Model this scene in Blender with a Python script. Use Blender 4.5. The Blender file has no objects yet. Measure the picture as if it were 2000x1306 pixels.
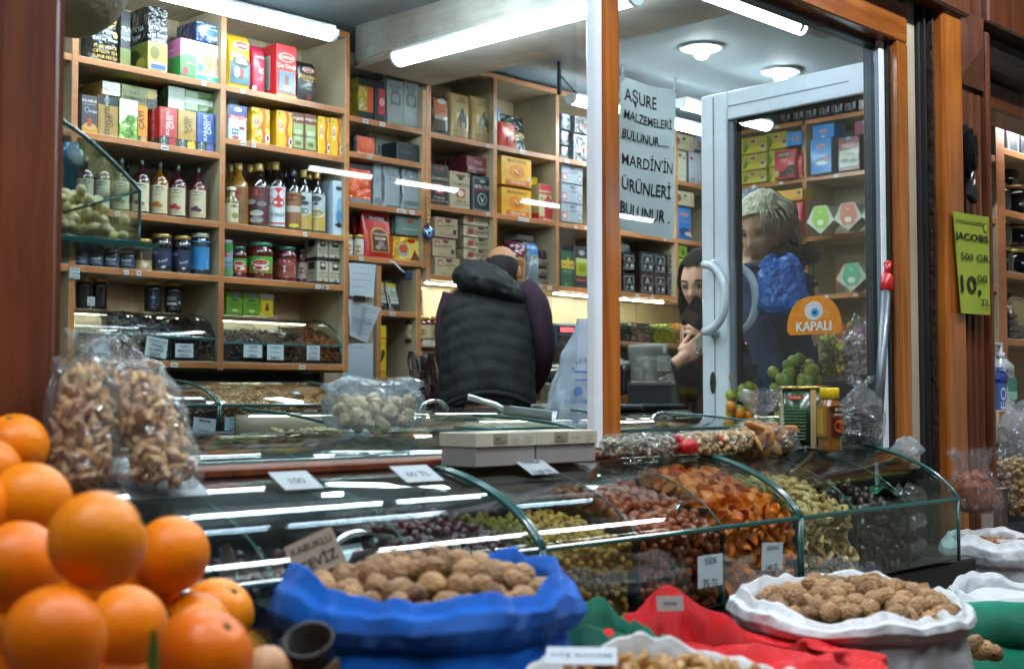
import bpy, math, random
from mathutils import Vector, Matrix, noise
R = math.radians
random.seed(7)
C = bpy.context.scene.collection
S = bpy.context.scene
# ---------------------------------------------------------------- camera
H = 1.30                                   # eye height above the pavement
FPX, CX, CY = 2598.0, 1000.0, 653.0        # focal length and centre in photograph pixels
YAW, PITCH = R(43.9), R(2.69)
cam_d = bpy.data.cameras.new('camera'); cam = bpy.data.objects.new('camera', cam_d); C.objects.link(cam)
cam.location = (0, 0, H); cam.rotation_euler = (R(90) + PITCH, 0, YAW - R(90))
cam_d.sensor_width = 36; cam_d.lens = FPX / 2000 * 36; cam_d.clip_start = .05; cam_d.clip_end = 500
cam_d.dof.use_dof = True; cam_d.dof.focus_distance = 3.6; cam_d.dof.aperture_fstop = 5.4
S.camera = cam
# ---------------------------------------------------------------- world: night sky over a lit arcade
W = bpy.data.worlds.new('World'); S.world = W; W.use_nodes = True
wn = W.node_tree.nodes; bg = wn['Background']
sky = wn.new('ShaderNodeTexSky'); sky.sky_type = 'NISHITA'; sky.sun_disc = False
sky.sun_elevation = R(-4); sky.sun_rotation = R(200)
W.node_tree.links.new(sky.outputs[0], bg.inputs[0]); bg.inputs[1].default_value = .15
S.view_settings.view_transform = 'Standard'; S.view_settings.look = 'None'
S.view_settings.exposure = 0.9; S.view_settings.gamma = 1.0
cy = S.cycles
cy.max_bounces = 10; cy.diffuse_bounces = 3; cy.glossy_bounces = 4; cy.transmission_bounces = 6
cy.transparent_max_bounces = 24; cy.caustics_reflective = False; cy.caustics_refractive = False
cy.use_denoising = True; cy.sample_clamp_indirect = 3.0; cy.sample_clamp_direct = 0
LAMP = 24.0                                 # radiance of the white tubes
LCOL = (.80, .93, 1.0)
# ---------------------------------------------------------------- pixel -> world
_c, _s = math.cos(YAW), math.sin(YAW)
_F = Vector((_c * math.cos(PITCH), _s * math.cos(PITCH), math.sin(PITCH)))
_R = Vector((_s, -_c, 0)); _U = _R.cross(_F)
def ray(px, py): return _F + _R * ((px - CX) / FPX) + _U * ((CY - py) / FPX)
def at(px, py, Y):
 d = ray(px, py); k = Y / d.y; return Vector((d.x * k, Y, H + d.z * k))
def atX(px, py, X):
 d = ray(px, py); k = X / d.x; return Vector((X, d.y * k, H + d.z * k))
def atZ(px, py, z):
 d = ray(px, py); k = (z - H) / d.z; return Vector((d.x * k, d.y * k, z))
# ---------------------------------------------------------------- materials
def lin(h):
 if not isinstance(h, str): return h
 o = []
 for i in (0, 2, 4):
  c = int(h[i:i + 2], 16) / 255
  o.append(c / 12.92 if c <= .04045 else ((c + .055) / 1.055) ** 2.4)
 return tuple(o)
_mats = {}
def mat(name, col, rough=.5, metal=0., bump=None, var=None, coat=0., emit=0., spec=.5, trans=0., sss=0.):
 key = (name, col, rough, metal, bump, var, coat, emit, trans)
 if key in _mats: return _mats[key]
 m = bpy.data.materials.new(name); m.use_nodes = True
 nt = m.node_tree; b = nt.nodes['Principled BSDF']; L = nt.links.new
 c = lin(col)
 b.inputs['Base Color'].default_value = (*c, 1); b.inputs['Roughness'].default_value = rough
 b.inputs['Metallic'].default_value = metal; b.inputs['Coat Weight'].default_value = coat
 b.inputs['Coat Roughness'].default_value = .12; b.inputs['Specular IOR Level'].default_value = spec
 if trans: b.inputs['Transmission Weight'].default_value = trans
 if sss:
  b.inputs['Subsurface Weight'].default_value = sss; b.inputs['Subsurface Scale'].default_value = .01
  b.inputs['Subsurface Radius'].default_value = (1, .4, .2)
 if emit:
  b.inputs['Emission Color'].default_value = (*c, 1); b.inputs['Emission Strength'].default_value = emit
 tc = None
 if bump or var:
  tc = nt.nodes.new('ShaderNodeTexCoord')
 if var:                                  # (scale, amount)
  n = nt.nodes.new('ShaderNodeTexNoise'); n.inputs['Scale'].default_value = var[0]; n.inputs['Detail'].default_value = 5
  L(tc.outputs['Object'], n.inputs['Vector'])
  r = nt.nodes.new('ShaderNodeMapRange'); r.inputs['From Min'].default_value = .3; r.inputs['From Max'].default_value = .7
  r.inputs['To Min'].default_value = 1 - var[1]; r.inputs['To Max'].default_value = 1 + var[1]
  L(n.outputs['Fac'], r.inputs['Value'])
  h = nt.nodes.new('ShaderNodeHueSaturation'); h.inputs['Color'].default_value = (*c, 1)
  L(r.outputs[0], h.inputs['Value']); L(h.outputs[0], b.inputs['Base Color'])
  q = nt.nodes.new('ShaderNodeMapRange'); q.inputs['To Min'].default_value = max(.02, rough - .12); q.inputs['To Max'].default_value = min(1, rough + .15)
  L(n.outputs['Fac'], q.inputs['Value']); L(q.outputs[0], b.inputs['Roughness'])
 if bump:                                 # (scale, strength[, distance])
  n = nt.nodes.new('ShaderNodeTexNoise'); n.inputs['Scale'].default_value = bump[0]; n.inputs['Detail'].default_value = 3
  L(tc.outputs['Object'], n.inputs['Vector'])
  bp = nt.nodes.new('ShaderNodeBump'); bp.inputs['Strength'].default_value = bump[1]
  bp.inputs['Distance'].default_value = bump[2] if len(bump) > 2 else .01
  L(n.outputs['Fac'], bp.inputs['Height']); L(bp.outputs[0], b.inputs['Normal'])
  if coat: L(bp.outputs[0], b.inputs['Coat Normal'])
 _mats[key] = m
 return m
def card(h): return mat('card_' + h, h, .42, coat=.35, bump=(16, .4, .006), var=(30, .06))
def foil(h): return mat('foil_' + h, h, .25, coat=.9, bump=(24, .8, .03), var=(20, .10))
def ink(h): return mat('ink_' + h, h, .4, coat=.2)
def flat(h, r=.6): return mat('flat_' + h, h, r, var=(18, .08))
def plast(h, r=.3): return mat('plastic_' + h, h, r, bump=(40, .05, .003))
def wood(name, a, b, rough=.3, scale=(1, 1, 1), coat=.4, dark=None):
 key = ('w', name)
 if key in _mats: return _mats[key]
 m = bpy.data.materials.new(name); m.use_nodes = True
 nt = m.node_tree; p = nt.nodes['Principled BSDF']; L = nt.links.new
 tc = nt.nodes.new('ShaderNodeTexCoord'); mp = nt.nodes.new('ShaderNodeMapping'); mp.inputs['Scale'].default_value = scale
 L(tc.outputs['Object'], mp.inputs[0])
 n = nt.nodes.new('ShaderNodeTexNoise'); n.inputs['Scale'].default_value = 6; n.inputs['Detail'].default_value = 8; n.inputs['Distortion'].default_value = .6
 L(mp.outputs[0], n.inputs['Vector'])
 cr = nt.nodes.new('ShaderNodeValToRGB'); cr.color_ramp.elements[0].position = .3; cr.color_ramp.elements[1].position = .7
 cr.color_ramp.elements[0].color = (*lin(a), 1); cr.color_ramp.elements[1].color = (*lin(b), 1)
 L(n.outputs['Fac'], cr.inputs[0])
 n2 = nt.nodes.new('ShaderNodeTexNoise'); n2.inputs['Scale'].default_value = 3; n2.inputs['Detail'].default_value = 6
 L(tc.outputs['Object'], n2.inputs['Vector'])
 h = nt.nodes.new('ShaderNodeHueSaturation'); r = nt.nodes.new('ShaderNodeMapRange')
 r.inputs['From Min'].default_value = .3; r.inputs['From Max'].default_value = .7; r.inputs['To Min'].default_value = .62; r.inputs['To Max'].default_value = 1.2
 L(n2.outputs['Fac'], r.inputs[0]); L(r.outputs[0], h.inputs['Value']); L(cr.outputs[0], h.inputs['Color'])
 L(h.outputs[0], p.inputs['Base Color'])
 p.inputs['Roughness'].default_value = rough; p.inputs['Coat Weight'].default_value = coat; p.inputs['Coat Roughness'].default_value = .2
 bp = nt.nodes.new('ShaderNodeBump'); bp.inputs['Strength'].default_value = .3; bp.inputs['Distance'].default_value = .004
 L(n.outputs['Fac'], bp.inputs['Height']); L(bp.outputs[0], p.inputs['Normal'])
 _mats[key] = m; return m
def clear(name, tint='f4fbfa', base=.05, gain=.85, rough=.02, haze=0., hazecol='dfe8ea', bump=None):
 """thin sheet: see-through, mirror-like towards grazing angles, optionally a little cloudy"""
 key = ('g', name)
 if key in _mats: return _mats[key]
 m = bpy.data.materials.new(name); m.use_nodes = True
 nt = m.node_tree; nt.nodes.clear(); L = nt.links.new
 out = nt.nodes.new('ShaderNodeOutputMaterial')
 lw = nt.nodes.new('ShaderNodeLayerWeight'); lw.inputs[0].default_value = .5
 pw = nt.nodes.new('ShaderNodeMath'); pw.operation = 'POWER'; pw.inputs[1].default_value = 3.6; L(lw.outputs['Facing'], pw.inputs[0])
 ma = nt.nodes.new('ShaderNodeMath'); ma.operation = 'MULTIPLY_ADD'; ma.inputs[1].default_value = gain; ma.inputs[2].default_value = base; ma.use_clamp = True
 L(pw.outputs[0], ma.inputs[0])
 tr = nt.nodes.new('ShaderNodeBsdfTransparent'); tr.inputs[0].default_value = (*lin(tint), 1)
 gl = nt.nodes.new('ShaderNodeBsdfGlossy'); gl.inputs['Roughness'].default_value = rough
 src = tr.outputs[0]
 if haze:
  df = nt.nodes.new('ShaderNodeBsdfDiffuse'); df.inputs[0].default_value = (*lin(hazecol), 1)
  tl = nt.nodes.new('ShaderNodeBsdfTranslucent'); tl.inputs[0].default_value = (*lin(hazecol), 1)
  a = nt.nodes.new('ShaderNodeMixShader'); a.inputs[0].default_value = .45; L(df.outputs[0], a.inputs[1]); L(tl.outputs[0], a.inputs[2])
  mh = nt.nodes.new('ShaderNodeMixShader'); mh.inputs[0].default_value = haze; L(tr.outputs[0], mh.inputs[1]); L(a.outputs[0], mh.inputs[2])
  src = mh.outputs[0]
 mx = nt.nodes.new('ShaderNodeMixShader'); L(ma.outputs[0], mx.inputs[0]); L(src, mx.inputs[1]); L(gl.outputs[0], mx.inputs[2])
 if bump:
  tc = nt.nodes.new('ShaderNodeTexCoord')
  n = nt.nodes.new('ShaderNodeTexNoise'); n.inputs['Scale'].default_value = bump[0]; n.inputs['Detail'].default_value = 4; n.inputs['Distortion'].default_value = 1.2
  L(tc.outputs['Object'], n.inputs['Vector'])
  bp = nt.nodes.new('ShaderNodeBump'); bp.inputs['Strength'].default_value = bump[1]; bp.inputs['Distance'].default_value = bump[2]
  L(n.outputs['Fac'], bp.inputs['Height']); L(bp.outputs[0], gl.inputs['Normal']); L(bp.outputs[0], lw.inputs['Normal'])
 L(mx.outputs[0], out.inputs[0])
 _mats[key] = m; return m
def glow(name, col, k):
 key = ('e', name)
 if key in _mats: return _mats[key]
 m = bpy.data.materials.new(name); m.use_nodes = True
 nt = m.node_tree; nt.nodes.clear()
 o = nt.nodes.new('ShaderNodeOutputMaterial'); e = nt.nodes.new('ShaderNodeEmission')
 e.inputs[0].default_value = (*lin(col), 1); e.inputs[1].default_value = k
 nt.links.new(e.outputs[0], o.inputs[0]); _mats[key] = m; return m
# ---------------------------------------------------------------- mesh builder
_txt = {}
def text_mesh(s):
 """flat triangulated lettering, height of a capital about 1, starting at 0,0"""
 if s not in _txt:
  cu = bpy.data.curves.new('t', 'FONT'); cu.body = s; cu.size = 1.4; cu.resolution_u = 2; cu.fill_mode = 'FRONT'; cu.offset = .012
  o = bpy.data.objects.new('t', cu); C.objects.link(o)
  dg = bpy.context.evaluated_depsgraph_get(); dg.update()
  me = bpy.data.meshes.new_from_object(o.evaluated_get(dg))
  v = [(q.co.x, q.co.y) for q in me.vertices]; f = [tuple(p.vertices) for p in me.polygons]
  bpy.data.objects.remove(o); bpy.data.curves.remove(cu); bpy.data.meshes.remove(me)
  if v:
   a = min(q[0] for q in v); v = [(q[0] - a, q[1]) for q in v]
  _txt[s] = (v, f)
 return _txt[s]
_T = Matrix.Identity(4)
class MB:
 def __init__(s): s.v = []; s.f = []; s.m = []; s.sm = []; s.mats = []; s.x = None
 def mi(s, m):
  if m not in s.mats: s.mats.append(m)
  return s.mats.index(m)
 def add(s, vs, fs, m, smooth=False):
  b = len(s.v)
  s.v += [tuple(s.x @ Vector(q)) for q in vs] if s.x else [tuple(q) for q in vs]
  k = s.mi(m)
  for f in fs: s.f.append(tuple(i + b for i in f)); s.m.append(k); s.sm.append(smooth)
  return b
 def convex(s, vs, fs, m, front=None, smooth=False):
  c = sum((Vector(q) for q in vs), Vector()) / len(vs); out = []; fr = []
  for f in fs:
   p = [Vector(vs[i]) for i in f]; n = (p[1] - p[0]).cross(p[2] - p[0])
   if n.dot(sum(p, Vector()) / len(p) - c) < 0: f = f[::-1]; n = -n
   (fr if front and n.normalized().y < -.9 else out).append(f)
  b = s.add(vs, out, m, smooth)
  if fr:
   k = s.mi(front)
   for f in fr: s.f.append(tuple(i + b for i in f)); s.m.append(k); s.sm.append(smooth)
 def box(s, x0, x1, y0, y1, z0, z1, m, c=0.0, front=None):
  hx, hy, hz = (x1 - x0) / 2, (y1 - y0) / 2, (z1 - z0) / 2; o = ((x0 + x1) / 2, (y0 + y1) / 2, (z0 + z1) / 2)
  c = min(c, abs(hx) * .45, abs(hy) * .45, abs(hz) * .45)
  if c <= 0:
   vs = [(x, y, z) for x in (x0, x1) for y in (y0, y1) for z in (z0, z1)]
   fs = [(0, 1, 3, 2), (4, 6, 7, 5), (0, 4, 5, 1), (2, 3, 7, 6), (0, 2, 6, 4), (1, 5, 7, 3)]
   return s.convex(vs, fs, m, front)
  h = (hx, hy, hz); vs = []; idx = {}
  for sg in [(a, b, d) for a in (-1, 1) for b in (-1, 1) for d in (-1, 1)]:
   for ax in range(3):
    idx[sg, ax] = len(vs)
    vs.append(tuple(o[i] + sg[i] * (h[i] - (0 if i == ax else c)) for i in range(3)))
  fs = []
  for ax in range(3):
   b, d = [i for i in range(3) if i != ax]
   for t in (-1, 1):
    q = []
    for u, w in ((-1, -1), (1, -1), (1, 1), (-1, 1)):
     g = [0, 0, 0]; g[ax] = t; g[b] = u; g[d] = w; q.append(idx[tuple(g), ax])
    fs.append(tuple(q))
   for u in (-1, 1):
    for w in (-1, 1):
     g0 = [0, 0, 0]; g0[b] = u; g0[d] = w; g0[ax] = -1; g1 = list(g0); g1[ax] = 1
     fs.append((idx[tuple(g0), b], idx[tuple(g1), b], idx[tuple(g1), d], idx[tuple(g0), d]))
  for sg in [(a, b, d) for a in (-1, 1) for b in (-1, 1) for d in (-1, 1)]:
   fs.append(tuple(idx[sg, i] for i in range(3)))
  s.convex(vs, fs, m, front)
 def grid(s, fn, nu, nv, m, smooth=True, closed=False):
  vs = [fn(i / nu, j / nv) for j in range(nv + 1) for i in range(nu + (0 if closed else 1))]
  w = nu if closed else nu + 1
  fs = [(j * w + i, j * w + (i + 1) % w, (j + 1) * w + (i + 1) % w, (j + 1) * w + i) for j in range(nv) for i in range(nu)]
  s.add(vs, fs, m, smooth)
 def lathe(s, prof, m, n=20, c=(0, 0, 0), cap0=True, cap1=True, smooth=True):
  vs = []; fs = []
  for r, z in prof:
   for i in range(n):
    a = 2 * math.pi * i / n; vs.append((c[0] + r * math.cos(a), c[1] + r * math.sin(a), c[2] + z))
  k = len(prof)
  for j in range(k - 1):
   for i in range(n):
    fs.append((j * n + i, j * n + (i + 1) % n, (j + 1) * n + (i + 1) % n, (j + 1) * n + i))
  if cap0: fs.append(tuple(range(n - 1, -1, -1)))
  if cap1: fs.append(tuple((k - 1) * n + i for i in range(n)))
  s.add(vs, fs, m, smooth)
 def tube(s, pts, rad, m, n=10, closed=False):
  pts = [Vector(p) for p in pts]; k = len(pts)
  if not isinstance(rad, (list, tuple)): rad = [rad] * k
  vs = []; up = Vector((0, 0, 1)); prev = None
  for i, p in enumerate(pts):
   t = (pts[(i + 1) % k] - pts[i - 1]) if closed else (pts[min(i + 1, k - 1)] - pts[max(i - 1, 0)])
   t.normalize()
   if prev is None:
    a = t.cross(up if abs(t.z) < .9 else Vector((1, 0, 0))).normalized()
   else:
    a = (prev - t * prev.dot(t)).normalized()
   prev = a; b = t.cross(a)
   for q in range(n):
    w = 2 * math.pi * q / n; vs.append(p + (a * math.cos(w) + b * math.sin(w)) * rad[i])
  fs = []
  for j in range(k if closed else k - 1):
   for i in range(n):
    fs.append((j * n + i, j * n + (i + 1) % n, ((j + 1) % k) * n + (i + 1) % n, ((j + 1) % k) * n + i))
  if not closed: fs += [tuple(range(n - 1, -1, -1)), tuple((k - 1) * n + i for i in range(n))]
  s.add(vs, fs, m, True)
 def prism(s, poly, x0, x1, m, axis='x', smooth=False):
  """polygon in the other two axes, swept along the axis"""
  n = len(poly)
  def p3(q, t): return {'x': (t, q[0], q[1]), 'y': (q[0], t, q[1]), 'z': (q[0], q[1], t)}[axis]
  vs = [p3(q, x0) for q in poly] + [p3(q, x1) for q in poly]
  fs = []; cp = [tuple(range(n - 1, -1, -1)), tuple(range(n, 2 * n))]
  ar = sum(poly[i][0] * poly[(i + 1) % n][1] - poly[(i + 1) % n][0] * poly[i][1] for i in range(n))
  fl = (ar < 0) ^ (axis == 'y')
  sd = [(i, (i + 1) % n, n + (i + 1) % n, n + i) for i in range(n)]
  if fl: cp = [f[::-1] for f in cp]; sd = [f[::-1] for f in sd]
  if smooth: s.add(vs, sd, m, True); s.add(vs, cp, m)
  else: s.add(vs, cp + sd, m)
 def deco(s, surf, items, asp):
  """print on a surface: surf(u, v, off) -> point; asp = width / height of the printed area"""
  for k, d in enumerate(items):
   off = .0007 + .0004 * k
   t = d[0]
   if t == 'r':
    _, u0, v0, u1, v1, m = d; m = ink(m) if isinstance(m, str) else m
    s.grid(lambda a, b: surf(u0 + (u1 - u0) * a, v0 + (v1 - v0) * b, off), 6, 4, m, True)
   elif t == 'e':
    _, u, v, ru, rv, m = d; m = ink(m); n = 16
    vs = [surf(u, v, off)] + [surf(u + ru * math.cos(2 * math.pi * i / n), v + rv * math.sin(2 * math.pi * i / n), off) for i in range(n)]
    s.add(vs, [(0, i + 1, (i + 1) % n + 1) for i in range(n)], m, True)
   elif t == 'g':
    _, pts, m = d; m = ink(m)
    s.add([surf(a, b, off) for a, b in pts], [tuple(range(len(pts)))], m, True)
   elif t == 't':
    _, u, v, h, tx, m = d[:6]; rot = d[6] if len(d) > 6 else 0; mw = d[7] if len(d) > 7 else .92
    vv, ff = text_mesh(tx)
    if not vv: continue
    w = max(q[0] for q in vv); m = ink(m)
    sc = h; wid = w * sc / asp if rot in (0, 180) else w * sc
    if wid > mw: sc *= mw / wid
    out = []
    for a, b in vv:
     a = (a - w / 2) * sc; b = (b - .5) * sc
     if rot == 90: a, b = -b, a
     elif rot == 180: a, b = -a, -b
     elif rot: q = R(rot); a, b = a * math.cos(q) - b * math.sin(q), a * math.sin(q) + b * math.cos(q)
     out.append(surf(u + a / asp, v + b, off))
    s.add(out, ff, m)
 def mesh(s, name):
  me = bpy.data.meshes.new(name); me.from_pydata(s.v, [], s.f)
  for m in s.mats: me.materials.append(m)
  me.polygons.foreach_set('material_index', s.m); me.polygons.foreach_set('use_smooth', s.sm)
  me.update(); return me
 def build(s, name, parent=None, loc=(0, 0, 0), rz=0, **tags):
  o = bpy.data.objects.new(name, s.mesh(name)); C.objects.link(o)
  if parent is not None: o.parent = parent
  o.location = loc; o.rotation_euler = (0, 0, rz)
  for k, q in tags.items(): o[k] = q
  return o
def thing(name, label, category, loc=(0, 0, 0), rz=0, group=None):
 o = bpy.data.objects.new(name, None); C.objects.link(o); o.location = loc; o.rotation_euler = (0, 0, rz)
 o.empty_display_size = .05
 o['label'] = label; o['category'] = category
 if group: o['group'] = group
 return o
def tag(o, label, category, group=None):
 o['label'] = label; o['category'] = category
 if group: o['group'] = group
 return o
def copy_thing(o, loc, rot=None, scale=None, label=None):
 c = o.copy(); C.objects.link(c); c.location = loc
 if rot: c.rotation_euler = rot
 if scale: c.scale = scale if isinstance(scale, tuple) else (scale,) * 3
 if label: c['label'] = label
 for ch in list(o.children):
  d = ch.copy(); C.objects.link(d); d.parent = c
  for g in list(ch.children):
   e = g.copy(); C.objects.link(e); e.parent = d
 return c
def subdiv_fn(a, b, t): return a + (b - a) * t
# common materials
M_edge = wood('shelf_edge_laminate', 'ac6838', 'c07c4a', .35, (1, 1, 8), .2)
M_lam = wood('pale_laminate', 'b09c80', 'c2b094', .5, (10, 1, 1), .1)
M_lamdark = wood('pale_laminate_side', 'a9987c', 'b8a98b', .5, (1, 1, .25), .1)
M_orange = wood('varnished_pine', '8a4616', 'b06a2a', .2, (6, 6, .4), .6)
M_orangeH = wood('varnished_pine_rail', '8a4616', 'b06a2a', .2, (.4, 6, 6), .6)
M_brown = wood('dark_stained_wood', '4a2412', '6b3920', .35, (6, 6, .4), .4)
M_red = wood('mahogany_stain', '4a1c08', '783a14', .45, (6, 6, .4), 0)
M_upvc = mat('white_upvc', 'e6edf2', .25, coat=.2, var=(4, .03))
M_black = mat('black_rubber', '0c0d10', .5)
M_cream = mat('cream_paint', 'a59a80', .6, var=(5, .12))
M_green = mat('green_glass_edge', '2d5c58', .12, spec=.8)
M_steel = mat('brushed_steel', 'd0d4d8', .38, 1., var=(30, .1))
M_chrome = mat('chrome', 'dfe3e6', .08, 1.)
M_dark = mat('dark_board', '15171a', .6, var=(4, .2))
M_tubew = glow('tube_glow', LCOL, LAMP)
M_tubew2 = glow('street_tube_glow', (.88, .94, 1.0), 50)
M_white = mat('white_plastic', 'd5dadd', .3)
G_pane = clear('window_pane_glass', 'f4f9f9', .03, .5, .0)
G_case = clear('display_case_glass', 'eef7f5', .042, .62, .0)
G_bin = clear('bin_glass', 'f8fbf9', .035, .8, .01)
# setting
def struct(name, mb):
 o = mb.build(name); o['kind'] = 'structure'; return o
m = MB(); m.box(-60, 60, -60, 60, -.2, 0, mat('paving', '4a4846', .75, bump=(30, .4), var=(2, .25))); struct('pavement', m)
m = MB(); m.box(-.4, 6.8, 1.86, 4.8, .2, .3, mat('floor_tile', '6d675f', .4, var=(3, .15))); struct('shop_floor', m)
CEIL = 2.90
M_ceil = mat('ceiling_paint', 'a8b6be', .7, var=(1.5, .04))
m = MB(); m.box(-.4, 8.2, 1.86, 4.85, CEIL, CEIL + .1, M_ceil); struct('ceiling', m)
M_wall = mat('wall_paint', 'b9b19d', .7, var=(2, .06))
m = MB(); m.box(-.4, 6.8, 4.78, 4.9, .3, CEIL, M_wall); struct('back_wall', m)
m = MB(); m.box(6.72, 6.8, 2.75, 4.779, .3, CEIL, M_wall); struct('side_wall', m)
m = MB(); m.box(-.5, -.4, 1.75, 4.8, .2, CEIL, M_wall); struct('end_wall', m)
# plank-clad beam dropped from the ceiling
m = MB()
M_plank = wood('whitewashed_planks', 'c4c0b6', 'd8d5cb', .5, (1, .4, 6), .1)
m.box(3.62, 4.07, 2.12, 4.42, 2.715, CEIL - .002, M_plank)
b = struct('ceiling_beam', m)
m = MB()                                      # loose cables under the beam end
for k in range(4):
 p = [(3.615, 4.42 - .40 * t, 2.722 + .012 * math.sin(6 * t + k * 1.7) + .006 * k) for t in [i / 10 for i in range(11)]]
 m.tube(p, .004, mat('cream_cable', 'b5ab98', .5), 6)
tag(m.build('electric_cable'), 'loose cream cables along the lower edge of the ceiling beam', 'cable')
# window front
def fence(x): return x
win = thing('shop_window', 'large shop window with orange wood post, white sash and two panes', 'window', (2.1, 1.8, 1.2))
def wp(mb, name):
 o = mb.build(name, win, (-2.1, -1.8, -1.2)); return o
FZ = 2.28
m = MB(); m.box(2.0925, 2.146, 1.75, 1.786, 1.17, FZ + .12, M_orange, .004); wp(m, 'post')
m = MB(); m.box(2.066, 2.0915, 1.752, 1.778, 1.194, FZ + .128, M_upvc, .004); wp(m, 'sash_stile')
m = MB(); m.box(.874, .915, 1.77, 1.80, 1.0, FZ + .12, M_upvc, .004); m.box(.915, .919, 1.785, 1.80, 1.0, FZ + .12, M_black); wp(m, 'sash_stile')
m = MB(); m.box(3.296, 3.325, 1.775, 1.788, 1.16, FZ - .0005, M_upvc, .004); m.box(3.292, 3.296, 1.778, 1.788, 1.16, FZ - .02, mat('grey_gasket', '6d7a83', .4)); m.box(3.325, 3.338, 1.765, 1.84, 1.16, FZ - .0007, M_black); wp(m, 'sash_stile')
m = MB(); m.box(3.3385, 3.397, 1.742, 1.84, 1.12, FZ - .001, M_orange, .004); wp(m, 'frame_stile')
m = MB(); m.box(2.147, 3.400, 1.744, 1.84, FZ, FZ + .115, M_orangeH, .004); m.box(.9, 2.0915, 1.744, 1.767, FZ + .13, FZ + .3, M_orangeH, .004)
m.box(2.147, 3.3245, 1.79, 1.83, FZ - .012, FZ - .0003, M_black); wp(m, 'head_rail')
m = MB(); m.box(3.3975, 3.458, 1.752, 1.84, 1.1, FZ + .3, M_cream, .003); wp(m, 'reveal')
m = MB(); m.box(3.459, 3.52, 1.74, 1.84, .9, FZ + .3, M_dark, .003); m.box(3.466, 3.474, 1.728, 1.74, .9, FZ + .3, M_black); m.box(3.502, 3.512, 1.722, 1.74, .9, FZ + .3, mat('worn_dark_wood', '2a1a12', .5, bump=(60, .6), var=(40, .5))); wp(m, 'shutter_track')
m = MB(); m.box(.92, 2.0655, 1.802, 1.808, 1.16, FZ + .2, G_pane); wp(m, 'pane')
m = MB(); m.box(2.1465, 3.324, 1.802, 1.808, 1.14, FZ - .013, G_pane); wp(m, 'pane')
m = MB(); m.box(.93, 2.0915, 1.70, 1.80, 1.178, 1.193, M_red, .003); wp(m, 'sill')
# dark shutter housing and boards over the window
m = MB()
m.box(.2, 3.7, 1.742, 1.86, FZ + .302, FZ + .9, M_brown)
m.box(2.1, 3.66, 1.68, 1.741, FZ + .118, FZ + .20, M_brown, .006)
m.box(1.5, 3.55, 1.60, 1.739, FZ + .205, FZ + .33, M_dark, .02)
tag(m.build('shutter_box'), 'dark roller shutter housing over the shop window', 'shutter')
ZT0 = at(1565, 62, 2.01).z + .012
# inner soffit behind the header, with wires
m = MB(); m.box(2.2, 3.5, 1.842, 2.07, ZT0 + .02, 2.60, mat('dusty_board', '9b9a92', .7, var=(6, .12)))
tag(m.build('window_soffit'), 'dusty grey board boxed in behind the window head', 'board')
m = MB()
for k in range(3):
 m.tube([(2.62 + .08 * i + .02 * k, 2.03 - .03 * k + .012 * math.sin(i * 1.9 + k), ZT0 + .014 - .012 * abs(math.sin(i * 1.3 + k * 2))) for i in range(9)], .0035, M_black if k else mat('grey_cable', '77797a', .5), 6)
tag(m.build('electric_cable'), 'black tangled wires under the grey board above the door', 'cable')
# ---------------------------------------------------------------- pillars
def reeds(mb, x0, x1, yf, z0, z1, n, mt, d=.016):
 w = (x1 - x0) / n; poly = [(x0, yf + .03)]
 for k in range(n):
  for i in range(7):
   a = math.pi * i / 6
   poly.append((x0 + w * k + w * (.5 - .46 * math.cos(a)), yf - d * math.sin(a)))
 poly.append((x1, yf + .03))
 mb.prism(poly, z0, z1, mt, 'z', False)
pl = thing('wooden_pillar', 'orange and brown reeded pillar with a pyramid block and padlock', 'pillar', (3.7, 1.78, 0))
def pp(mb, n, par=pl, o=(-3.7, -1.78, 0)): return mb.build(n, par, o)
m = MB(); m.box(3.524, 3.645, 1.70, 1.85, 0, 2.62, M_orange, .006); pp(m, 'face_board')
m = MB(); m.box(3.6455, 3.87, 1.742, 1.85, 0, 2.62, M_brown); reeds(m, 3.66, 3.835, 1.742, .0, 2.20, 4, M_brown); m.box(3.842, 3.868, 1.715, 1.741, 0, 2.40, M_brown, .006); pp(m, 'reeded_shaft')
m = MB(); z0, z1 = 2.215, 2.435; x0, x1 = 3.655, 3.838; xm, zm = (x0 + x1) / 2, (z0 + z1) / 2
m.convex([(x0, 1.7415, z0), (x1, 1.7415, z0), (x1, 1.7415, z1), (x0, 1.7415, z1), (x0, 1.722, z0), (x1, 1.722, z0), (x1, 1.722, z1), (x0, 1.722, z1), (xm, 1.685, zm)],
   [(0, 1, 2, 3), (0, 1, 5, 4), (1, 2, 6, 5), (2, 3, 7, 6), (3, 0, 4, 7), (4, 5, 8), (5, 6, 8), (6, 7, 8), (7, 4, 8)], M_brown); pp(m, 'pyramid_block')
lp = thing('wooden_pillar', 'dark reddish moulded pillar at the near end of the window', 'pillar', (.6, 1.75, 0))
m = MB(); xr = at(117, 650, 1.70).x; m.box(.2, xr, 1.70, 1.84, 0, 2.9, M_red); m.box(xr - .11, at(112, 650, 1.665).x, 1.665, 1.699, 0, 2.9, M_red, .01); pp(m, 'shaft', lp, (-.6, -1.75, 0))
m = MB(); reeds(m, .50, .72, 1.70, 0, 2.9, 3, M_red, .03); pp(m, 'reeding', lp, (-.6, -1.75, 0))
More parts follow.
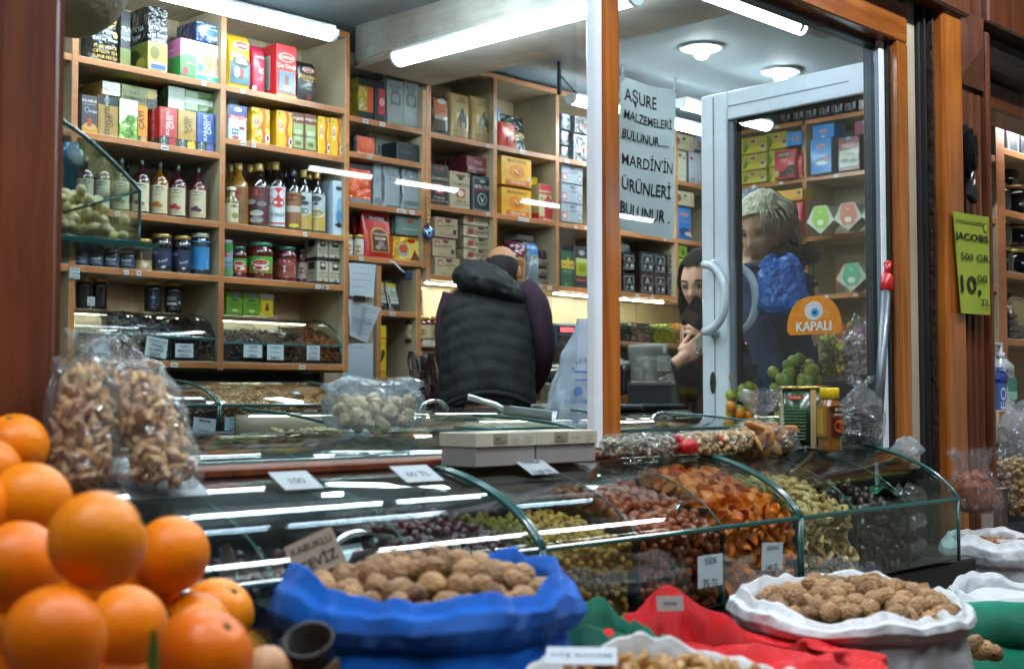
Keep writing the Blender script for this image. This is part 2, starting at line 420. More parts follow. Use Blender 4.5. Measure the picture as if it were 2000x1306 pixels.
# hasp and open padlock on the right pillar
hp = thing('latch', 'black cast iron latch plate screwed to the reeded pillar', 'latch', at(1888, 300, 1.715))
m = MB()
for k, (w, h, y0, y1) in enumerate([(.034, .088, -.0, .028), (.026, .074, -.016, 0), (.012, .05, -.03, -.016)]):
 m.prism([(w * math.cos(a) * (1 if abs(math.cos(a)) > .5 else 1), h * math.sin(a)) for a in [2 * math.pi * i / 20 for i in range(20)]], y0, y1, mat('cast_iron', '17191b', .4, .6, bump=(60, .4)), 'y')
m.build('plate', hp)
p = at(1898, 378, 1.70)
pk = thing('padlock', 'dark steel padlock hanging open from the black latch', 'padlock', p, R(8))
m = MB(); m.x = Matrix.Rotation(R(18), 4, 'Y'); m.box(-.028, .028, -.012, .012, -.022, .022, mat('padlock_case', '2c3338', .35, .7, var=(40, .2)), .005); m.build('case', pk)
m = MB(); m.x = Matrix.Rotation(R(18), 4, 'Y')
m.tube([(.012, 0, .02), (.012, 0, .05)] + [(.012 - .013 + .013 * math.cos(a), 0, .05 + .016 * math.sin(a)) for a in [math.pi * i / 8 for i in range(9)]] + [(-.014, 0, .034)], .0042, M_steel, 8); m.build('shackle', pk)
# boards over the next opening and its dark slats
m = MB()
m.box(3.872, 7.5, 1.72, 1.80, 2.435, 2.75, M_brown, .006)
for k in range(3): m.box(3.875, 7.5, 1.74 + .02 * k, 1.90, 2.31 + .041 * k, 2.35 + .041 * k, mat('dark_slat', '1b1512', .4), .008)
m.box(3.875, 7.5, 1.81, 1.93, 2.215, 2.305, M_brown, .006)
tag(m.build('shutter_box'), 'brown boarded head with dark slats over the side opening', 'shutter')
# overhead boarded awning along the street and dark stall fronts across the way
m = MB(); m.box(-3, 9, .5, 1.5, 3.0, 3.06, mat('awning_board', '7a868e', .8, var=(3, .1))); tag(m.build('awning'), 'boarded awning over the pavement in front of the shop', 'awning')
m = MB(); m.box(-8, 14, -4.4, -4.2, 0, 3.6, mat('stall_front', '2a2622', .8, var=(1.5, .5))); struct('street_wall', m)
# lamps
def batten(label, a, b, mt=M_tubew, w=.068, h=.05, name='tube_light', flip=-1, cat='lamp', group=None):
 a, b = Vector(a), Vector(b); d = b - a; L = d.length
 t = thing(name, label, cat, (a + b) / 2, math.atan2(d.y, d.x), group)
 m = MB(); n = 9
 sec = [(w / 2 * math.cos(q), flip * h * math.sin(q) * .75) for q in [math.pi * i / n for i in range(n + 1)]]
 m.prism(sec, -L / 2, L / 2, mt, 'x', False); m.build('diffuser', t)
 m = MB(); m.box(-L / 2 - .002, L / 2 + .002, -w / 2 - .003, w / 2 + .003, .002, .016, M_white, .003)
 for e in (-1, 1):
  m.prism([(q[0] * 1.08, q[1] * 1.08 - .002 * flip) for q in sec], e * (L / 2 + .0005), e * (L / 2 + .016), M_white, 'x')
 m.build('housing', t)
 return t
batten('white tube light along the top of the left shelves', (2.12, 4.10, 2.735), (3.23, 4.10, 2.735))
batten('longest white tube light, fixed under the plank beam', (3.575, 2.86, 2.70), (3.575, 4.08, 2.70), w=.085, h=.06)
batten('white tube light on a black bracket above the back shelves', (4.76, 4.18, 2.74), (5.93, 4.18, 2.74))
batten('short tube light seen through the top of the door glass', (5.2, 3.86, 2.74), (5.95, 3.86, 2.74))
batten('thin bluish tube light on wires above the right window pane', (2.08, 2.01, ZT0), (at(1565, 62, 2.01).x, 2.01, ZT0), glow('cool_tube_glow', (.66, .8, 1.), 16), w=.04, h=.03)
m = MB(); q = at(1092, 165, 4.2); m.box(q.x - .006, q.x + .006, q.y - .01, q.y + .008, q.z - .05, q.z + .11, M_black); m.tube([q + Vector((0, 0, .05)), q + Vector((.1, -.02, -.03))], .004, M_black, 6)
tag(m.build('lamp_bracket'), 'black bracket holding the tube light above the back shelves', 'bracket')
def spot(px, py, label):
 p = atZ(px, py, CEIL)
 t = thing('recessed_lamp', label, 'lamp', p)
 m = MB(); m.lathe([(.105, 0), (.105, -.008), (.082, -.012), (.078, -.002)], mat('lamp_ring', 'b9c2c8', .3), 28, cap0=False, cap1=False); m.build('ring', t)
 m = MB(); m.lathe([(.0, -.056), (.022, -.052), (.034, -.036), (.036, -.018), (.05, -.004)], glow('bulb_glow', (.88, .96, 1.), 60), 20, cap0=False, cap1=False); m.build('bulb', t)
spot(1370, 92, 'recessed ceiling lamp nearer the sign and window post')
for k, (x, y) in enumerate(((3.3, 3.5), (1.6, 3.3))):
 spot(*(lambda q: (CX + FPX * q.dot(_R) / q.dot(_F), CY - FPX * q.dot(_U) / q.dot(_F)))(Vector((x, y, CEIL - H))), 'recessed ceiling lamp above the picture, ' + ('beside the beam', 'near the tall shelves')[k])
cw = glow('cool_tube_glow', (.66, .8, 1.), 16)
for x0, x1, lb in ((.75, 2.02, 'thin tube light over the left window pane'), (2.86, 3.25, 'short thin tube light at the right end over the window')): batten(lb, (x0, 2.01, ZT0), (x1, 2.01, ZT0), cw, .04, .03)
for k in range(3): batten('ceiling tube light over the counters, ' + ('nearest the pillar', 'middle one', 'by the door')[k], (.5 + 1.33 * k, 2.8, 2.845), (1.76 + 1.33 * k, 2.8, 2.845))
spot(1525, 138, 'recessed ceiling lamp above the white door frame')
# awning tubes over sacks and oranges; fill tubes added higher to light upright fronts
for k, (x0, x1, y, z, lb) in enumerate([(-.6, .9, 1.05, 2.94, 'awning tube light nearest the oranges'), (1.1, 2.6, 1.05, 2.94, 'awning tube light over the middle sacks'), (2.8, 4.3, 1.05, 2.94, 'awning tube light over the far sacks'),
  (-1.2, .6, -.7, 4.3, 'added fill tube light behind the oranges'), (.9, 2.7, -.7, 4.3, 'added fill tube light, middle'), (3., 4.8, -.7, 4.3, 'added fill tube light, far end')]):
 batten(lb, (x0, y, z), (x1, y, z), M_tubew2 if y > 0 else glow('fill_tube_glow', (.92, .96, 1.0), 14), .06 if y > 0 else .2, .045)
m = MB(); m.box(-6, 12, -4.2, 1.4, 4.4, 4.5, mat('added_arcade_roof', '5a6268', .8, var=(1, .15))); struct('added_arcade_roof', m)  # unseen roof added to reflect the tube light
# a broken line of tubes on the far side of the street, mirrored in the window panes
for k, (a, ya, b, yb) in enumerate([(600, 324, 722, 342), (770, 350, 890, 368), (1015, 386, 1118, 402), (1190, 408, 1272, 419)]):
 p, q = at(a, ya, 5.81), at(b, yb, 5.81); zz = 2.56
 batten('street tube light across the way, ' + ('first', 'second', 'third', 'last')[k] + ' of the line', (p.x, -2.2, zz), (q.x, -2.2, zz), glow('far_tube_glow', (.86, .94, 1.0), 22), .045, .03)
for a, b, ya, yb, lb in ((1385, 1705, 402, 464, 'long thin street tube light mirrored over the door glass'), (1478, 1592, 489, 505, 'short low street tube light mirrored beside the blue bag')):
 p, q = at(a, ya, 5.81), at(b, yb, 5.81); batten(lb, (p.x, -2.2, (p.z + q.z) / 2), (q.x, -2.2, (p.z + q.z) / 2), glow('far_tube_glow', (.86, .94, 1.0), 22), .03, .018)
# shelving
def shelf_unit(label, xs, yf, depth, bays, z0, z1, top=True, back=True, name='shelf_unit', w=.024, mats=None):
 """xs: upright centres; bays: {i: [shelf heights]}; front edges at yf"""
 ctr = ((xs[0] + xs[-1]) / 2, yf + depth / 2, z0)
 t = thing(name, label, 'shelves', ctr)
 off = tuple(-c for c in ctr)
 for x in xs:
  m = MB(); m.box(x - w / 2, x + w / 2, yf, yf + depth, z0, z1, M_lamdark, .0015, front=M_edge); m.build('upright', t, off)
 if back:
  m = MB(); m.box(xs[0] - w / 2, xs[-1] + w / 2, yf + depth + .001, yf + depth + .015, z0, z1, M_lam); m.build('back_panel', t, off)
 if top:
  m = MB(); m.box(xs[0] - w / 2, xs[-1] + w / 2, yf - .001, yf + depth, z1 + .0005, z1 + .024, M_lam, .0015, front=M_edge); m.build('top_board', t, off)
 rnd = random.Random(len(label))
 for i, zs in bays.items():
  a, b = xs[i] + w / 2 + .0006, xs[i + 1] - w / 2 - .0006
  for z in zs:
   m = MB(); m.box(a, b, yf + .001, yf + depth, z - .024, z, M_lam, .0015, front=M_edge)
   sh = m.build('shelf', t, off)
   for k in range(rnd.randint(1, 3)):
    x = a + .04 + rnd.random() * (b - a - .09); m = MB(); ww = rnd.choice((.018, .024, .03))
    m.box(x, x + ww, yf - .0015, yf + .0005, z - .021, z - .006, mat('price_sticker', 'd9dde0', .5))
    m.box(x + .003, x + ww - .004, yf - .0019, yf - .0014, z - .016, z - .011, ink('4a5566'))
    m.build('price_tag', sh, (0, 0, 0))
 return t
YL, YB = 4.30, 4.45
Z1, Z2, Z2b, Z3, Z4, Z5 = 2.498, 2.231, 2.294, 1.967, 1.760, 1.431
shelf_unit('tall orange edged shelves of tea, bottles and jars by the window', [1.68, 2.262, 2.873, 3.480], YL, .30,
   {0: [Z1, Z2, Z3, Z4, Z5 + .001], 1: [Z1, Z2, Z3, Z4, Z5 + .001], 2: [Z1, Z2b, Z3, Z4, Z5 + .001]}, Z5 - .03, 2.795)
ZA, ZBm, ZC, ZD = 2.515, 2.360, 2.142, 1.911
shelf_unit('narrow shelf column under the plank beam beside the tall shelves', [3.5935, 4.0545], YB + .003, .30, {0: [ZA, ZBm, ZC, ZD]}, ZD - .03, 2.70, top=False)
ZR1, ZR2, ZR3 = 2.510, 2.180, 1.857
shelf_unit('long run of box shelves on the back wall behind the man', [4.079, 4.510, 4.957, 5.445, 5.950, 6.44], YB, .30,
   {i: [ZR1, ZR2, ZR3] for i in range(5)}, ZR3 - .03, 2.828)
# low cabinet with small shelves, left of the lit niche
shelf_unit('narrow open cabinet of small shelves below the shelf column', [3.790, 4.022], YB + .005, .28, {0: [1.68, 1.385, 1.13]}, .95, 1.875, top=False)
m = MB(); m.box(3.50, 3.77, YB + .02, YB + .05, .6, 1.878, M_lam); tag(m.build('side_board'), 'pale board with papers clipped to it, below the shelf column', 'board')
# right-hand wall shelves, facing the door
def side_unit():
 xs = [4.44, 3.897, 3.12]; xf = 6.38
 t = thing('shelf_unit', 'side wall shelves of yellow, blue and red boxes behind the door glass', 'shelves', (6.53, 3.8, .9))
 o = (-6.53, -3.8, -.9)
 for y in xs:
  m = MB(); m.box(xf, xf + .3, y - .012, y + .012, .9, 2.80, M_lamdark, .0015); m.box(xf - .002, xf, y - .012, y + .012, .9, 2.80, M_edge); m.build('upright', t, o)
 m = MB(); m.box(xf + .301, xf + .315, 3.1, 4.46, .9, 2.80, M_lam); m.build('back_panel', t, o)
 for k in range(2):
  a, b = xs[k + 1] + .0125, xs[k] - .0125
  for z in (2.828, 2.51, 2.18, 1.857, 1.62):
   m = MB(); m.box(xf + .001, xf + .3, a, b, z - .024, z, M_lam, .0015); m.box(xf - .0015, xf + .0005, a, b, z - .024, z, M_edge)
   sh = m.build('shelf', t, o)
   for q in range(2):
    y = a + .1 + random.random() * (b - a - .2); m = MB(); m.box(xf - .003, xf - .0012, y, y + .025, z - .021, z - .006, mat('price_sticker', 'd9dde0', .5)); m.build('price_tag', sh)
side_unit()
# goods
def slot(a, b, yt, zb, Y):
 """front face between photo columns a..b, top row yt, standing on zb"""
 pa, pb = at(a, yt, Y), at(b, yt, Y)
 if zb > 10: zb = at(a, zb, Y).z
 return (pa.x + pb.x) / 2, Y, zb, abs(pb.x - pa.x), max(.01, pa.z - zb)
GOODS = {}
def finish(o, label, cat, group=None):
 tag(o, label, cat, group); return o
def box(a, b, yt, zb, Y, col, label, items=(), side=None, d=.09, kind='card', name='tea_box', cat='tea box', yaw=0, left=(), group=None):
 x, y, z, w, h = slot(a, b, yt, zb, Y)
 m = MB(); mk = {'card': card, 'foil': foil}[kind]
 m.box(-w / 2, w / 2, 0, d, 0, h, mk(side or col), .0022, front=mk(col))
 m.deco(lambda u, v, o: (-w / 2 + u * w, -o, v * h), items, w / h)
 m.deco(lambda u, v, o: (-w / 2 - o, d * (1 - u), v * h), left, d / h)
 return finish(m.build(name, None, (x, y, z), yaw), label, cat, group)
def sbox(a, b, yt, zb, X, col, label, items=(), side=None, d=.09, kind='card', name='tea_box', cat='tea box', group=None):
 """the same against the side wall: front in the plane X, photo columns a..b"""
 pa, pb = atX(a, yt, X), atX(b, yt, X)
 if zb > 10: zb = atX(a, zb, X).z
 w = abs(pa.y - pb.y); h = pa.z - zb; m = MB(); mk = {'card': card, 'foil': foil}[kind]
 m.box(-w / 2, w / 2, 0, d, 0, h, mk(side or col), .0022, front=mk(col))
 m.deco(lambda u, v, o: (-w / 2 + u * w, -o, v * h), items, w / h)
 return finish(m.build(name, None, (X, (pa.y + pb.y) / 2, zb), R(-90)), label, cat, group)
def se(c, n): return math.copysign(abs(c) ** n, c)
def bag(a, b, yt, zb, Y, col, label, items=(), d=.07, pouch=False, name='tea_bag', cat='tea bag', kind='foil', yaw=0, X=None, crimp=.06, group=None, lean=0., taper=0.):
 if X is None: x, y, z, w, h = slot(a, b, yt, zb, Y)
 else:
  pa, pb = atX(a, yt, X), atX(b, yt, X); zb = atX(a, zb, X).z if zb > 10 else zb
  x, y, z, w, h = X, (pa.y + pb.y) / 2, zb, abs(pa.y - pb.y), pa.z - zb; yaw = R(-90)
 def dep(v):
  if pouch: return d * max(.05, 1 - v ** 1.6 * .97) * (.86 + .14 * min(1, v * 8))
  return d * (.8 + .2 * math.sin(math.pi * min(1, v / .9))) if v < 1 - crimp * 2 else d * max(.06, (1 - v) / (crimp * 2) * .8)
 def wid(v): return w * (1 - .05 * math.sin(math.pi * v) * (0 if pouch else 1) - taper * v)
 def P(an, v, o=0.):
  cx = se(math.cos(an), .45); cyy = se(math.sin(an), .6)
  return ((wid(v) / 2 + o) * cx, d / 2 + (dep(v) / 2 + o) * cyy + lean * v, h * v)
 mt = {'foil': foil, 'card': card}[kind](col); m = MB()
 m.grid(lambda u, v: P(2 * math.pi * u, v), 28, 16, mt, True, closed=True)
 m.add([P(2 * math.pi * i / 28, 0) for i in range(28)], [tuple(range(27, -1, -1))], mt); m.add([P(2 * math.pi * i / 28, 1) for i in range(28)], [tuple(range(28))], mt)
 def front(u, v, o):
  u2 = min(.995, max(.005, u)); c = 2 * u2 - 1; an = -math.acos(max(-1, min(1, se(c, 1 / .45))))
  p = P(an, min(.999, max(0.001, v)), o); return (p[0], p[1] - o, p[2])
 m.deco(front, items, w / h)
 return finish(m.build(name, None, (x, y - .0, z), yaw), label, cat, group)
def lathe_thing(name, cat, label, x, y, z, prof, mt, parts=(), group=None, n=20):
 """parts: (name, profile or ('label', r, z0, z1, arc, material, items)...)"""
 m = MB(); m.lathe(prof, mt, n); o = m.build(name, None, (x, y, z), R(random.uniform(-6, 6)))
 for p in parts:
  q = MB()
  if p[1] == 'wrap':
   _, _, r, z0, z1, arc, col, items, ctr = p
   def sf(u, v, off):
    an = R(-90 + ctr) + (u - .5) * arc
    return ((r + off) * math.cos(an), (r + off) * math.sin(an), z0 + v * (z1 - z0))
   q.grid(lambda u, v: sf(u, v, .0006), 14, 2, card(col) if isinstance(col, str) else col, True)
   q.deco(lambda u, v, off: sf(u, v, off + .0006), items, r * arc / (z1 - z0))
  else: q.lathe(p[1], p[2], n)
  q.build(p[0], o)
 return finish(o, label, cat, group)
def gl(h, r=.06): return mat('filled_glass_' + h, h, r, coat=1., spec=.8, var=(60, .25))
def jar(cx, wpx, yt, zb, Y, fill, lid, label, lab=None, items=(), group=None, lz=(.18, .62), name='jar', cat='jar', arc=2.6, X=None, ctr=-38, lidh=.016, waist=.92):
 if X is None: x, y, z, w, h = slot(cx - wpx / 2, cx + wpx / 2, yt, zb, Y)
 else:
  p0, p1 = atX(cx - wpx / 2, yt, X), atX(cx + wpx / 2, yt, X); zb = atX(cx, zb, X).z if zb > 10 else zb
  x, y, z, w, h = X, (p0.y + p1.y) / 2, zb, abs(p0.y - p1.y), p0.z - zb
 r = w * .5 * .80; y += r
 pr = [(r * .9, 0), (r, .006), (r, h * .12), (r * waist * 1.04, h * .2), (r * waist * 1.04, h * .62), (r, h * .7), (r, h * .78), (r * .86, h - lidh * 1.3), (r * .84, h - lidh)]
 parts = [('lid', [(r * .88, h - lidh), (r * .9, h - lidh + .001), (r * .9, h - .002), (r * .86, h)], mat('lid_' + lid, lid, .3, .6 if lid in ('b79a55', '2e2e30') else 0., coat=.4))]
 if lab: parts.append(('paper_label', 'wrap', r * waist * 1.05, h * lz[0], h * lz[1], arc, lab, items, ctr))
 return lathe_thing(name, cat, label, x, y, z, pr, gl(fill), parts, group)
def bottle(cx, wpx, yt, zb, Y, fill, cap, label, lab=None, items=(), lz=(.1, .45), neck=.30, shoulder=.58, group=None, square=False, arc=2.3, ctr=-40, caph=.12):
 x, y, z, w, h = slot(cx - wpx / 2, cx + wpx / 2, yt, zb, Y); r = w * .5 * .86; y += r
 nr = r * neck; ch = h * caph
 pr = [(r * .9, 0), (r, .006), (r, h * shoulder), (r * .93, h * (shoulder + .06)), (r * .55, h * (shoulder + .15)), (nr * 1.15, h * (shoulder + .2)), (nr, h - ch * .8)]
 parts = [('cap', [(nr * 1.25, h - ch), (nr * 1.3, h - ch + .002), (nr * 1.3, h - .002), (nr * 1.1, h)], mat('cap_' + cap, cap, .3, .3 if cap == 'b08f4c' else 0., coat=.4))]
 if lab: parts.append(('paper_label', 'wrap', r * 1.01, h * lz[0], h * lz[1], arc, lab, items, ctr))
 return lathe_thing('bottle', 'bottle', label, x, y, z, pr, gl(fill), parts, group)
# print presets
def T(u, v, h, s, c, rot=0, mw=.92): return ('t', u, v, h, s, c, rot, mw)
def Q(u0, v0, u1, v1, c): return ('r', u0, v0, u1, v1, c)
def E_(u, v, a, b, c): return ('e', u, v, a, b, c)
def logo(u, v, a, b, c='b71f22', s='ÇAYKUR', tc='f2ead8'): return [E_(u, v, a * 1.08, b * 1.15, 'efe3c8'), E_(u, v, a, b, c), T(u, v, b * .95, s, tc, 0, a * 1.8)]
# goods on the tall shelves by the window
Y = YL + .03
# ---- top shelf, first bay
bag(178, 236, 8, Z1, Y, '121519', 'black tea bag with a gold oval, leftmost on the top shelf', [
 E_(.5, .78, .44, .13, 'c39a3c'), E_(.5, .78, .38, .10, '121519'), T(.5, .79, .11, 'Ahkam', 'd9b45a', 0, .66), T(.5, .70, .035, 'ÇAY', 'd9b45a'), T(.5, .57, .05, 'چاي احكام', 'c9cdd0'),
 E_(.83, .52, .1, .055, 'c39a3c'), T(.5, .42, .06, '"Eski bir hikaye"', 'cfd3d6'), T(.5, .28, .055, 'PURE BLACK', 'd3a944'), T(.5, .19, .055, 'CEYLON TEA', 'd3a944'), T(.5, .10, .055, 'SUPER PEKOE', 'd3a944')], d=.10)
box(236, 256, 20, Z1, Y + .06, '17181c', 'dark tea carton half hidden behind the gold oval bag', [Q(0, 0, 1, .38, '6e7330'), T(.5, .7, .08, 'TEA', 'c8ccd2'), T(.5, .55, .06, 'royal', 'c8ccd2')], d=.1)
box(290, 328, 10, Z1, Y, '15181d', 'tall black and gold foil tea carton on the top shelf', [
 Q(0, .04, 1, .46, 'a8893a'), Q(.1, .05, .95, .16, 'c9c6b0'), E_(.35, .3, .25, .1, '5e5a1e'), T(.5, .68, .09, 'BETA TEA', 'b9c0c8'), T(.5, .58, .07, 'Tea Royal', 'b9c0c8'), T(.5, .5, .06, 'Special', 'b9c0c8'), Q(.15, .06, .9, .13, '31518c')],
 kind='foil', d=.16, left=[Q(0, 0, 1, .46, '5d6427'), E_(.4, .25, .25, .12, '2d3a18'), E_(.7, .15, .2, .08, '8a8734'), T(.5, .68, .07, 'BETA TEA', 'b9c0c8'), T(.5, .57, .08, 'Royal', 'b9c0c8')])
box(353, 384, 73, Z1, Y, 'c9739a', 'pink and green tea carton beside the white nine carton', [
 Q(0, 0, 1, .62, '4f9a4e'), Q(0, 0, 1, .12, '3f6d3a'), E_(.6, .85, .26, .06, '3f7f5a'), T(.6, .85, .06, 'Doğan', 'f0f0e8'), T(.5, .72, .07, 'Pembe Çay', 'f3e6ea'), E_(.3, .2, .2, .1, 'a83a56'), T(.6, .4, .05, 'yeşil çay', 'e8f0d8')],
 d=.13, left=[Q(0, 0, 1, .55, '3f8a45'), E_(.4, .12, .3, .1, 'a8405c'), T(.5, .75, .07, 'Doğan', 'f3e6ea')])
box(384, 432, 81, Z1, Y - .005, 'd8dcd2', 'white carton printed with a large yellow number', [
 E_(.45, .88, .2, .06, '2f6f55'), T(.45, .88, .05, 'DOĞAN', 'f0f0e8'), Q(.0, .0, 1, .16, '3f9a86'), E_(.9, .45, .22, .25, 'c99a80'), E_(.95, .55, .12, .2, '5a3526'), E_(.15, .35, .14, .12, '4fa080'), T(.45, .48, .50, '9', 'e8b81e'), T(.5, .1, .05, 'bitkili', 'f0f0f0')], d=.10)
box(384, 438, 40, at(384, 80, Y).z + .002, Y, '20406e', 'blue and silver foil tea carton lying on the white nine carton', [E_(.3, .6, .25, .25, '9fb8cf'), E_(.65, .45, .3, .3, 'b8cad8'), E_(.55, .5, .2, .2, '3f6ea0'), T(.6, .85, .1, 'PREMIUM TEA', 'd0d8e0')], kind='foil', d=.14, side='16305a')
# ---- top shelf, second bay
bag(448, 494, 62, Z1, Y, 'd8a412', 'yellow vacuum tea pack at the left of the second bay', [
 *logo(.55, .80, .32, .07), Q(.08, .1, .92, .5, '53727a'), E_(.5, .5, .35, .11, '2a1712'), T(.5, .54, .09, 'Rize', 'f0e6c8', 0, .5), T(.5, .47, .035, 'TURİST ÇAYI', 'f0e6c8', 0, .5), Q(.42, .2, .58, .36, '8a2a18'), Q(0, .0, 1, .035, '1a1a1a'), E_(.3, .3, .12, .1, '9fb8bc')], d=.08, kind='card')
bag(494, 522, 84, Z1, Y + .02, 'b0203f', 'crimson tea pack behind the yellow one', [T(.6, .5, .14, 'iz', 'efd8da'), E_(.2, .12, .12, .05, 'e8dcd0'), T(.5, .75, .06, 'demlik', 'efd8da')], d=.08, kind='card')
bag(514, 540, 88, Z1, Y + .10, 'a31b36', 'second crimson tea pack, farther back beside the red carton', [T(.5, .5, .06, 'ÇAYKUR ÇAY', 'efd8da', 90)], d=.08, kind='card')
box(541, 579, 84, Z1, Y - .01, 'c4242a', 'bright red tea carton with an oval logo on the top shelf', [
 *logo(.5, .76, .38, .075, 'c4242a'), T(.5, .6, .085, 'Çay Çiçeği', 'f6e9dc'), Q(.12, .1, .9, .5, '4f7280'), Q(.4, .2, .6, .42, '7a2018'), E_(.5, .18, .22, .05, 'b9c8cc'), Q(0, 0, 1, .05, 'd8a412')],
 d=.17, left=[Q(.1, .15, .75, .8, 'a3a6a0'), Q(0, 0, 1, .05, 'd8a412'), *[Q(.15, .2 + .05 * i, .7, .215 + .05 * i, '7c7a78') for i in range(11)]])
bag(581, 622, 114, Z1, Y, '101113', 'black and gold tea pack at the right end of the top shelf', [*logo(.55, .78, .28, .06, '8a1a1c', 'ÇAYKUR'), T(.5, .62, .11, 'Altınbaş', 'c9a24a'), T(.5, .53, .05, 'Klasik Çay', 'c9a24a'), Q(.42, .05, .66, .2, '6e2413'), T(.5, .32, .05, 'TÜRK', '9a9080')], d=.08, kind='card')
# ---- second shelf, first bay
DB = '20282a'
def herb(a, b, yt, col, txt, tc, label, bc='c99a3c', **k):
 return box(a, b, yt, Z2, Y, col, label, [Q(0, 0, 1, .24, DB), E_(.25, .12, .17, .09, '8fa39a'), E_(.25, .12, .14, .07, DB), T(.25, .12, .05, 'DOĞAN', 'd0d8d0', 90), E_(.72, .1, .22, .09, bc), E_(.62, .15, .12, .06, bc), E_(.8, .17, .1, .06, bc),
  T(.42, .62, .11, txt, tc, 90, .66), T(.62, .62, .11, 'ÇAYI', tc, 90, .5), Q(.07, .27, .09, .97, '8a7a3c')], d=.085, **k)
box(160, 191, 184, Z2, Y, '4b4448', 'grey herbal tea box with orange glass, by the shelf end', [T(.5, .86, .12, 'IHLAMUR', 'e6e2dc'), Q(.1, .76, .9, .77, 'c8c0c0'), E_(.32, .62, .16, .08, '8a90a8'), E_(.32, .62, .1, .05, '3a3a55'), T(.7, .6, .07, 'doğal', 'd0d0d8'), Q(0, 0, 1, .2, 'c98a1e'), E_(.5, .2, .4, .09, 'c9a060'), Q(.32, .2, .62, .4, 'b8401e')], d=.08)
box(192, 232, 185, Z2, Y, 'a8823e', 'gold ginger tea box with a black top band', [Q(0, .78, 1, 1, DB), E_(.42, .89, .12, .09, '8fa39a'), E_(.42, .89, .09, .07, DB), T(.42, .89, .05, 'DOĞAN', 'd0d8d0', 90), T(.42, .4, .12, 'ZENCEFİL', '3a2a12', 90), T(.62, .4, .1, 'ÇAYI', '3a2a12', 90), Q(.08, .03, .1, .75, '7a5a22')], d=.085)
box(234, 269, 192, Z2, Y - .006, '8fbf5a', 'light green foil tea box leaning out between the gold ones', [Q(0, .6, 1, 1, 'd8e2dc'), ('g', [(.0, .35), (.0, .75), (.95, .98), (.7, .75)], 'eef2ee'), T(.48, .3, .1, 'YEŞİL ÇAY', '2f5a1e', 90), T(.68, .32, .1, 'LİMONLU', '2f5a1e', 90)], kind='foil', d=.085)
box(269, 289, 205, Z2, Y + .01, 'c98414', 'narrow orange tea box between the green and red ones', [Q(0, 0, 1, .18, '3c5a28'), E_(.6, .1, .3, .08, 'c98a50'), T(.35, .6, .16, 'ÇAYI', '4a2c08', 90)], d=.085)
herb(312, 347, 207, 'b3252c', 'KUŞBURNU', 'f3e6dc', 'red rosehip tea box with a black foot band', 'a83030', left=[Q(0, 0, 1, .2, '4a4a2a'), T(.5, .6, .12, 'KUŞBURNU', 'd8a8a0', 90)])
herb(348, 384, 213, 'b08a3e', 'KAYISI', '4a3610', 'golden apricot tea box with yellow flower print', 'd8b024')
herb(385, 421, 218, '2a4f9e', 'KARADUT', 'e6ecf6', 'blue tea box at the right end of the herbal row', '5a62a0')
box(200, 236, 156, at(200, 186, Y + .01).z + .004, Y + .01, 'c2c6c6', 'silver wrapped tea box lying across the gold and grey boxes', [], kind='foil', d=.20, side='9a7434', left=[T(.5, .45, .22, 'REZENE', '4a3210'), T(.5, .75, .2, 'ÇAYI', '4a3210')])
box(237, 307, 163, at(237, 205, Y + .055).z, Y + .055, '8a8f3c', 'olive green tea box stacked upside down on the herbal row', [Q(.7, 0, 1, .5, DB), E_(.85, .72, .16, .17, 'd0ae28'), E_(.8, .62, .1, .12, 'd8b83a'), E_(.85, .22, .13, .12, '8fa39a'), E_(.85, .22, .11, .09, DB), T(.36, .38, .17, 'SİNAMEKİ', '2e300e', 180, .6), T(.36, .66, .16, 'ÇAYI', '2e300e', 180), Q(.02, .06, .68, .09, '63682a')], d=.085)
box(329, 420, 167, at(329, 212, Y + .02).z + .004, Y + .02, '5c7a42', 'long green foil tea box laid along the top of the herbal row', [Q(0, 0, .34, 1, 'b9c8b8'), Q(.36, .08, .62, .92, '93a98a'), Q(.34, .38, .95, .62, 'd0dcd0')], kind='foil', d=.17, side='39552a')
# ---- second shelf, second bay
box(448, 467, 183, Z2b, Y + .07, '9fa4a4', 'pale grey carton behind the white and blue tea box', [], d=.1)
box(447, 482, 203, Z2b, Y, 'cfd8de', 'white tea box with blue top and red band', [Q(0, .68, 1, 1, '26427e'), Q(0, .6, 1, .72, 'b52a30'), E_(.5, .88, .22, .06, 'cfd6de'), T(.55, .66, .1, 'Altun Çayı', 'f4ece4'), T(.5, .53, .05, 'granül', '26427e'), E_(.72, .36, .25, .07, 'e8ecf0'), E_(.72, .37, .19, .05, '8a3418'), *[E_(.2 + .13 * (i % 3), .2 + .1 * (i // 3), .05, .03, '2c2c30') for i in range(6)], E_(.35, .08, .2, .05, 'a84a58')], d=.08)
def teacup(a, b, yt, label, dy=0, ang=0, **k):
 return box(a, b, yt, Z2b, Y + dy, 'd9a91c', label, [('g', [(.5, 1), (.62, .75), (.5, .5), (.6, .2), (.5, 0), (.72, 0), (.8, .25), (.68, .5), (.8, .8), (.7, 1)], 'b55a18'), E_(.25, .6, .14, .14, 'efe3c8'), E_(.25, .6, .12, .11, 'b0241c'), T(.25, .6, .07, 'ÇAYKUR', 'f6efe0', 90), E_(.85, .2, .12, .12, 'e8e4da'), Q(.79, .14, .92, .26, '6a2a10'), E_(.12, .9, .06, .05, '5c8a2a'), E_(.9, .9, .06, .04, '5c8a2a')], d=.11, yaw=ang, **k)
teacup(492, 528, 208, 'yellow tea bag box with a crumpled glare, first of its row', kind='foil', side='c99416')
teacup(541, 572, 214, 'yellow tea box turned to show its left side, mid row', side='cf9d18')
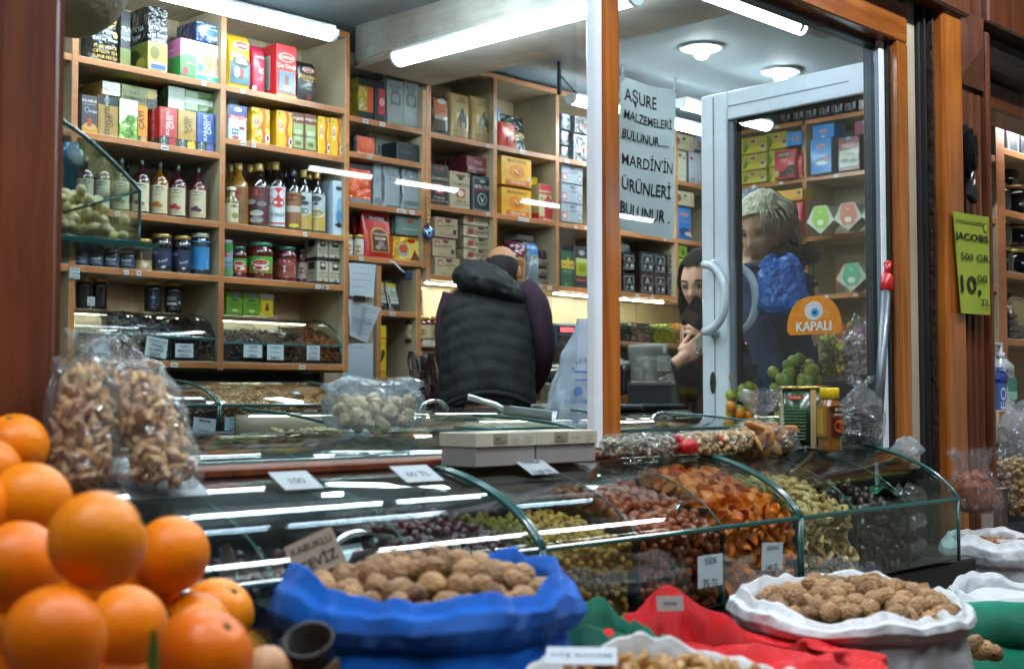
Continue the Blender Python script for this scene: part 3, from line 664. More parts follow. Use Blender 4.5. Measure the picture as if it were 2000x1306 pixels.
box(571, 594, 218, Z2b, Y, '6e3524', 'brown and green organic tea box, left of a matching pair', [Q(.08, .08, .92, .72, '93a06a'), Q(.2, .3, .8, .55, 'b4bd92'), T(.5, .86, .1, 'organik', 'e0cdb8'), T(.5, .42, .1, 'hemşin', '3c4a22'), E_(.5, .2, .25, .05, '5e6a3a')], d=.09, group='brown and green organic tea boxes')
box(595, 619, 221, Z2b, Y, '6e3524', 'brown and green organic tea box, right of a matching pair', [Q(.08, .08, .92, .72, '93a06a'), Q(.2, .3, .8, .55, 'b4bd92'), T(.5, .86, .1, 'organik', 'e0cdb8'), T(.5, .42, .1, 'hemşin', '3c4a22'), E_(.5, .2, .25, .05, '5e6a3a')], d=.09, group='brown and green organic tea boxes')
teacup(622, 645, 226, 'yellow tea box with a red logo, second from the shelf end', dy=-.005)
teacup(646, 670, 229, 'yellow tea box with a poured glass at the shelf end', dy=-.004)
# ---- third shelf: long-necked bottles
OV = [E_(.5, .86, .3, .07, '4a6a58'), T(.5, .86, .06, 'Doğan', 'e8ecdc'), T(.5, .66, .05, 'SİRKESİ', '6a6450')]
for cx, yt, fill, dy, cap, lab, name in [
  (176, 300, '3a1a22', 0, '1d2b2c', 'b9b49a', 'dark vinegar bottle nearest the shelf end, behind the nut bin'),
  (210, 302, '4a2026', 0, '1d2b2c', 'b9b49a', 'plum coloured vinegar bottle, second from the shelf end'),
  (246, 304, '4a4a20', 0, '1d2b2c', 'b9b49a', 'olive vinegar bottle seen through the corner of the nut bin'),
  (286, 306, '38161c', 0, '16282a', 'c5bb98', 'dark red vinegar bottle with a berry label'),
  (322, 311, '7a4a12', 0, '16282a', 'c5bb98', 'amber vinegar bottle with an orange fruit label'),
  (357, 317, '4a1820', 0, '16282a', 'c5bb98', 'ruby vinegar bottle with a pomegranate label'),
  (397, 322, '5a2028', 0, '16282a', 'c5bb98', 'reddish vinegar bottle with a grape label, last of the row'),
  (258, 312, '2e3a14', .1, '16282a', None, 'dark bottle standing in the second row behind the berry bottle'),
  (331, 320, '5a3a12', .1, '16282a', None, 'amber bottle standing in the second row behind the orange one')]:
 fr = {'38161c': '8a4038', '7a4a12': 'b06a28', '4a1820': 'a83040', '5a2028': '5a3050'}.get(fill, '6a7a50')
 bottle(cx, 36, yt, Z3, Y + dy, fill, cap, name, lab, OV + [E_(.4, .3, .16, .08, fr), E_(.6, .26, .14, .07, fr), E_(.5, .36, .1, .05, fr), Q(.2, .08, .8, .1, '8a8468')], (.06, .56), .24, .60, group='vinegar bottles')
# ---- third shelf: oils and syrups
bottle(461, 30, 362, Z3, Y - .01, '6a5a2a', 'cfc9ae', 'small clear bottle with a cream paper label, in front of the oils', 'c9bf98', [E_(.7, .85, .25, .07, '5c4a2a'), E_(.75, .35, .2, .14, '8a8a48')], (.05, .55), .45, .60, caph=.1)
for cx, w, yt, fill, cap, dy, lab, items, lb in [
  (463, 36, 318, '8a5a18', 'b08f4c', .07, None, (), 'amber oil bottle with a gold cap, second row left'),
  (478, 40, 314, '9a6a22', 'b08f4c', .03, '7a5020', [E_(.5, .8, .4, .1, 'a83022'), E_(.5, .3, .3, .1, '5a4030')], 'golden oil bottle with a red logo'),
  (501, 36, 318, '2a0d12', 'b08f4c', .04, None, (), 'very dark red syrup bottle without a label'),
  (519, 44, 314, '150a0e', 'b08f4c', .0, '4a1a1e', [E_(.5, .85, .45, .08, 'a83022'), E_(.3, .6, .18, .07, '8a8a88'), E_(.7, .55, .18, .07, '6f6f70'), E_(.5, .3, .25, .08, 'a8a8a0'), E_(.5, .12, .25, .08, '8a8a88')], 'dark syrup bottle with a red and grey label'),
  (532, 30, 312, '150a0e', 'b08f4c', .09, None, (), 'dark bottle with a gold cap in the back row of syrups'),
  (551, 42, 311, '120a0c', 'b08f4c', .01, 'c4ccd2', [E_(.68, .82, .35, .16, 'c8242a'), E_(.7, .6, .25, .12, 'b8342c'), Q(.1, .55, .5, .57, '303030'), Q(0, .06, 1, .1, 'b52a30'), T(.62, .3, .08, 'NAR EKŞİSİ', '4a6a6a')], 'tallest dark bottle with a white pomegranate label'),
  (568, 30, 330, '101214', '23262a', .06, None, (), 'black bottle in the back row beside the pomegranate label'),
  (584, 38, 326, '14100e', '23262a', .01, '8a5a34', [Q(.1, .45, .9, .62, 'b9b0a4'), E_(.5, .85, .35, .1, '5a2414'), E_(.6, .08, .2, .05, 'c9c22a')], 'black capped bottle with a copper label'),
  (604, 34, 328, '0e1012', 'b08f4c', .0, 'a9b4b6', [Q(0, 0, 1, .45, 'b09248'), E_(.5, .5, .4, .12, 'c9ccca'), E_(.5, .5, .3, .09, '6f7a78'), E_(.4, .85, .25, .08, '30363a'), E_(.6, .72, .2, .06, '30363a')], 'black oil bottle with a silver and gold label, left one'),
  (613, 24, 333, '0e1012', 'b08f4c', .08, None, (), 'gold capped bottle peeping between the two silver labels'),
  (630, 34, 331, '0e1012', 'b08f4c', .0, 'a9b4b6', [Q(0, 0, 1, .45, 'b09248'), E_(.5, .48, .4, .12, 'c9b98a'), E_(.5, .48, .3, .09, '8a7a48'), E_(.5, .88, .25, .08, '30363a'), E_(.5, .74, .1, .04, '30363a')], 'black oil bottle with a silver and gold label, right one')]:
 bottle(cx, w, yt, Z3, Y + dy, fill, cap, lb, lab, items, (.05, .62), .30, .62, group='oil and syrup bottles')
box(651, 673, 352, Z3, Y - .01, 'b4c6d4', 'pale blue and white oil carton at the end of the bottles', [E_(.5, .86, .3, .04, '30404a'), E_(.6, .5, .3, .2, '7fa4c4'), E_(.5, .35, .25, .12, '4f80b0'), ('g', [(.1, .19), (.5, .14), (.95, .18), (.5, .25)], '20262c')], d=.07)
# ---- fourth shelf: jam jars
BL = [E_(.5, .85, .3, .08, '8fa0b4')]
for cx, w, yt, lb in [(166, 28, 483, 'small dark jam jar nearest the shelf end'), (195, 33, 484, 'small dark jam jar, second in the row'), (226, 35, 486, 'small dark jam jar, third in the row'), (257, 33, 488, 'small dark jam jar beside the honey jar')]:
 jar(cx, w, yt, Z4, Y, '12141c', '2e2e30', lb, '232b42', [T(.5, .62, .3, 'Reçel', 'cfd4dc'), T(.5, .25, .2, 'DOĞAL', '8fa0b4'), Q(.1, .08, .9, .14, '5a6880')], 'small jam jars', (.15, .72))
jar(289, 42, 464, Z4, Y, 'a8946a', 'b79a55', 'honey jar with a yellow diamond label', '33281a', [('g', [(.5, .95), (.9, .5), (.5, .05), (.1, .5)], 'c9a23a'), T(.5, .55, .16, 'Tahin', '3a2a10', 0, .5), E_(.08, .3, .08, .14, '8fa0b4')], None, (.34, .84))
jar(327, 46, 454, Z4, Y, '12161e', 'b79a55', 'large dark jam jar with a dark blue label, left one', '1f2c4c', [T(.6, .3, .3, 'Reçel', 'b9c4d0', 20, .5), E_(.25, .75, .16, .1, '6a7f9a')], 'large jam jars')
jar(366, 44, 458, Z4, Y, '12161e', 'b79a55', 'large dark jam jar with a dark blue label, right one', '1f2c4c', [T(.6, .3, .3, 'Reçel', 'b9c4d0', 20, .5), E_(.25, .75, .16, .1, '6a7f9a')], 'large jam jars')
jar(402, 42, 453, Z4, Y - .005, '1a2430', 'c8c4b4', 'jar with a bright blue label at the end of the shelf', '2f86c4', [('g', [(.08, .85), (.92, .85), (.8, .05), (.25, .05)], 'dfe8ee'), E_(.5, .86, .25, .07, '30404a'), T(.5, .48, .18, 'Andız', '2f86c4', 0, .5), T(.5, .3, .1, 'pekmezi', '2f86c4', 0, .5)], None, (.12, .82))
# ---- fourth shelf: tomato paste and small cartons
jar(450, 28, 467, Z4, Y, '4f6f6a', '9aa0a0', 'pickle jar with a green and blue label at the left end', '7fa4b4', [Q(0, .78, 1, 1, '3c8a3a'), E_(.5, .68, .4, .09, 'b03a38'), T(.5, .42, .12, 'domates', '2f4a5a'), T(.5, .28, .12, 'salçası', '2f4a5a'), Q(0, 0, 1, .2, '4f8a58')], None, (.06, .88))
RD = [Q(0, 0, 1, .5, 'b8301e'), Q(0, .5, 1, 1, '4f9a34'), E_(.55, .62, .26, .2, 'e6d8cc'), E_(.55, .64, .2, .14, 'b02a28'), E_(.58, .32, .24, .16, 'd8cfc0'), E_(.5, .3, .1, .1, 'a02018')]
jar(475, 36, 479, Z4, Y, '4a0f0c', '1f4a3c', 'tomato paste jar with a dark green lid, left one', '4f9a34', RD, 'tomato paste jars')
jar(494, 22, 480, Z4, Y + .09, '4a0f0c', '1f4a3c', 'tomato paste jar partly hidden behind the largest jar', '4f9a34', RD, 'tomato paste jars')
jar(523, 56, 470, Z4, Y - .01, '5a1410', '2f7a5a', 'largest tomato paste jar with a green and red label', '4f9a34', RD, 'tomato paste jars')
jar(547, 26, 482, Z4, Y + .08, '4a0f0c', '1f4a3c', 'tomato paste jar tucked behind the largest one, right side', '4f9a34', RD, 'tomato paste jars')
jar(571, 44, 479, Z4, Y, '5f1812', '1f5a48', 'red pepper paste jar with a white arched label', '8a3a30', [E_(.5, .45, .45, .45, 'd6d4cc'), Q(0, .0, 1, .3, '8a4a3c'), E_(.5, .72, .25, .1, 'b03a38')], 'tomato paste jars', (.12, .66))
jar(596, 22, 485, Z4, Y + .07, '5f1812', '4a5a50', 'narrow red pepper paste jar beside the white cartons', 'b9b4ac', [E_(.5, .5, .3, .2, 'a83a30')], 'tomato paste jars')
CW = [Q(0, 0, 1, .14, '1e1d1c'), Q(.25, .64, .75, .97, '26231f'), E_(.5, .84, .2, .08, 'd0cab8'), T(.5, .5, .12, 'HİNDİSTAN', '3a342c'), T(.5, .36, .12, 'CEVİZ YAĞI', '3a342c'), E_(.5, .2, .08, .07, '8a7a58'), E_(.5, .15, .1, .03, '2a2620')]
h1 = at(620, 508, Y).z
for a, b, zb, yt, lb in [(620, 641, Z4, 509, 'white coconut oil carton, bottom left of a stack of four'), (643, 667, Z4, 511, 'white coconut oil carton, bottom right of a stack of four'), (620, 641, h1 + .003, 466, 'white coconut oil carton, top left of a stack of four'), (643, 667, h1 + .003, 468, 'white coconut oil carton, top right of a stack of four')]:
 box(a, b, yt, zb, Y, 'bdb7a2', lb, CW, d=.085, name='oil_carton', cat='carton', group='white coconut oil cartons', left=[Q(0, 0, 1, .14, '1e1d1c'), Q(.3, .66, .8, .97, '2a2724'), T(.5, .5, .08, 'içindekiler', '4a4438')])
# ---- bottom: dark molasses jars and green cartons on the bin tops
ZT = at(187, 601, Y).z
for cx, w, yt, lab, items, lb in [(171, 34, 539, None, (), 'dark molasses jar nearest the shelf end, on the bin top'), (202, 34, 540, None, (), 'dark molasses jar with a dusty top, second on the bin top'),
  (308, 38, 546, '16181a', [('g', [(.55, .95), (.9, .5), (.55, .05), (.2, .5)], '2f86c4'), T(.55, .5, .14, 'dut', 'd8e4ee', 0, .4), E_(.05, .4, .08, .12, '8f9aa4')], 'dark molasses jar with a blue diamond label'), (347, 38, 549, '16181a', [Q(.3, .4, .7, .62, '6a6e72'), Q(.3, .1, .7, .24, 'b9bcc0'), E_(.85, .25, .08, .1, '9aa0a4')], 'dark molasses jar with a small white sticker')]:
 jar(cx, w, yt, ZT, Y + .04, '0f0d0e', 'b79a55', lb, lab, items, 'molasses jars on the bin', (.2, .72))
q = MB(); q.box(-.014, .014, 0, .002, 0, .032, mat('price_sticker', 'd9dde0', .5)); q.deco(lambda u, v, o: (-.014 + .028 * u, -o, .032 * v), [T(.5, .75, .2, 'KUR', '1c2438'), T(.5, .48, .2, 'DUT', '1c2438'), T(.5, .2, .25, '40 TL', '1c2438')], .9)
tag(q.build('price_card', None, at(178, 597, Y + .03)), 'tiny white price sticker on the first molasses jar', 'price card')
GT = [Q(.4, .75, .75, 1, '8a9ab0'), E_(.5, .66, .25, .05, '3a5a1e'), T(.5, .48, .1, 'YEŞİL ÇAY', '2f4a14'), T(.5, .34, .07, 'limonlu', '2f4a14'), Q(.08, .06, .92, .08, '3f6a20'), E_(.5, .2, .2, .07, 'b9d878')]
ZT2 = at(443, 614, Y + .04).z
box(443, 474, 570, ZT2, Y + .04, '6fa02c', 'lime green tea box on the right bin, left one', GT, d=.07, group='lime green tea boxes')
box(476, 507, 571, ZT2, Y + .04, '6fa02c', 'lime green tea box on the right bin, middle one', GT, d=.07, group='lime green tea boxes')
box(508, 535, 574, ZT2, Y + .04, 'c9b81e', 'yellow tea box on the right bin with a red figure', [Q(0, .8, 1, 1, 'd0d2cc'), Q(.15, .15, .85, .7, 'd8c42a'), E_(.5, .35, .16, .12, '8a2a14'), Q(.42, .35, .58, .6, '8a2a14')], kind='foil', d=.07)
# left-hand partial bay: small white cartons
box(122, 143, 72, Z1, Y + .04, 'cfd2d4', 'white carton with a red foot at the window edge, top shelf', [Q(0, 0, 1, .25, 'b03030')], d=.1, name='carton', cat='carton')
# goods on the narrow column
Y = YB + .03
box(699, 729, 151, ZA, Y, 'b8a02c', 'yellow and orange tea box with black bands on the column top shelf', [Q(.62, .2, 1, .82, 'd0521c'), Q(0, 0, 1, .2, '17191c'), Q(0, .82, 1, 1, '2a2c28'), Q(.4, .25, .58, .3, 'd8c878')], d=.10, kind='foil', side='a89430')
box(732, 752, 156, ZA, Y, '1c1e22', 'black tea box with a red panel beside the grey tins', [Q(.35, .2, 1, .82, 'b52f3a'), E_(.7, .5, .25, .1, 'd8a0a0')], d=.10)
GR = [E_(.5, .62, .32, .14, '5c6468'), Q(.18, .45, .82, .62, '5c6468'), E_(.5, .6, .24, .1, '878d8e'), T(.5, .86, .07, 'BÜYÜK', '40484c'), T(.5, .78, .07, 'KEYF', '40484c'), Q(.1, .04, .9, .05, '6a7072')]
box(757, 788, 153, ZA, Y, '8b9190', 'tall grey tea tin with a dark arch, left one', GR, d=.09, group='tall grey tea tins')
box(788.5, 818, 156, ZA, Y, '8b9190', 'tall grey tea tin with a dark arch, right one', GR, d=.09, group='tall grey tea tins')
box(694, 732, 263, ZBm, Y, 'd4521e', 'small orange tea box with a black end', [Q(0, 0, .1, 1, '26282a'), Q(.1, 0, 1, .1, 'b0b4b4')], d=.08, kind='foil', side='26282a')
box(735, 770, 262, ZBm, Y + .1, '9b988c', 'beige router box with dark slots on the thin shelf', [*[Q(.1 + .16 * i, .3, .2 + .16 * i, .62, '22262a') for i in range(5)], Q(.1, .7, .9, .72, '6a675e')], d=.06, name='network_box', cat='network box')
box(722, 780, 252, at(722, 266, Y + .1).z, Y + .11, 'b2ae9e', 'beige plastic cover plate above the slotted box', [], d=.05, name='cover_plate', cat='plate')
box(776, 823, 276, ZBm, Y - .005, '1d2228', 'long matt black carton at the end of the thin shelf', [T(.3, .5, .2, 'black tea', '5a6068', 0, .4)], d=.12)
box(683, 728, 319, ZC, Y, 'de5216', 'orange foil tea pack with black edges on the third column shelf', [Q(0, .88, 1, 1, '2a2e30'), Q(0, 0, 1, .13, '7a8082'), Q(.92, 0, 1, 1, '2a2e30')], kind='foil', d=.06)
box(729, 750, 309, ZC, Y + .02, '7f8b94', 'grey blue foil pack standing beside the orange pack', [Q(.1, .2, .7, .9, '98a4ac'), T(.4, .55, .05, 'TEA', '4a5660', 90)], kind='foil', d=.06)
SV = [Q(.06, .05, .94, .93, '8e979c'), Q(0, .0, 1, .05, '23282c'), T(.5, .7, .06, 'TEAPACK', '3a444c'), T(.5, .6, .04, 'EARL GREY', '3a444c'), ('g', [(.05, .97), (.25, 1), (.12, .86)], 'c99a2a')]
bag(751, 785, 312, ZC, Y, '6b747a', 'crumpled silver tea pack, left of two', SV, d=.06, group='crumpled silver tea packs')
bag(787, 825, 319, ZC, Y, '6b747a', 'crumpled silver tea pack, right of two', SV + [Q(.1, .12, .9, .2, '6a747a')], d=.06, group='crumpled silver tea packs')
RP = [Q(0, .80, 1, .88, '1a1516'), T(.5, .84, .06, 'DR-KEEPER', 'e8e0d8'), E_(.5, .48, .3, .17, 'c99a3a'), Q(.2, .12, .8, .48, 'c99a3a'), E_(.5, .47, .26, .14, '4a1c1a'), Q(.24, .14, .76, .47, '4a1c1a'), T(.5, .5, .05, 'TÜRK KAHVE', 'e6d6b8', 0, .46), T(.5, .41, .06, 'BADEM', 'e6d6b8', 0, .46), E_(.4, .22, .1, .05, '9a8a7a'), E_(.6, .22, .1, .05, '6a5a50'), E_(.5, .3, .1, .05, '8a7a6a')]
bag(698, 720, 412, ZD, Y + .09, 'a01a1c', 'red stand-up pouch half hidden behind the large red one', [Q(0, .80, 1, .88, '1a1516')], d=.07, pouch=True, group='red stand-up pouches')
bag(716, 771, 407, ZD, Y - .01, 'b81e1e', 'large red stand-up pouch with an arched dark window', RP, d=.08, pouch=True, kind='card', group='red stand-up pouches')
jar(686, 18, 457, ZD, Y - .005, 'b0aa98', 'b79a55', 'small white spice jar with a gold lid, left one', 'c9cac4', [E_(.5, .4, .3, .3, 'a86030')], 'small white spice jars', (.1, .7))
jar(707, 22, 457, ZD, Y - .005, 'b0aa98', 'b79a55', 'small white spice jar with a gold lid, right one', 'c9cac4', [E_(.5, .4, .3, .3, 'b07a30')], 'small white spice jars', (.1, .7))
zt = at(765, 462, Y).z
box(768, 823, 460, ZD, Y, 'd2a01c', 'yellow foil tea box under the dark green foil pack', [('g', [(.2, .1), (.55, .95), (.95, .85), (.9, .1)], 'dfc060'), E_(.35, .45, .2, .3, '9aa0a0'), E_(.35, .5, .15, .18, 'b8542a'), ('g', [(.6, .05), (.75, .5), (.95, .05)], '7a3a18'), E_(.62, .85, .14, .1, 'b0241c')], kind='foil', d=.11, side='c48c14')
box(774, 826, 420, zt + .012, Y, '4f6660', 'dark green foil tea pack lying on the yellow box', [Q(.06, .1, .94, .9, '5f7a72'), E_(.5, .75, .14, .1, 'a83a38'), Q(.2, .3, .8, .38, '8aa09a')], kind='foil', d=.10)
# evil-eye charm hanging on the upright
p = at(836, 455, YB - .022)
t = thing('evil_eye_charm', 'blue glass evil eye charm hanging on a wooden bead string', 'charm', p)
q = MB(); q.x = Matrix.Rotation(R(90), 4, 'X'); q.lathe([(.0, -.008), (.03, -.008), (.036, 0), (.03, .008), (0, .008)], mat('cobalt_glass', '14264f', .08, coat=1.), 24, cap0=False, cap1=False)
for r, z, c in ((.022, .0085, '2f86c4'), (.014, .009, 'b9d4e4'), (.010, .0095, '1a5aa0'), (.005, .010, '0a0c12')): q.lathe([(r, z - .002), (r, z)], mat('charm_' + c, c, .1, coat=1.), 18)
q.build('disc', t)
q = MB(); q.tube([(0, 0, .034), (-.002, .004, .12), (0, .008, .16)], .003, mat('cord', 'a98a58', .6), 6)
for z, r in ((.05, .008), (.068, .010), (.084, .007), (.162, .009)): q.lathe([(0, z - r), (r * .8, z - r * .6), (r, z), (r * .8, z + r * .6), (0, z + r)], mat('bead', 'b08a5a', .4), 10, cap0=False, cap1=False)
q.build('string', t)
# goods on the long back shelves
ELE = [('g', [(.28, .30), (.28, .45), (.38, .54), (.62, .54), (.74, .46), (.76, .25), (.68, .25), (.66, .36), (.5, .36), (.48, .25), (.38, .25), (.38, .36), (.33, .36), (.30, .24), (.25, .26)], '3a3228'), E_(.5, .58, .1, .05, '3a3228'), E_(.52, .64, .05, .03, '3a3228')]
CR = [*ELE, T(.5, .86, .06, 'WISE', '5a4420'), T(.5, .79, .05, 'ELEPHANT', '5a4420'), T(.5, .17, .04, 'PURE CEYLON TEA', '5a4420'), T(.5, .1, .03, 'TEA', '5a4420'), Q(0, 0, 1, .055, '6a1c22')]
bag(846, 880, 176, ZR1, Y, '2b2e30', 'dark tea pack with an orange front at the left of the top row', [Q(.1, .42, .96, .95, 'bf6a3a'), E_(.35, .4, .25, .07, '9a948a'), E_(.75, .38, .25, .06, '9a948a'), Q(.1, .12, .96, .36, '5a4a40'), E_(.5, .78, .25, .06, 'c9ccca'), T(.55, .56, .05, 'ceylon', '8a3a1c')], d=.09)
for a, b, yt, lb in ((884, 921, 176, 'cream tea pack with a dark elephant, left of two'), (926, 964, 183, 'cream tea pack with a dark elephant, right of two')):
 bag(a, b, yt, ZR1, Y, 'b79c66', lb, CR, d=.085, kind='card', crimp=.03, group='cream elephant tea packs')
box(972, 977, 211, ZR1, Y + .02, '1f7fc0', 'narrow blue carton standing against the shelf divider', [], d=.10)
bag(987, 1031, 219, ZR1, Y + .05, '121517', 'black stand-up pouch behind the red tea pouch', [T(.6, .55, .14, 'Alim', 'c9a24a', 0, .6), Q(.2, .42, .9, .46, 'b09038'), E_(.5, .93, .06, .02, 'd8dcdc'), Q(.1, .75, .5, .85, '1e4a32')], d=.08, pouch=True)
bag(977, 1010, 233, ZR1, Y - .005, 'c43a22', 'red and orange tea pouch with a round crest', [E_(.5, .92, .26, .13, 'c9a030'), E_(.5, .92, .22, .11, 'b02a1c'), T(.5, .92, .09, 'Alim', 'f0e6d0', 0, .36), T(.5, .7, .06, 'premium tea', 'e8c060'), Q(0, 0, 1, .06, '1a1414'), Q(.4, .15, .6, .45, '7a1f14'), E_(.9, .3, .08, .05, 'd0a838')], d=.06, kind='card', crimp=.03)
for k, (yt, yb, b) in enumerate(((220, 252, 1114), (254, 282, 1110), (285, 307, 1110))):
 box(1096, b, yt, yb, Y, '2a2d31', 'dark foil packet in the silver stack by the window post, ' + ('lowest', 'middle', 'topmost')[2 - k], [E_(.4, .5, .3, .3, '9aa2a8'), Q(.1, .75, .9, .95, 'aab2b8')], kind='foil', d=.1, group='dark foil packets by the window post')
BV = [T(.42, .5, .34, 'VE', 'a0664a', 0, .8), Q(.03, .03, .05, .97, 'b0b6ba'), Q(.03, .94, .97, .97, 'b0b6ba')]
box(1122, 1165, 225, at(1122, 258, Y).z, Y, '3c4044', 'dark foil box with bronze lettering, on top of its twin', BV, kind='foil', d=.1, group='dark foil boxes with bronze lettering')
box(1120, 1165, 260, ZR1, Y, '3c4044', 'dark foil box with bronze lettering, under its twin', BV, kind='foil', d=.1, group='dark foil boxes with bronze lettering')
CH = [T(.5, .66, .12, 'CHAMPION', '4a3a2a'), E_(.5, .85, .14, .08, '3a2a1e'), E_(.36, .9, .1, .04, '7a2a22'), E_(.64, .9, .1, .04, '7a2a22'), Q(.28, .3, .72, .54, 'b03a2e'), E_(.5, .42, .15, .09, 'd8c8b4'), T(.5, .2, .06, 'PREMIUM', '4a3a2a'), T(.5, .12, .05, 'PURE CEYLON TEA', '4a3a2a')]
box(838, 876, 318, ZR2, Y, '1f1c1e', 'black tea box with a maroon frame, left of the second row', [Q(0, 0, 1, .04, '7a2222'), *[(x[0], *x[1:-1], x[-1]) if x[0] != 't' else ('t', x[1], x[2], x[3], x[4], 'b0a090', 0, .92) for x in CH]], d=.08)
box(912, 956, 303, at(912, 338, Y + .04).z, Y + .02, '6f262e', 'maroon foil tea box laid on the second row', [Q(.04, .1, .96, .95, '7c3038'), T(.5, .65, .22, 'FREE', 'c9a8a4', 0, .7), T(.5, .3, .22, 'BERGAMOT', 'c9a8a4')], kind='foil', d=.22, side='5a1a22')
box(880, 918, 333, ZR2, Y - .005, 'b0a282', 'cream tea box with a red square, middle of the second row', [E_(.12, .93, .06, .03, '9a6a3a'), E_(.88, .93, .06, .03, '5a4a3a'), *CH], d=.08)
box(922, 960, 342, ZR2, Y, '1a2228', 'black tea box with a white leaf in an oval', [Q(.06, .05, .94, .07, '8a949a'), Q(.06, .93, .94, .95, '8a949a'), Q(.06, .05, .08, .95, '8a949a'), Q(.92, .05, .94, .95, '8a949a'), T(.5, .7, .1, 'BETA TEA', 'd8d0c8', 0, .76), Q(.12, .61, .88, .66, '8a2a28'), E_(.5, .36, .24, .17, 'b4bcc0'), E_(.5, .36, .21, .145, '1a2228'), ('g', [(.36, .46), (.5, .24), (.64, .48), (.54, .38), (.5, .32), (.45, .38)], 'c4ccd0'), E_(.5, .86, .16, .04, '9aa2a8')], d=.08)
EM = [T(.5, .86, .11, 'EMONA BRAND', '3a2408', 0, .66), E_(.5, .5, .27, .24, 'd0751a'), Q(.25, .36, .75, .64, 'd0751a'), E_(.52, .46, .1, .09, '7a3a10'), ('g', [(.35, .62), (.52, .52), (.6, .42), (.5, .44)], 'e8b83a'), E_(.88, .3, .05, .06, '8fa4b8'), Q(.14, .03, .92, .2, 'c0601c'), T(.53, .12, .1, 'CEYLON TEA', 'f0dcc0', 0, .5), T(.12, .5, .05, 'TEA', '6a4410', 0, .1)]
ze = at(980, 360, Y).z
box(980, 1038, 364, ZR2, Y - .005, 'd89c12', 'large yellow tea box with an orange oval, under its twin', EM, d=.09, side='c8900e', group='large yellow tea boxes with an orange oval')
box(980, 1038, 302, at(980, 361, Y).z + .003, Y - .005, 'd89c12', 'large yellow tea box with an orange oval, on top of its twin', EM, d=.09, side='c8900e', group='large yellow tea boxes with an orange oval')
box(1038, 1050, 345, at(1038, 366, Y).z, Y + .07, 'd0a818', 'yellow carton showing behind the stacked yellow boxes', [], d=.08)
box(1053, 1087, 358, ZR2, Y, 'b0282c', 'red and cream tea box with a diamond, right of the yellow boxes', [Q(0, .12, 1, .72, 'b8ac82'), Q(.3, .1, .72, .6, 'a82a2c'), ('g', [(.5, .72), (.68, .58), (.5, .44), (.32, .58)], 'b03a2e'), T(.5, .8, .09, 'MAHMOOD TEA', 'ecdcc8'), E_(.14, .6, .07, .04, '6a7a3a'), E_(.86, .6, .07, .04, '6a7a3a'), T(.5, .05, .05, 'PURE CEYLON', 'e8d8c0')], d=.10, side='b3a67c', left=[Q(0, 0, 1, .2, 'b0282c'), Q(.3, .25, .7, .6, 'c9bd96')])
GRB = [E_(.5, .82, .12, .08, '5a5a62'), T(.55, .6, .13, 'CHAMPION', '5a6068', 0, .5), Q(.03, .12, .24, .5, 'a83a34'), E_(.13, .3, .08, .14, 'd0b8b0'), E_(.84, .3, .11, .2, '3e444a'), E_(.84, .3, .085, .15, '8f979d'), Q(.03, .94, .9, .96, '4a5058')]
for k, (yt, yb) in enumerate(((319, 355), (357, 393), (395, 431))):
 box(1097, 1138, yt, yb, Y, '8f979f', 'silver grey tea box in a stack of three by the window post, ' + ('topmost', 'middle', 'lowest')[k], GRB, d=.11, group='silver grey tea boxes in a stack')
CB = [Q(.0, .0, 1, .05, 'b08a88'), Q(.0, .95, 1, 1, 'b08a88'), Q(.1, .5, .28, .85, '9a3026'), E_(.19, .66, .07, .12, 'c9a890'), E_(.55, .84, .12, .09, '4a2a22'), E_(.47, .9, .06, .05, '8a2a22'), E_(.63, .9, .06, .05, '8a2a22'), T(.55, .6, .15, 'CHAMPION', '5a4a34', 0, .5), T(.55, .44, .07, 'TEA', '5a4a34', 0, .3), E_(.84, .3, .08, .15, '3a3634'), T(.5, .13, .08, 'PURE CEYLON TEA', '5a4a34', 0, .6)]
for k, (a, b, yt, yb, d_) in enumerate(((850, 894, 423, 461, 0), (845, 890, 464, 499, -.01), (850, 898, 501, 538, -.02))):
 box(a, b, yt, yb, Y + d_, 'ab9c78', 'cream tea box in the left stack behind the man, ' + ('topmost', 'middle', 'lowest')[k], CB, d=.14, side='a08c78', kind='card', name='tea_box', group='cream tea boxes in the left stack')
CT = [Q(.12, .25, .3, .7, '9a3026'), T(.58, .5, .3, 'CHAMPION', '5a4a34', 0, .45), E_(.84, .36, .07, .24, '3a3634'), E_(.55, .85, .1, .12, '5a2a22')]
for k, (yt, yb) in enumerate(((416, 438), (439, 461), (462, 484), (485, 506), (507, 528), (529, 548))):
 box(906, 966, yt, yb, Y + (k % 3) * .006, 'aa9d80', 'flat cream foil tea box in the right stack by the bald head, ' + ('topmost', 'second from top', 'third from top', 'fourth from top', 'fifth from top', 'lowest')[k], CT, d=.13, side='9a8c70', kind='foil', group='flat cream foil tea boxes')
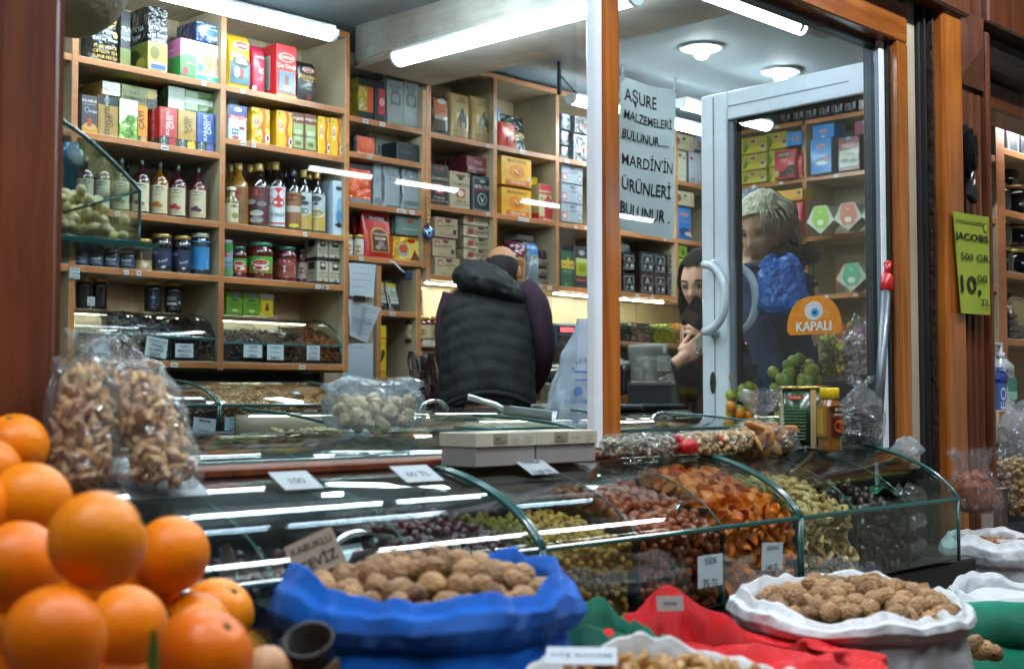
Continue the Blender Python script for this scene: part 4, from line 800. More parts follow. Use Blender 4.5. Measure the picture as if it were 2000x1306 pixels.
# coffee bags in the next cell
bag(998, 1032, 468, ZR3, Y, '6a2038', 'maroon coffee bag with a tan arched window beside the head', [E_(.5, .5, .35, .12, 'b08a5a'), Q(.15, .05, .85, .5, 'b08a5a'), E_(.5, .45, .25, .1, '8a5a30'), Q(.35, .1, .65, .35, '7a5230')], d=.08)
bag(1032, 1056, 471, ZR3, Y, '8f9ba4', 'blue topped silver coffee bag beside the maroon one', [Q(0, .62, 1, .97, '2f76b8'), E_(.5, .62, .3, .08, 'b0b8bc'), E_(.5, .64, .2, .05, '8a7a50'), T(.5, .53, .07, 'coffee', 'dfe6ea'), Q(.2, .1, .8, .3, '6f7a80')], d=.08)
bag(1056, 1072, 486, at(1056, 500, Y).z - .02, Y + .03, '4a1626', 'dark red foil packet lying behind the coffee bags', [], d=.09)
for k, yb in enumerate((556, 538, 518)):
 bag(1055, 1078, yb - 20, yb, Y + .02, '7a736a', 'beige foil packet in a small pile, ' + ('lowest', 'middle', 'topmost')[k], [], d=.1, crimp=.2, group='beige foil packets')
box(1012, 1042, 458, 468, Y + .08, '9a9a90', 'small pale box on top of the coffee bags', [], d=.1, name='carton', cat='carton')
box(1096, 1121, 489, ZR3, Y, '1c4a26', 'green coffee pack with a gold band and crown', [Q(0, .52, 1, .74, 'c9a834'), T(.5, .62, .1, 'JACOBS', '1a2a14'), ('g', [(.4, .74), (.4, .84), (.47, .78), (.5, .88), (.53, .78), (.6, .84), (.6, .74)], 'd0b040'), T(.5, .44, .05, 'MONARCH', 'a8b89a'), Q(.2, .1, .8, .12, '5a7a50'), E_(.35, .07, .1, .03, '7a8a70')], d=.07, kind='card')
box(1121.5, 1150, 480, ZR3, Y, '2c3034', 'dark tea carton with an olive green panel by the post', [Q(.1, .3, .95, .7, '8a9234'), E_(.5, .85, .2, .06, '8a9298'), Q(.1, .62, .95, .72, 'a8b070'), T(.5, .2, .07, 'GORAN-TEE', 'd05a50', 0, .9), E_(.5, .48, .25, .08, '6f7a24')], d=.09)
# seen between the paper sign and the door frame
TN = [Q(.02, .04, .98, .06, '5a3a34'), Q(.02, .94, .98, .96, '5a3a34'), Q(.96, .04, .98, .96, '5a3a34'), E_(.12, .5, .12, .25, '5a3a40'), E_(.45, .7, .1, .1, '3a4a2a'), T(.45, .45, .12, 'TAZE ÇAY', '4a4a34', 0, .4), Q(.72, .2, .9, .75, '9a9474')]
box(1318, 1356, 258, 290, Y, 'b3a98c', 'cream tea box lying across two upright cartons beside the sign', TN, d=.12)
box(1359, 1390, 265, 292, Y, '8a94a2', 'grey tea box next to the cream one, against the door frame', [Q(.1, .2, .5, .6, 'a05a40')], d=.12)
box(1322, 1341, 293, ZR1, Y, 'a8a594', 'white upright tea carton with leaf print beside the sign', [E_(.3, .85, .2, .06, '4a5a34'), E_(.7, .78, .1, .04, '3a5a2a'), Q(.3, .2, .6, .4, '8f8c80'), Q(.35, .24, .55, .36, 'b8b4a4')], d=.1, side='3a3a5a')
box(1345, 1364, 296, ZR1, Y, 'a9aab0', 'pale grey upright carton with a maroon badge, middle one', [E_(.3, .8, .18, .05, '6a2a3a'), Q(.2, .1, .6, .2, '7a7c84')], d=.1, side='2c3050')
box(1366, 1386, 298, ZR1, Y, '8f8f96', 'grey upright carton with a red letter against the door frame', [Q(.4, .45, .95, .65, 'a84040')], d=.1)
box(1322, 1356, 371, 400, Y, 'b8ac8c', 'cream tea box balanced on the blue tea pack', TN, d=.08)
bag(1324, 1355, 400, ZR2, Y, '1f6fb4', 'blue tea pack with cup print under the cream box', [*logo(.45, .75, .25, .05, 'b03038'), T(.45, .55, .05, 'Rize Turist', 'd0707a'), E_(.4, .28, .3, .1, '14406e'), E_(.6, .2, .2, .06, 'b9c4cc'), E_(.75, .3, .12, .05, 'b04a40'), E_(.8, .15, .1, .04, 'c8c0b8')], d=.08, kind='card', crimp=.03)
TB = [Q(.12, .12, .14, .84, 'b0b6b8'), Q(.86, .12, .88, .84, 'b0b6b8'), Q(.12, .82, .88, .84, 'b0b6b8'), Q(.12, .12, .88, .14, 'b0b6b8'), ('g', [(.4, .62), (.5, .76), (.6, .62)], 'c0c6c8'), T(.5, .54, .1, 'BETA', 'b8bec0', 0, .5), E_(.3, .28, .09, .08, '8f9698'), E_(.7, .28, .11, .1, 'a8aeb0')]
k = 0
for row, (yt0, yb0) in enumerate(((492, 527), (532, 566))):
 for a, b, dy in ((1217, 1240, 0), (1251, 1277, 0), (1279, 1300, .004), (1303, 1325, -.004)):
  s_ = (a - 1217) * .125
  box(a, b, yt0 + s_ - (6 if a > 1240 else 0), ZR3 if row else yb0 + s_, Y, '1d2124' if row == 0 or a < 1240 else '2e1c1e', ('upper', 'lower')[row] + ' black tin tea box, ' + ('first', 'second', 'third', 'fourth')[k % 4] + ' from the window post', TB, d=.11, kind='foil', name='tea_tin', cat='tea tin', group='black tin tea boxes'); k += 1
bag(1216, 1234, 470, 490, Y, '6f757a', 'crumpled silver packet lying on the black tin boxes', [], d=.08, crimp=.2)
for k, (yt, yb, a) in enumerate(((478, 502, 1326), (505, 529, 1326), (532, 556, 1327), (558, 584, 1334))):
 box(a, a + 16, yt, yb, Y - .01, '7fa82a', 'lime and black tea carton stacked beside the young woman, ' + ('topmost', 'second', 'third', 'lowest')[k], [('g', [(.3, .25), (.5, .7), (.75, .25)], '1c2418'), Q(0, .8, 1, 1, 'a8c84a')], d=.08, group='lime and black tea cartons')
 if k < 3: box(a + 17, a + 38, yt + 3, yb + 4, Y, '1b1e20', 'black carton with a white crest beside the lime cartons, ' + ('topmost', 'middle', 'lowest')[k], [E_(.5, .5, .3, .25, '9aa0a0'), E_(.5, .5, .22, .18, '1b1e20'), T(.4, .75, .14, 'TEA', 'b0b4b4')], d=.08, group='black cartons with a white crest')
# goods on the side wall
X = 6.38 - .02
KS = [Q(.1, .05, .34, .7, '4a3a3a'), T(.22, .4, .1, 'BETA', 'b06a50', 90), E_(.62, .72, .25, .14, 'a8b0b4'), Q(.4, .05, .48, .5, '9aa4aa'), Q(.8, .1, .95, .9, '8a949a')]
for k in range(6):
 a = 1521 + k * 25.5; yb = 240 - k * 4.6
 sbox(a, a + 23, yb - 46, 2.831, X, '2c2f34', 'dark foil tea pack on the side wall top shelf, ' + ('first', 'second', 'third', 'fourth', 'fifth', 'sixth')[k] + ' from the room corner', KS, kind='foil', d=.1, group='dark foil tea packs on the side wall')
sbox(1676, 1714, 172, 2.831, X, 'b4ac94', 'cream tea box at the near end of the side wall top shelf', [Q(.25, .35, .55, .65, 'a84038'), ('g', [(.5, .2), (.6, .9), (.95, .95), (.9, .2)], 'd8d4c8')], d=.1, kind='foil')
sbox(1716, 1745, 160, 2.831, X, '9aa6ac', 'silver foil tea pack by the white door jamb', [Q(.2, .2, .5, .8, '5a646a')], kind='foil', d=.1)
sbox(1455, 1502, 222, 2.831, X + .02, '6a6862', 'dull beige carton beyond the dark foil packs', [Q(.1, .15, .9, .85, '77746c')], d=.1)
sbox(1503, 1520, 217, 2.831, X + .02, '3a3a3e', 'dark narrow carton beside the dull beige one', [], d=.1)
YLB = [Q(0, 0, 1, .42, 'c9b42a'), E_(.5, .72, .13, .17, 'e0d8b0'), E_(.5, .72, .11, .13, '8a2a20'), ('g', [(.1, .1), (.2, .6), (.28, .75), (.26, .4), (.4, .55), (.22, .1)], '4a6a24'), E_(.86, .3, .1, .24, 'c4beb0'), E_(.86, .36, .08, .12, '6a3018')]
ym = {0: (270, 302), 1: (303, 334), 2: (335, 366)}
for k in range(3):
 sbox(1445, 1497, ym[k][0] + 2, ym[k][1] + 1 if k < 2 else 2.513, X, 'a8982e', 'yellow tea bag box in the left pile on the side wall, ' + ('topmost', 'middle', 'lowest')[k], YLB, d=.1, group='yellow tea bag boxes on the side wall')
for k, (yt, yb) in enumerate(((262, 294), (296, 327), (329, 360))):
 sbox(1495, 1538, yt, yb, X + .03, 'a8982e', 'yellow tea bag box in the right pile on the side wall, ' + ('topmost', 'middle', 'lowest')[k], YLB, d=.1, group='yellow tea bag boxes on the side wall')
sbox(1536, 1565, 260, 287, X - .005, '1c7cc4', 'blue carton lying above the red pouch on the side wall', [*logo(.6, .5, .18, .14, 'b03038')], d=.1)
BY = [Q(.22, .72, .78, .88, '16181a'), T(.5, .8, .1, 'BAYCE', 'e8e4e0', 0, .5), T(.5, .62, .06, 'CLASSIC', 'ecd8d4'), T(.5, .54, .06, 'TASTE', 'ecd8d4'), ('g', [(.3, .05), (.32, .25), (.45, .22), (.6, .3), (.75, .42), (.97, .42), (.97, .05)], '1c1214'), E_(.18, .17, .13, .1, 'c9a850'), E_(.76, .18, .14, .1, '8a7a40'), E_(.76, .18, .12, .08, '1c1214')]
bag(1509, 1553, 294, 2.513, 0, 'b52a3a', 'red tea pouch with a black label on the upper side wall shelf', BY, d=.06, X=X - .03, kind='card', crimp=.02)
bag(1553, 1567, 298, 2.513, 0, 'b8281e', 'red foil pack squeezed beside the red tea pouch', [], d=.06, X=X)
sbox(1587, 1629, 246, at(1587, 270, 1).z if 0 else atX(1587, 273, X).z, X, '1c7cc4', 'small blue carton with a red logo on top of the tall blue one', [*logo(.5, .5, .15, .12, 'b03038'), Q(.4, .05, .6, .18, 'c8d0d4')], d=.12)
sbox(1583, 1623, 274, 2.513, X - .01, '1c7cc4', 'tall blue tea carton with a cup on the side wall', [*logo(.52, .78, .24, .05, 'b03038'), T(.5, .63, .045, 'Rize Turist', 'e06a78'), T(.5, .56, .045, 'ÇAYI', 'e06a78'), E_(.5, .35, .34, .12, '14406e'), E_(.55, .3, .3, .06, 'b0bcc4'), E_(.78, .42, .1, .1, 'a84a38'), Q(.1, .06, .9, .075, 'c0ccd4')], d=.1, side='8a95a4')
sbox(1637, 1678, 270, 2.513, X, '7c2a2c', 'dark red organic tea carton with a cream panel', [Q(.05, .12, .95, .6, 'b9b39c'), T(.5, .5, .07, 'organik', '6a6a58'), E_(.3, .3, .22, .06, '5a5e54'), E_(.7, .27, .2, .06, '6a6e60'), *logo(.5, .74, .3, .055, '7c2a2c'), Q(.38, .9, .62, .99, '4f8ab0'), T(.5, .05, .05, 'hemşin çayı', 'd8c0b0')], d=.09, side='4a3a2c')
sbox(1669, 1707, 238, atX(1669, 263, X).z, X + .03, '8a3238', 'maroon carton on top of the dark red one', [Q(.4, .8, .62, .98, '9fb0bc')], d=.1)
bag(1690, 1722, 258, 2.513, 0, 'c4391e', 'red pouch with a green top next to the door jamb', [Q(0, .78, 1, .95, '1e4a28'), E_(.6, .74, .4, .1, 'c9a030'), E_(.6, .74, .36, .08, 'b02a1c'), T(.6, .74, .07, 'Alim', 'f0e6d0', 0, .6), Q(0, .0, 1, .2, '7a2420'), Q(.6, .3, .85, .5, '6a1a12')], d=.07, X=X - .02, kind='card')
sbox(1515, 1567, 374, atX(1515, 397, X).z, X - .03, 'd29c14', 'yellow tea box with a cup print lying on the red pouch', [*logo(.5, .7, .15, .12), E_(.88, .6, .12, .3, 'b8a888'), E_(.88, .65, .08, .16, '4a2a1a'), ('g', [(0, 0), (.3, .2), (.6, .1), (.95, .4), (1, 0)], 'c47a10')], d=.1)
bag(1520, 1566, 396, 2.183, 0, 'b5242a', 'red tea pouch with a black label beside the old woman', BY, d=.06, X=X - .03, kind='card', crimp=.02)
sbox(1432, 1482, 372, 2.183, X, '8a929c', 'silver foil carton behind the old woman, at the corner', [Q(.1, .2, .9, .8, '98a2ac')], kind='foil', d=.12)
def pyramid_box(px, w, yt, yb, col, label):
 p = atX(px, yb, X - .08); q = atX(px, yt, X - .08); h = q.z - p.z; ww = abs(atX(px - w / 2, yb, X - .08).y - atX(px + w / 2, yb, X - .08).y) / 2
 m = MB(); wm = card('b9b6a8'); a = ww
 m.convex([(-a, -.05, h * .45), (0, -.05, 0), (a, -.05, h * .45), (a * .45, -.05, h), (-a * .45, -.05, h), (-a, .05, h * .45), (0, .05, 0), (a, .05, h * .45), (a * .45, .05, h), (-a * .45, .05, h)][:5] + [(-a, .05, h * .45), (0, .05, 0), (a, .05, h * .45), (a * .45, .05, h), (-a * .45, .05, h)],
    [(0, 1, 2, 3, 4), (5, 6, 7, 8, 9), (0, 1, 6, 5), (1, 2, 7, 6), (2, 3, 8, 7), (3, 4, 9, 8), (4, 0, 5, 9)], wm)
 m.deco(lambda u, v, o: (-a + 2 * a * u, -.05 - o, v * h), [('g', [(.28, .97), (.72, .97), (.82, .5), (.7, .2), (.34, .2), (.2, .5)], col), T(.5, .8, .07, 'çay', 'e8e4d8', 0, .3), E_(.5, .4, .12, .1, 'd8d2bc')], 2 * a / h)
 tag(m.build('tea_box', None, (X - .08, p.y, p.z), R(-90)), label, 'tea box', 'faceted tea boxes on the side wall')
pyramid_box(1612, 54, 404, 458, '8fb04a', 'white faceted tea box with a light green face'); pyramid_box(1666, 56, 398, 452, 'c0705a', 'white faceted tea box with a palm and red face'); pyramid_box(1716, 48, 394, 446, 'b0606a', 'white faceted tea box by the grey broom pole, upper shelf')
pyramid_box(1673, 60, 515, 570, '5fa07a', 'white faceted tea box with a sea green face'); pyramid_box(1724, 46, 512, 566, 'b05a44', 'white faceted tea box by the broom pole, lower shelf')
# small pieces: nuts, fruit
import bmesh
def ico(sub):
 bm = bmesh.new(); bmesh.ops.create_icosphere(bm, subdivisions=sub, radius=1)
 bm.verts.ensure_lookup_table(); r = ([Vector(v.co) for v in bm.verts], [tuple(v.index for v in f.verts) for f in bm.faces]); bm.free(); return r
ICO = {k: ico(k) for k in (1, 2, 3, 4)}
def shape(fn, sub=2):
 v, f = ICO[sub]; return [fn(q) for q in v], f
def piece(name, fn, mt, sub=2):
 v, f = shape(fn, sub); m = MB(); m.add(v, f, mt, True); return m.mesh(name)
def nz(q, s, k=0): return noise.noise(q * s + Vector((k * 7.3, k * 3.1, k * 5.7)))
def walnut_fn(k):
 def fn(q):
  r = .0172 * (1 + .06 * nz(q, 1.8, k) + .14 * abs(nz(q, 3.0, k + 3)) - .10 * abs(nz(q, 5.5, k + 1)) + .05 * nz(q, 11, k))
  seam = max(0, 1 - abs(q.y) * 7); r *= 1 + .09 * seam
  p = q * r; p.z *= 1.14 + .10 * max(0, abs(q.z) - .75) * 4; p.x *= .95
  if q.z > .9: p.z *= 1.04
  return p
 return fn
def nutmat(n, a, b, rough=.55, s=60, bump=.35, coat=0., dist=0.):
 key = ('nut', n)
 if key in _mats: return _mats[key]
 m = mat(n, a, rough, bump=(s * 2.2, bump, .004 if not dist else .008), coat=coat); nt = m.node_tree; p = nt.nodes['Principled BSDF']
 oi = nt.nodes.new('ShaderNodeObjectInfo'); tc = nt.nodes.new('ShaderNodeTexCoord'); no = nt.nodes.new('ShaderNodeTexNoise'); no.inputs['Scale'].default_value = s; no.inputs['Detail'].default_value = 4; no.inputs['Distortion'].default_value = dist
 nt.links.new(tc.outputs['Object'], no.inputs['Vector'])
 mx = nt.nodes.new('ShaderNodeMix'); mx.data_type = 'RGBA'; mx.inputs[6].default_value = (*lin(a), 1); mx.inputs[7].default_value = (*lin(b), 1)
 ad = nt.nodes.new('ShaderNodeMath'); ad.operation = 'MULTIPLY_ADD'; ad.inputs[1].default_value = .7; ad.use_clamp = True
 sb = nt.nodes.new('ShaderNodeMath'); sb.operation = 'SUBTRACT'; sb.inputs[1].default_value = .35
 nt.links.new(no.outputs['Fac'], sb.inputs[0]); nt.links.new(oi.outputs['Random'], ad.inputs[0]); nt.links.new(sb.outputs[0], ad.inputs[2])
 nt.links.new(ad.outputs[0], mx.inputs[0]); nt.links.new(mx.outputs[2], p.inputs['Base Color'])
 _mats[key] = m; return m
N_wal = nutmat('walnut_shell', 'c09664', '6e4a2a', .55, 90, .9, 0., 2.5)
WAL = [piece('walnut', walnut_fn(k), N_wal, 4) for k in range(4)]
def almond_fn(k):
 def fn(q):
  t = (q.x + 1) / 2; w = .0085 * (1 - .35 * t ** 2) * (1 + .05 * nz(q, 3, k))
  return Vector((q.x * .0165, q.y * w, q.z * w * .78))
 return fn
N_alm = nutmat('almond_shell', 'c9a062', 'a06f38', .55, 90, .5)
ALM = [piece('almond', almond_fn(k), N_alm, 3) for k in range(2)]
def peanut_fn(k):
 def fn(q):
  w = .0072 * (1 + .22 * math.cos(q.x * 5.2 + .4 * k)) * (1 + .05 * nz(q, 6, k)); return Vector((q.x * .020, q.y * w * 1.05, q.z * w))
 return fn
N_pea = nutmat('peanut_shell', 'f4d2a0', 'cca068', .85, 160, .6)
PEA = [piece('peanut', peanut_fn(k), N_pea, 3) for k in range(3)]
def wrinkle(a, b, c, amp, s, k):
 def fn(q):
  r = 1 + amp * nz(q, s, k) - amp * .7 * abs(nz(q, s * 1.9, k + 2)); return Vector((q.x * a * r, q.y * b * r, q.z * c * r))
 return fn
N_igde = nutmat('oleaster_skin', 'c4581a', '7a2c0e', .3, 40, .15, .5)
IGDE = [piece('oleaster', wrinkle(.0135, .0092, .0088, .10, 1.6, k), N_igde, 2) for k in range(3)]
N_apr = nutmat('dried_apricot', 'ff8c0a', 'd85a04', .4, 50, .3, .3)
def apricot_fn(k):
 def fn(q):
  rr = math.hypot(q.x, q.y); z = q.z * .0045 + .012 * (rr ** 2 - .5) * (1 if k != 1 else .6) + .004 * nz(q, 2.2, k)
  return Vector((q.x * .019 * (1 + .2 * nz(q, 1.6, k)), q.y * .015 * (1 + .2 * nz(q, 1.6, k + 4)), z))
 return fn
APR = [piece('dried_apricot', apricot_fn(k), N_apr, 3) for k in range(3)]
N_apl = nutmat('dried_apple', 'e8c484', 'b8884a', .5, 50, .3)
def ring_mesh(k):
 m = MB(); R0 = .0105
 m.grid(lambda u, v: (lambda a, b: ((R0 + .0058 * math.cos(b)) * math.cos(a) * (1 + .15 * math.sin(2 * a + k)), (R0 + .0058 * math.cos(b)) * math.sin(a), .0035 * math.sin(b) + .005 * math.sin(2 * a + k * 1.3) + .002 * math.cos(3 * a)))(2 * math.pi * u * (.97, .62, .8)[k], 2 * math.pi * v), 22, 8, N_apl, True)
 return m.mesh('apple_ring')
APL = [ring_mesh(k) for k in range(3)]
N_plum = nutmat('dried_plum', '6a2630', '3c141c', .3, 40, .2, .5)
PLUM = [piece('dried_cherry', wrinkle(.0095, .0085, .0075, .22, 2.0, k), N_plum, 2) for k in range(3)]
N_mul = nutmat('dried_mulberry', 'dcaa46', 'a87632', .5, 200, .5)
MUL = [piece('dried_mulberry', wrinkle(.0078, .0056, .0054, .35, 3.2, k), N_mul, 2) for k in range(3)]
N_date = nutmat('date_skin', '4c2c20', '301a14', .3, 40, .2, .5)
DATE = [piece('date', wrinkle(.0155, .009, .009, .14, 2.0, k), N_date, 2) for k in range(2)]
def put(meshes, name, pts, label, cat, group, sc=(.85, 1.15), flat_=0.):
 """countable pieces: one object each, sharing mesh data"""
 for p in pts:
  n = None
  if len(p) == 4: p, n = p[:3], p[3]
  o = bpy.data.objects.new(name, random.choice(meshes)); C.objects.link(o); o.location = p
  if flat_: o.rotation_euler = (random.uniform(-flat_, flat_) + (n or 0), random.uniform(-flat_, flat_), random.uniform(0, 6.28))
  else: o.rotation_euler = [random.uniform(0, 6.28) for _ in range(3)]
  s = random.uniform(*sc); o.scale = (s, s, s); tag(o, label, cat, group)
def poisson(n, gen, dmin, tries=40):
 out = []
 for _ in range(n * tries):
  if len(out) >= n: break
  p = gen()
  if all((p[0] - q[0]) ** 2 + (p[1] - q[1]) ** 2 + (p[2] - q[2]) ** 2 > dmin * dmin for q in out): out.append(p)
 return out
def stuff(name, label, cat, pts, fn, mats_, size, sub=1, loc=None):
 """uncountable small bits: one mesh"""
 m = MB()
 v0, f0 = ICO[sub]; loc = loc or Vector(pts[0])
 for p in pts:
  s = size * random.uniform(.75, 1.25); rm = Matrix.Rotation(random.uniform(0, 6.28), 3, 'X') @ Matrix.Rotation(random.uniform(0, 6.28), 3, 'Z'); k = random.random() * 9
  m.add([Vector(p) - loc + rm @ (Vector(fn(q, k)) * s) for q in v0], f0, random.choice(mats_), True)
 o = m.build(name, None, loc); o['kind'] = 'stuff'; return tag(o, label, cat)
F_nut = lambda q, k: (q.x * 1.0, q.y * .75, q.z * .7)
F_flake = lambda q, k: (q.x * 1.1 + .2 * math.sin(4 * q.y + k), q.y * .8, q.z * .35 + .35 * math.sin(3 * q.x + k))
F_seed = lambda q, k: (q.x * 1.2, q.y * .65, q.z * .28)
def hm(n, a, rough=.5, coat=0.): return mat(n, a, rough, bump=(150, .3, .004), coat=coat)
# curved glass bins
def case_curve(yb, zt, yf, zr, n=10, bulge=.6):
 out = []
 for i in range(n + 1):
  t = math.pi / 2 * i / n; s = i / n
  y = bulge * (yb - (yb - yf) * math.sin(t)) + (1 - bulge) * (yb + (yf - yb) * s)
  z = bulge * (zr + (zt - zr) * math.cos(t)) + (1 - bulge) * (zt + (zr - zt) * s)
  out.append((y, z))
 return out
def glass_case(label, x0, x1, yb, zt, yf, zr, z0, nbin, rim=.004, bulge=.6, led=False, name='display_case', fill=None, knob=True, g=None, ytop=None, floor='2c2f30'):
 g = g or G_case
 ctr = ((x0 + x1) / 2, (yb + yf) / 2, z0); off = tuple(-c for c in ctr)
 t = thing(name, label, 'display case', ctr); th = .005
 cv = case_curve(yb, zt, yf, zr, 12, bulge)
 inn = [(y + th * .7, z - th * .8) for y, z in cv]
 m = MB(); m.prism(cv + inn[::-1], x0 + .003, x1 - .003, g, 'x', True); m.build('curved_glass', t, off)
 m = MB(); m.box(x0 + .003, x1 - .003, yf, yf + th, z0 + .004, zr - .005, g); m.build('front_glass', t, off)
 ed = cv[::-1] + [(yb, zt)]
 for x in (x0, x1):
  s = 1 if x == x0 else -1
  m = MB(); poly = [(yb + .03, zt - .012), (yb + .03, z0), (yf + .006, z0), (yf + .006, zr - .008)] + [(y + .006, z - .008) for y, z in cv[::-1]]
  m.prism(poly, x, x + s * .002, g, 'x'); m.build('end_panel', t, off)
  m = MB(); m.tube([(x + s * .001, y - .001, z + .001) for y, z in cv], rim, M_green, 6); m.tube([(x + s * .001, yf, zr), (x + s * .001, yf, z0)], rim, M_green, 6); m.build('edge_trim', t, off)
 m = MB(); m.box(x0, x1, yf - .003, yf + .006, zr - .005, zr + .004, M_green, .002); m.build('rail', t, off)
 for k in range(1, nbin):
  x = x0 + (x1 - x0) * k / nbin
  m = MB(); poly = [(yb, z0), (yf + .008, z0), (yf + .008, zr - .01)] + [(y + .008, z - .010) for y, z in cv[::-1]]
  m.prism(poly, x - .0015, x + .0015, g, 'x')
  m.tube([(x, y + .006, z - .0085) for y, z in cv], .0018, mat('divider_edge', '4d7672', .2), 5); m.box(x - .003, x + .003, yf + .007, yf + .013, z0, zr - .012, mat('divider_bar', '26302f', .3)); m.build('divider', t, off)
 m = MB(); m.box(x0 + .003, x1 - .003, yf + .008, yb + .03, z0 + .001, z0 + .004, mat('case_floor', floor, .5)); m.box(x0 + .003, x1 - .003, yb + .032, yb + .036, z0, zt - .014, mat('case_back', floor, .5)); m.build('tray', t, off)
 if led:
  m = MB(); m.box(x0 + .02, x1 - .02, yb + .004, yb + .014, zt - .016, zt - .011, M_white)
  m.build('led_bar', t, off); q = MB()
  n = int((x1 - x0 - .06) / .012)
  for i in range(n): x = x0 + .03 + i * .012; q.box(x, x + .005, yb + .005, yb + .012, zt - .0185, zt - .0162, glow('led_dot', (1, .93, .72), 40))
  q.build('led_chips', t, off)
 return t
def heap(x0, x1, yb, zt, yf, zr, z0, back=.8, front=.0, hump=.0):
 """random point on the heaped surface in a bin, or against the front glass"""
 def gen():
  x = random.uniform(x0, x1)
  L1, L2 = (yb - yf), (zr - z0) * .9
  if random.random() < L2 / (L1 + L2): return (x, yf + .014 + random.random() * .006, random.uniform(z0 + .01, zr + front))
  s = random.random(); u = (x - x0) / (x1 - x0)
  return (x, yf + .016 + s * (yb - yf - .02), zr + front + s * (zt - zr) * back + hump * math.sin(math.pi * s) * (.6 + .4 * math.sin(math.pi * u)) + random.uniform(-.005, .004))
 return gen
def core(name, x0, x1, yb, zt, yf, zr, z0, back, front, mt, label, cat, hump=0.):
 """the mass of the heap under its visible pieces"""
 m = MB(); P = [(yf + .020, z0 + .006), (yf + .020, zr + front - .006)] + [(yf + .020 + s * (yb - yf - .024), zr + front + s * (zt - zr) * back + hump * math.sin(math.pi * s) * .7 - .010) for s in (.2, .4, .6, .8, 1)] + [(yb, z0 + .006)]
 m.prism(P, x0 + .001, x1 - .001, mt, 'x', False); o = m.build(name); o['kind'] = 'stuff'; return tag(o, label, cat)
def card_(p, w, h, lines, label, rz=0., tilt=0., col='b9c6ca', roll=0., ink_='1c2a4a', sub=None):
 """hand-lettered price card"""
 m = MB(); m.x = Matrix.Rotation(roll, 4, 'Y') @ Matrix.Rotation(tilt, 4, 'X')
 m.box(-w / 2, w / 2, 0, .0012, 0, h, mat('price_card_paper_' + col, col, .6, var=(40, .06)))
 n = len(lines); it = []
 for i, s in enumerate(lines):
  big = any(c.isdigit() for c in s)
  v = .82 - i * (.66 / max(1, n - 1)) if n > 1 else .5
  it.append(T(.5, v - (.04 if big else 0), (.30 if big else .2) if n < 4 else .2, s, '15191f' if big else ink_, random.choice((-3, 0, 3)), .84))
 m.deco(lambda u, v, o: (-w / 2 + u * w, -o, v * h), it, w / h)
 return tag(m.build('price_card', None, p, rz), label, 'price card')
# ---------------------------------------------------------------- bins in the tall shelves
Y = YL + .012
def shelf_bin(x0, x1, rail_px, top_px, label, n, contents):
 zr = at(*rail_px, Y).z; zt = at(*top_px, Y + .18).z
 glass_case(label, x0, x1, Y + .19, zt, Y, zr, Z5 + .002, n, .003, .85, True, 'bin_case', g=G_bin, floor='8a8272')
 w = (x1 - x0) / n
 for k, (nm, lb, ct, mts, size, fn, cnt, back, front) in enumerate(contents):
  a = (x0 + w * k + .006, x0 + w * (k + 1) - .006, Y + .18, zt, Y, zr, Z5 + .004)
  pts = [heap(*a, back=back, front=front)() for _ in range(cnt)]
  stuff(nm, lb, ct, pts, fn, mts, size)
  core(nm + '_mass', *a, back, front, mts[0], 'underlying mass of ' + lb, ct)
D = [hm('bin_dark_a', '1d1113', .4, .3), hm('bin_dark_b', '2e1a18', .4, .3), hm('bin_dark_c', '3d2620', .5)]
shelf_bin(2.277, 2.860, (154, 652), (160, 603), 'curved glass bins of seeds and dark berries on the lowest shelf, left', 3, [
 ('pumpkin_seeds', 'pale pumpkin seeds in the left bin of the lowest shelf', 'seeds', [hm('seed_a', 'b3aa90'), hm('seed_b', 'c4bda6'), hm('seed_c', '958c74')], .011, F_seed, 420, .25, -.004),
 ('dried_persimmons', 'grey wrinkled dried persimmons in the middle shelf bin', 'dried fruit', [hm('pers_a', '6a6266'), hm('pers_b', '8a8286'), hm('pers_c', '4a3e40')], .017, F_flake, 230, .85, .0),
 ('dark_berries', 'dark dried berries in the right shelf bin', 'dried fruit', D, .008, F_nut, 520, .8, 0)])
shelf_bin(2.887, 3.465, (443, 669), (448, 618), 'curved glass bins of cherries and raisins on the lowest shelf, right', 3, [
 ('dried_cherries', 'small dark dried cherries under the lit bin lid', 'dried fruit', D, .008, F_nut, 420, .5, 0),
 ('raisins', 'brown and black raisins in the middle lit bin', 'dried fruit', [D[0], hm('rais_a', '5a3018', .4, .3), hm('rais_b', '6a3a1a', .4, .3)], .008, F_nut, 480, .55, 0),
 ('chopped_apricots', 'orange brown chopped dried fruit in the end bin', 'dried fruit', [hm('chop_a', '8a4014', .4, .3), hm('chop_b', '5a2410', .4, .3), hm('chop_c', 'a05a1c', .4, .3)], .009, F_flake, 480, .7, 0)])
def pcard(px, py, Y, wpx, hpx, lines, label, **k):
 d = ray(px, py); s = Y / d.y / 1.0; p = at(px, py, Y); q = at(px, py - hpx, Y); w = abs(at(px + wpx / 2, py, Y).x - at(px - wpx / 2, py, Y).x)
 return card_(p, w, q.z - p.z, lines, label, **k)
pcard(198, 698, Y - .008, 36, 37, ['ÇİĞ KABAK', '170TL'], 'price card reading 170 on the pumpkin seed bin')
pcard(303, 697, Y - .010, 42, 38, ['TRABZON', 'CENNET', 'HURMASI', '150TL'], 'tilted price card reading 150 on the persimmon bin', roll=R(8))
pcard(360, 698, Y - .008, 35, 27, ['YABAN', 'MERSİNİ', '175TL'], 'price card reading 175 on the dark berry bin')
pcard(494, 698, Y - .008, 36, 25, ['VİŞNE', 'KURUSU', '290TL'], 'price card reading 290 on the cherry bin')
pcard(538, 703, Y - .008, 32, 30, ['BLUEBERRY', 'YABAN MERSİNİ', '340TL'], 'price card reading 340 on the raisin bin')
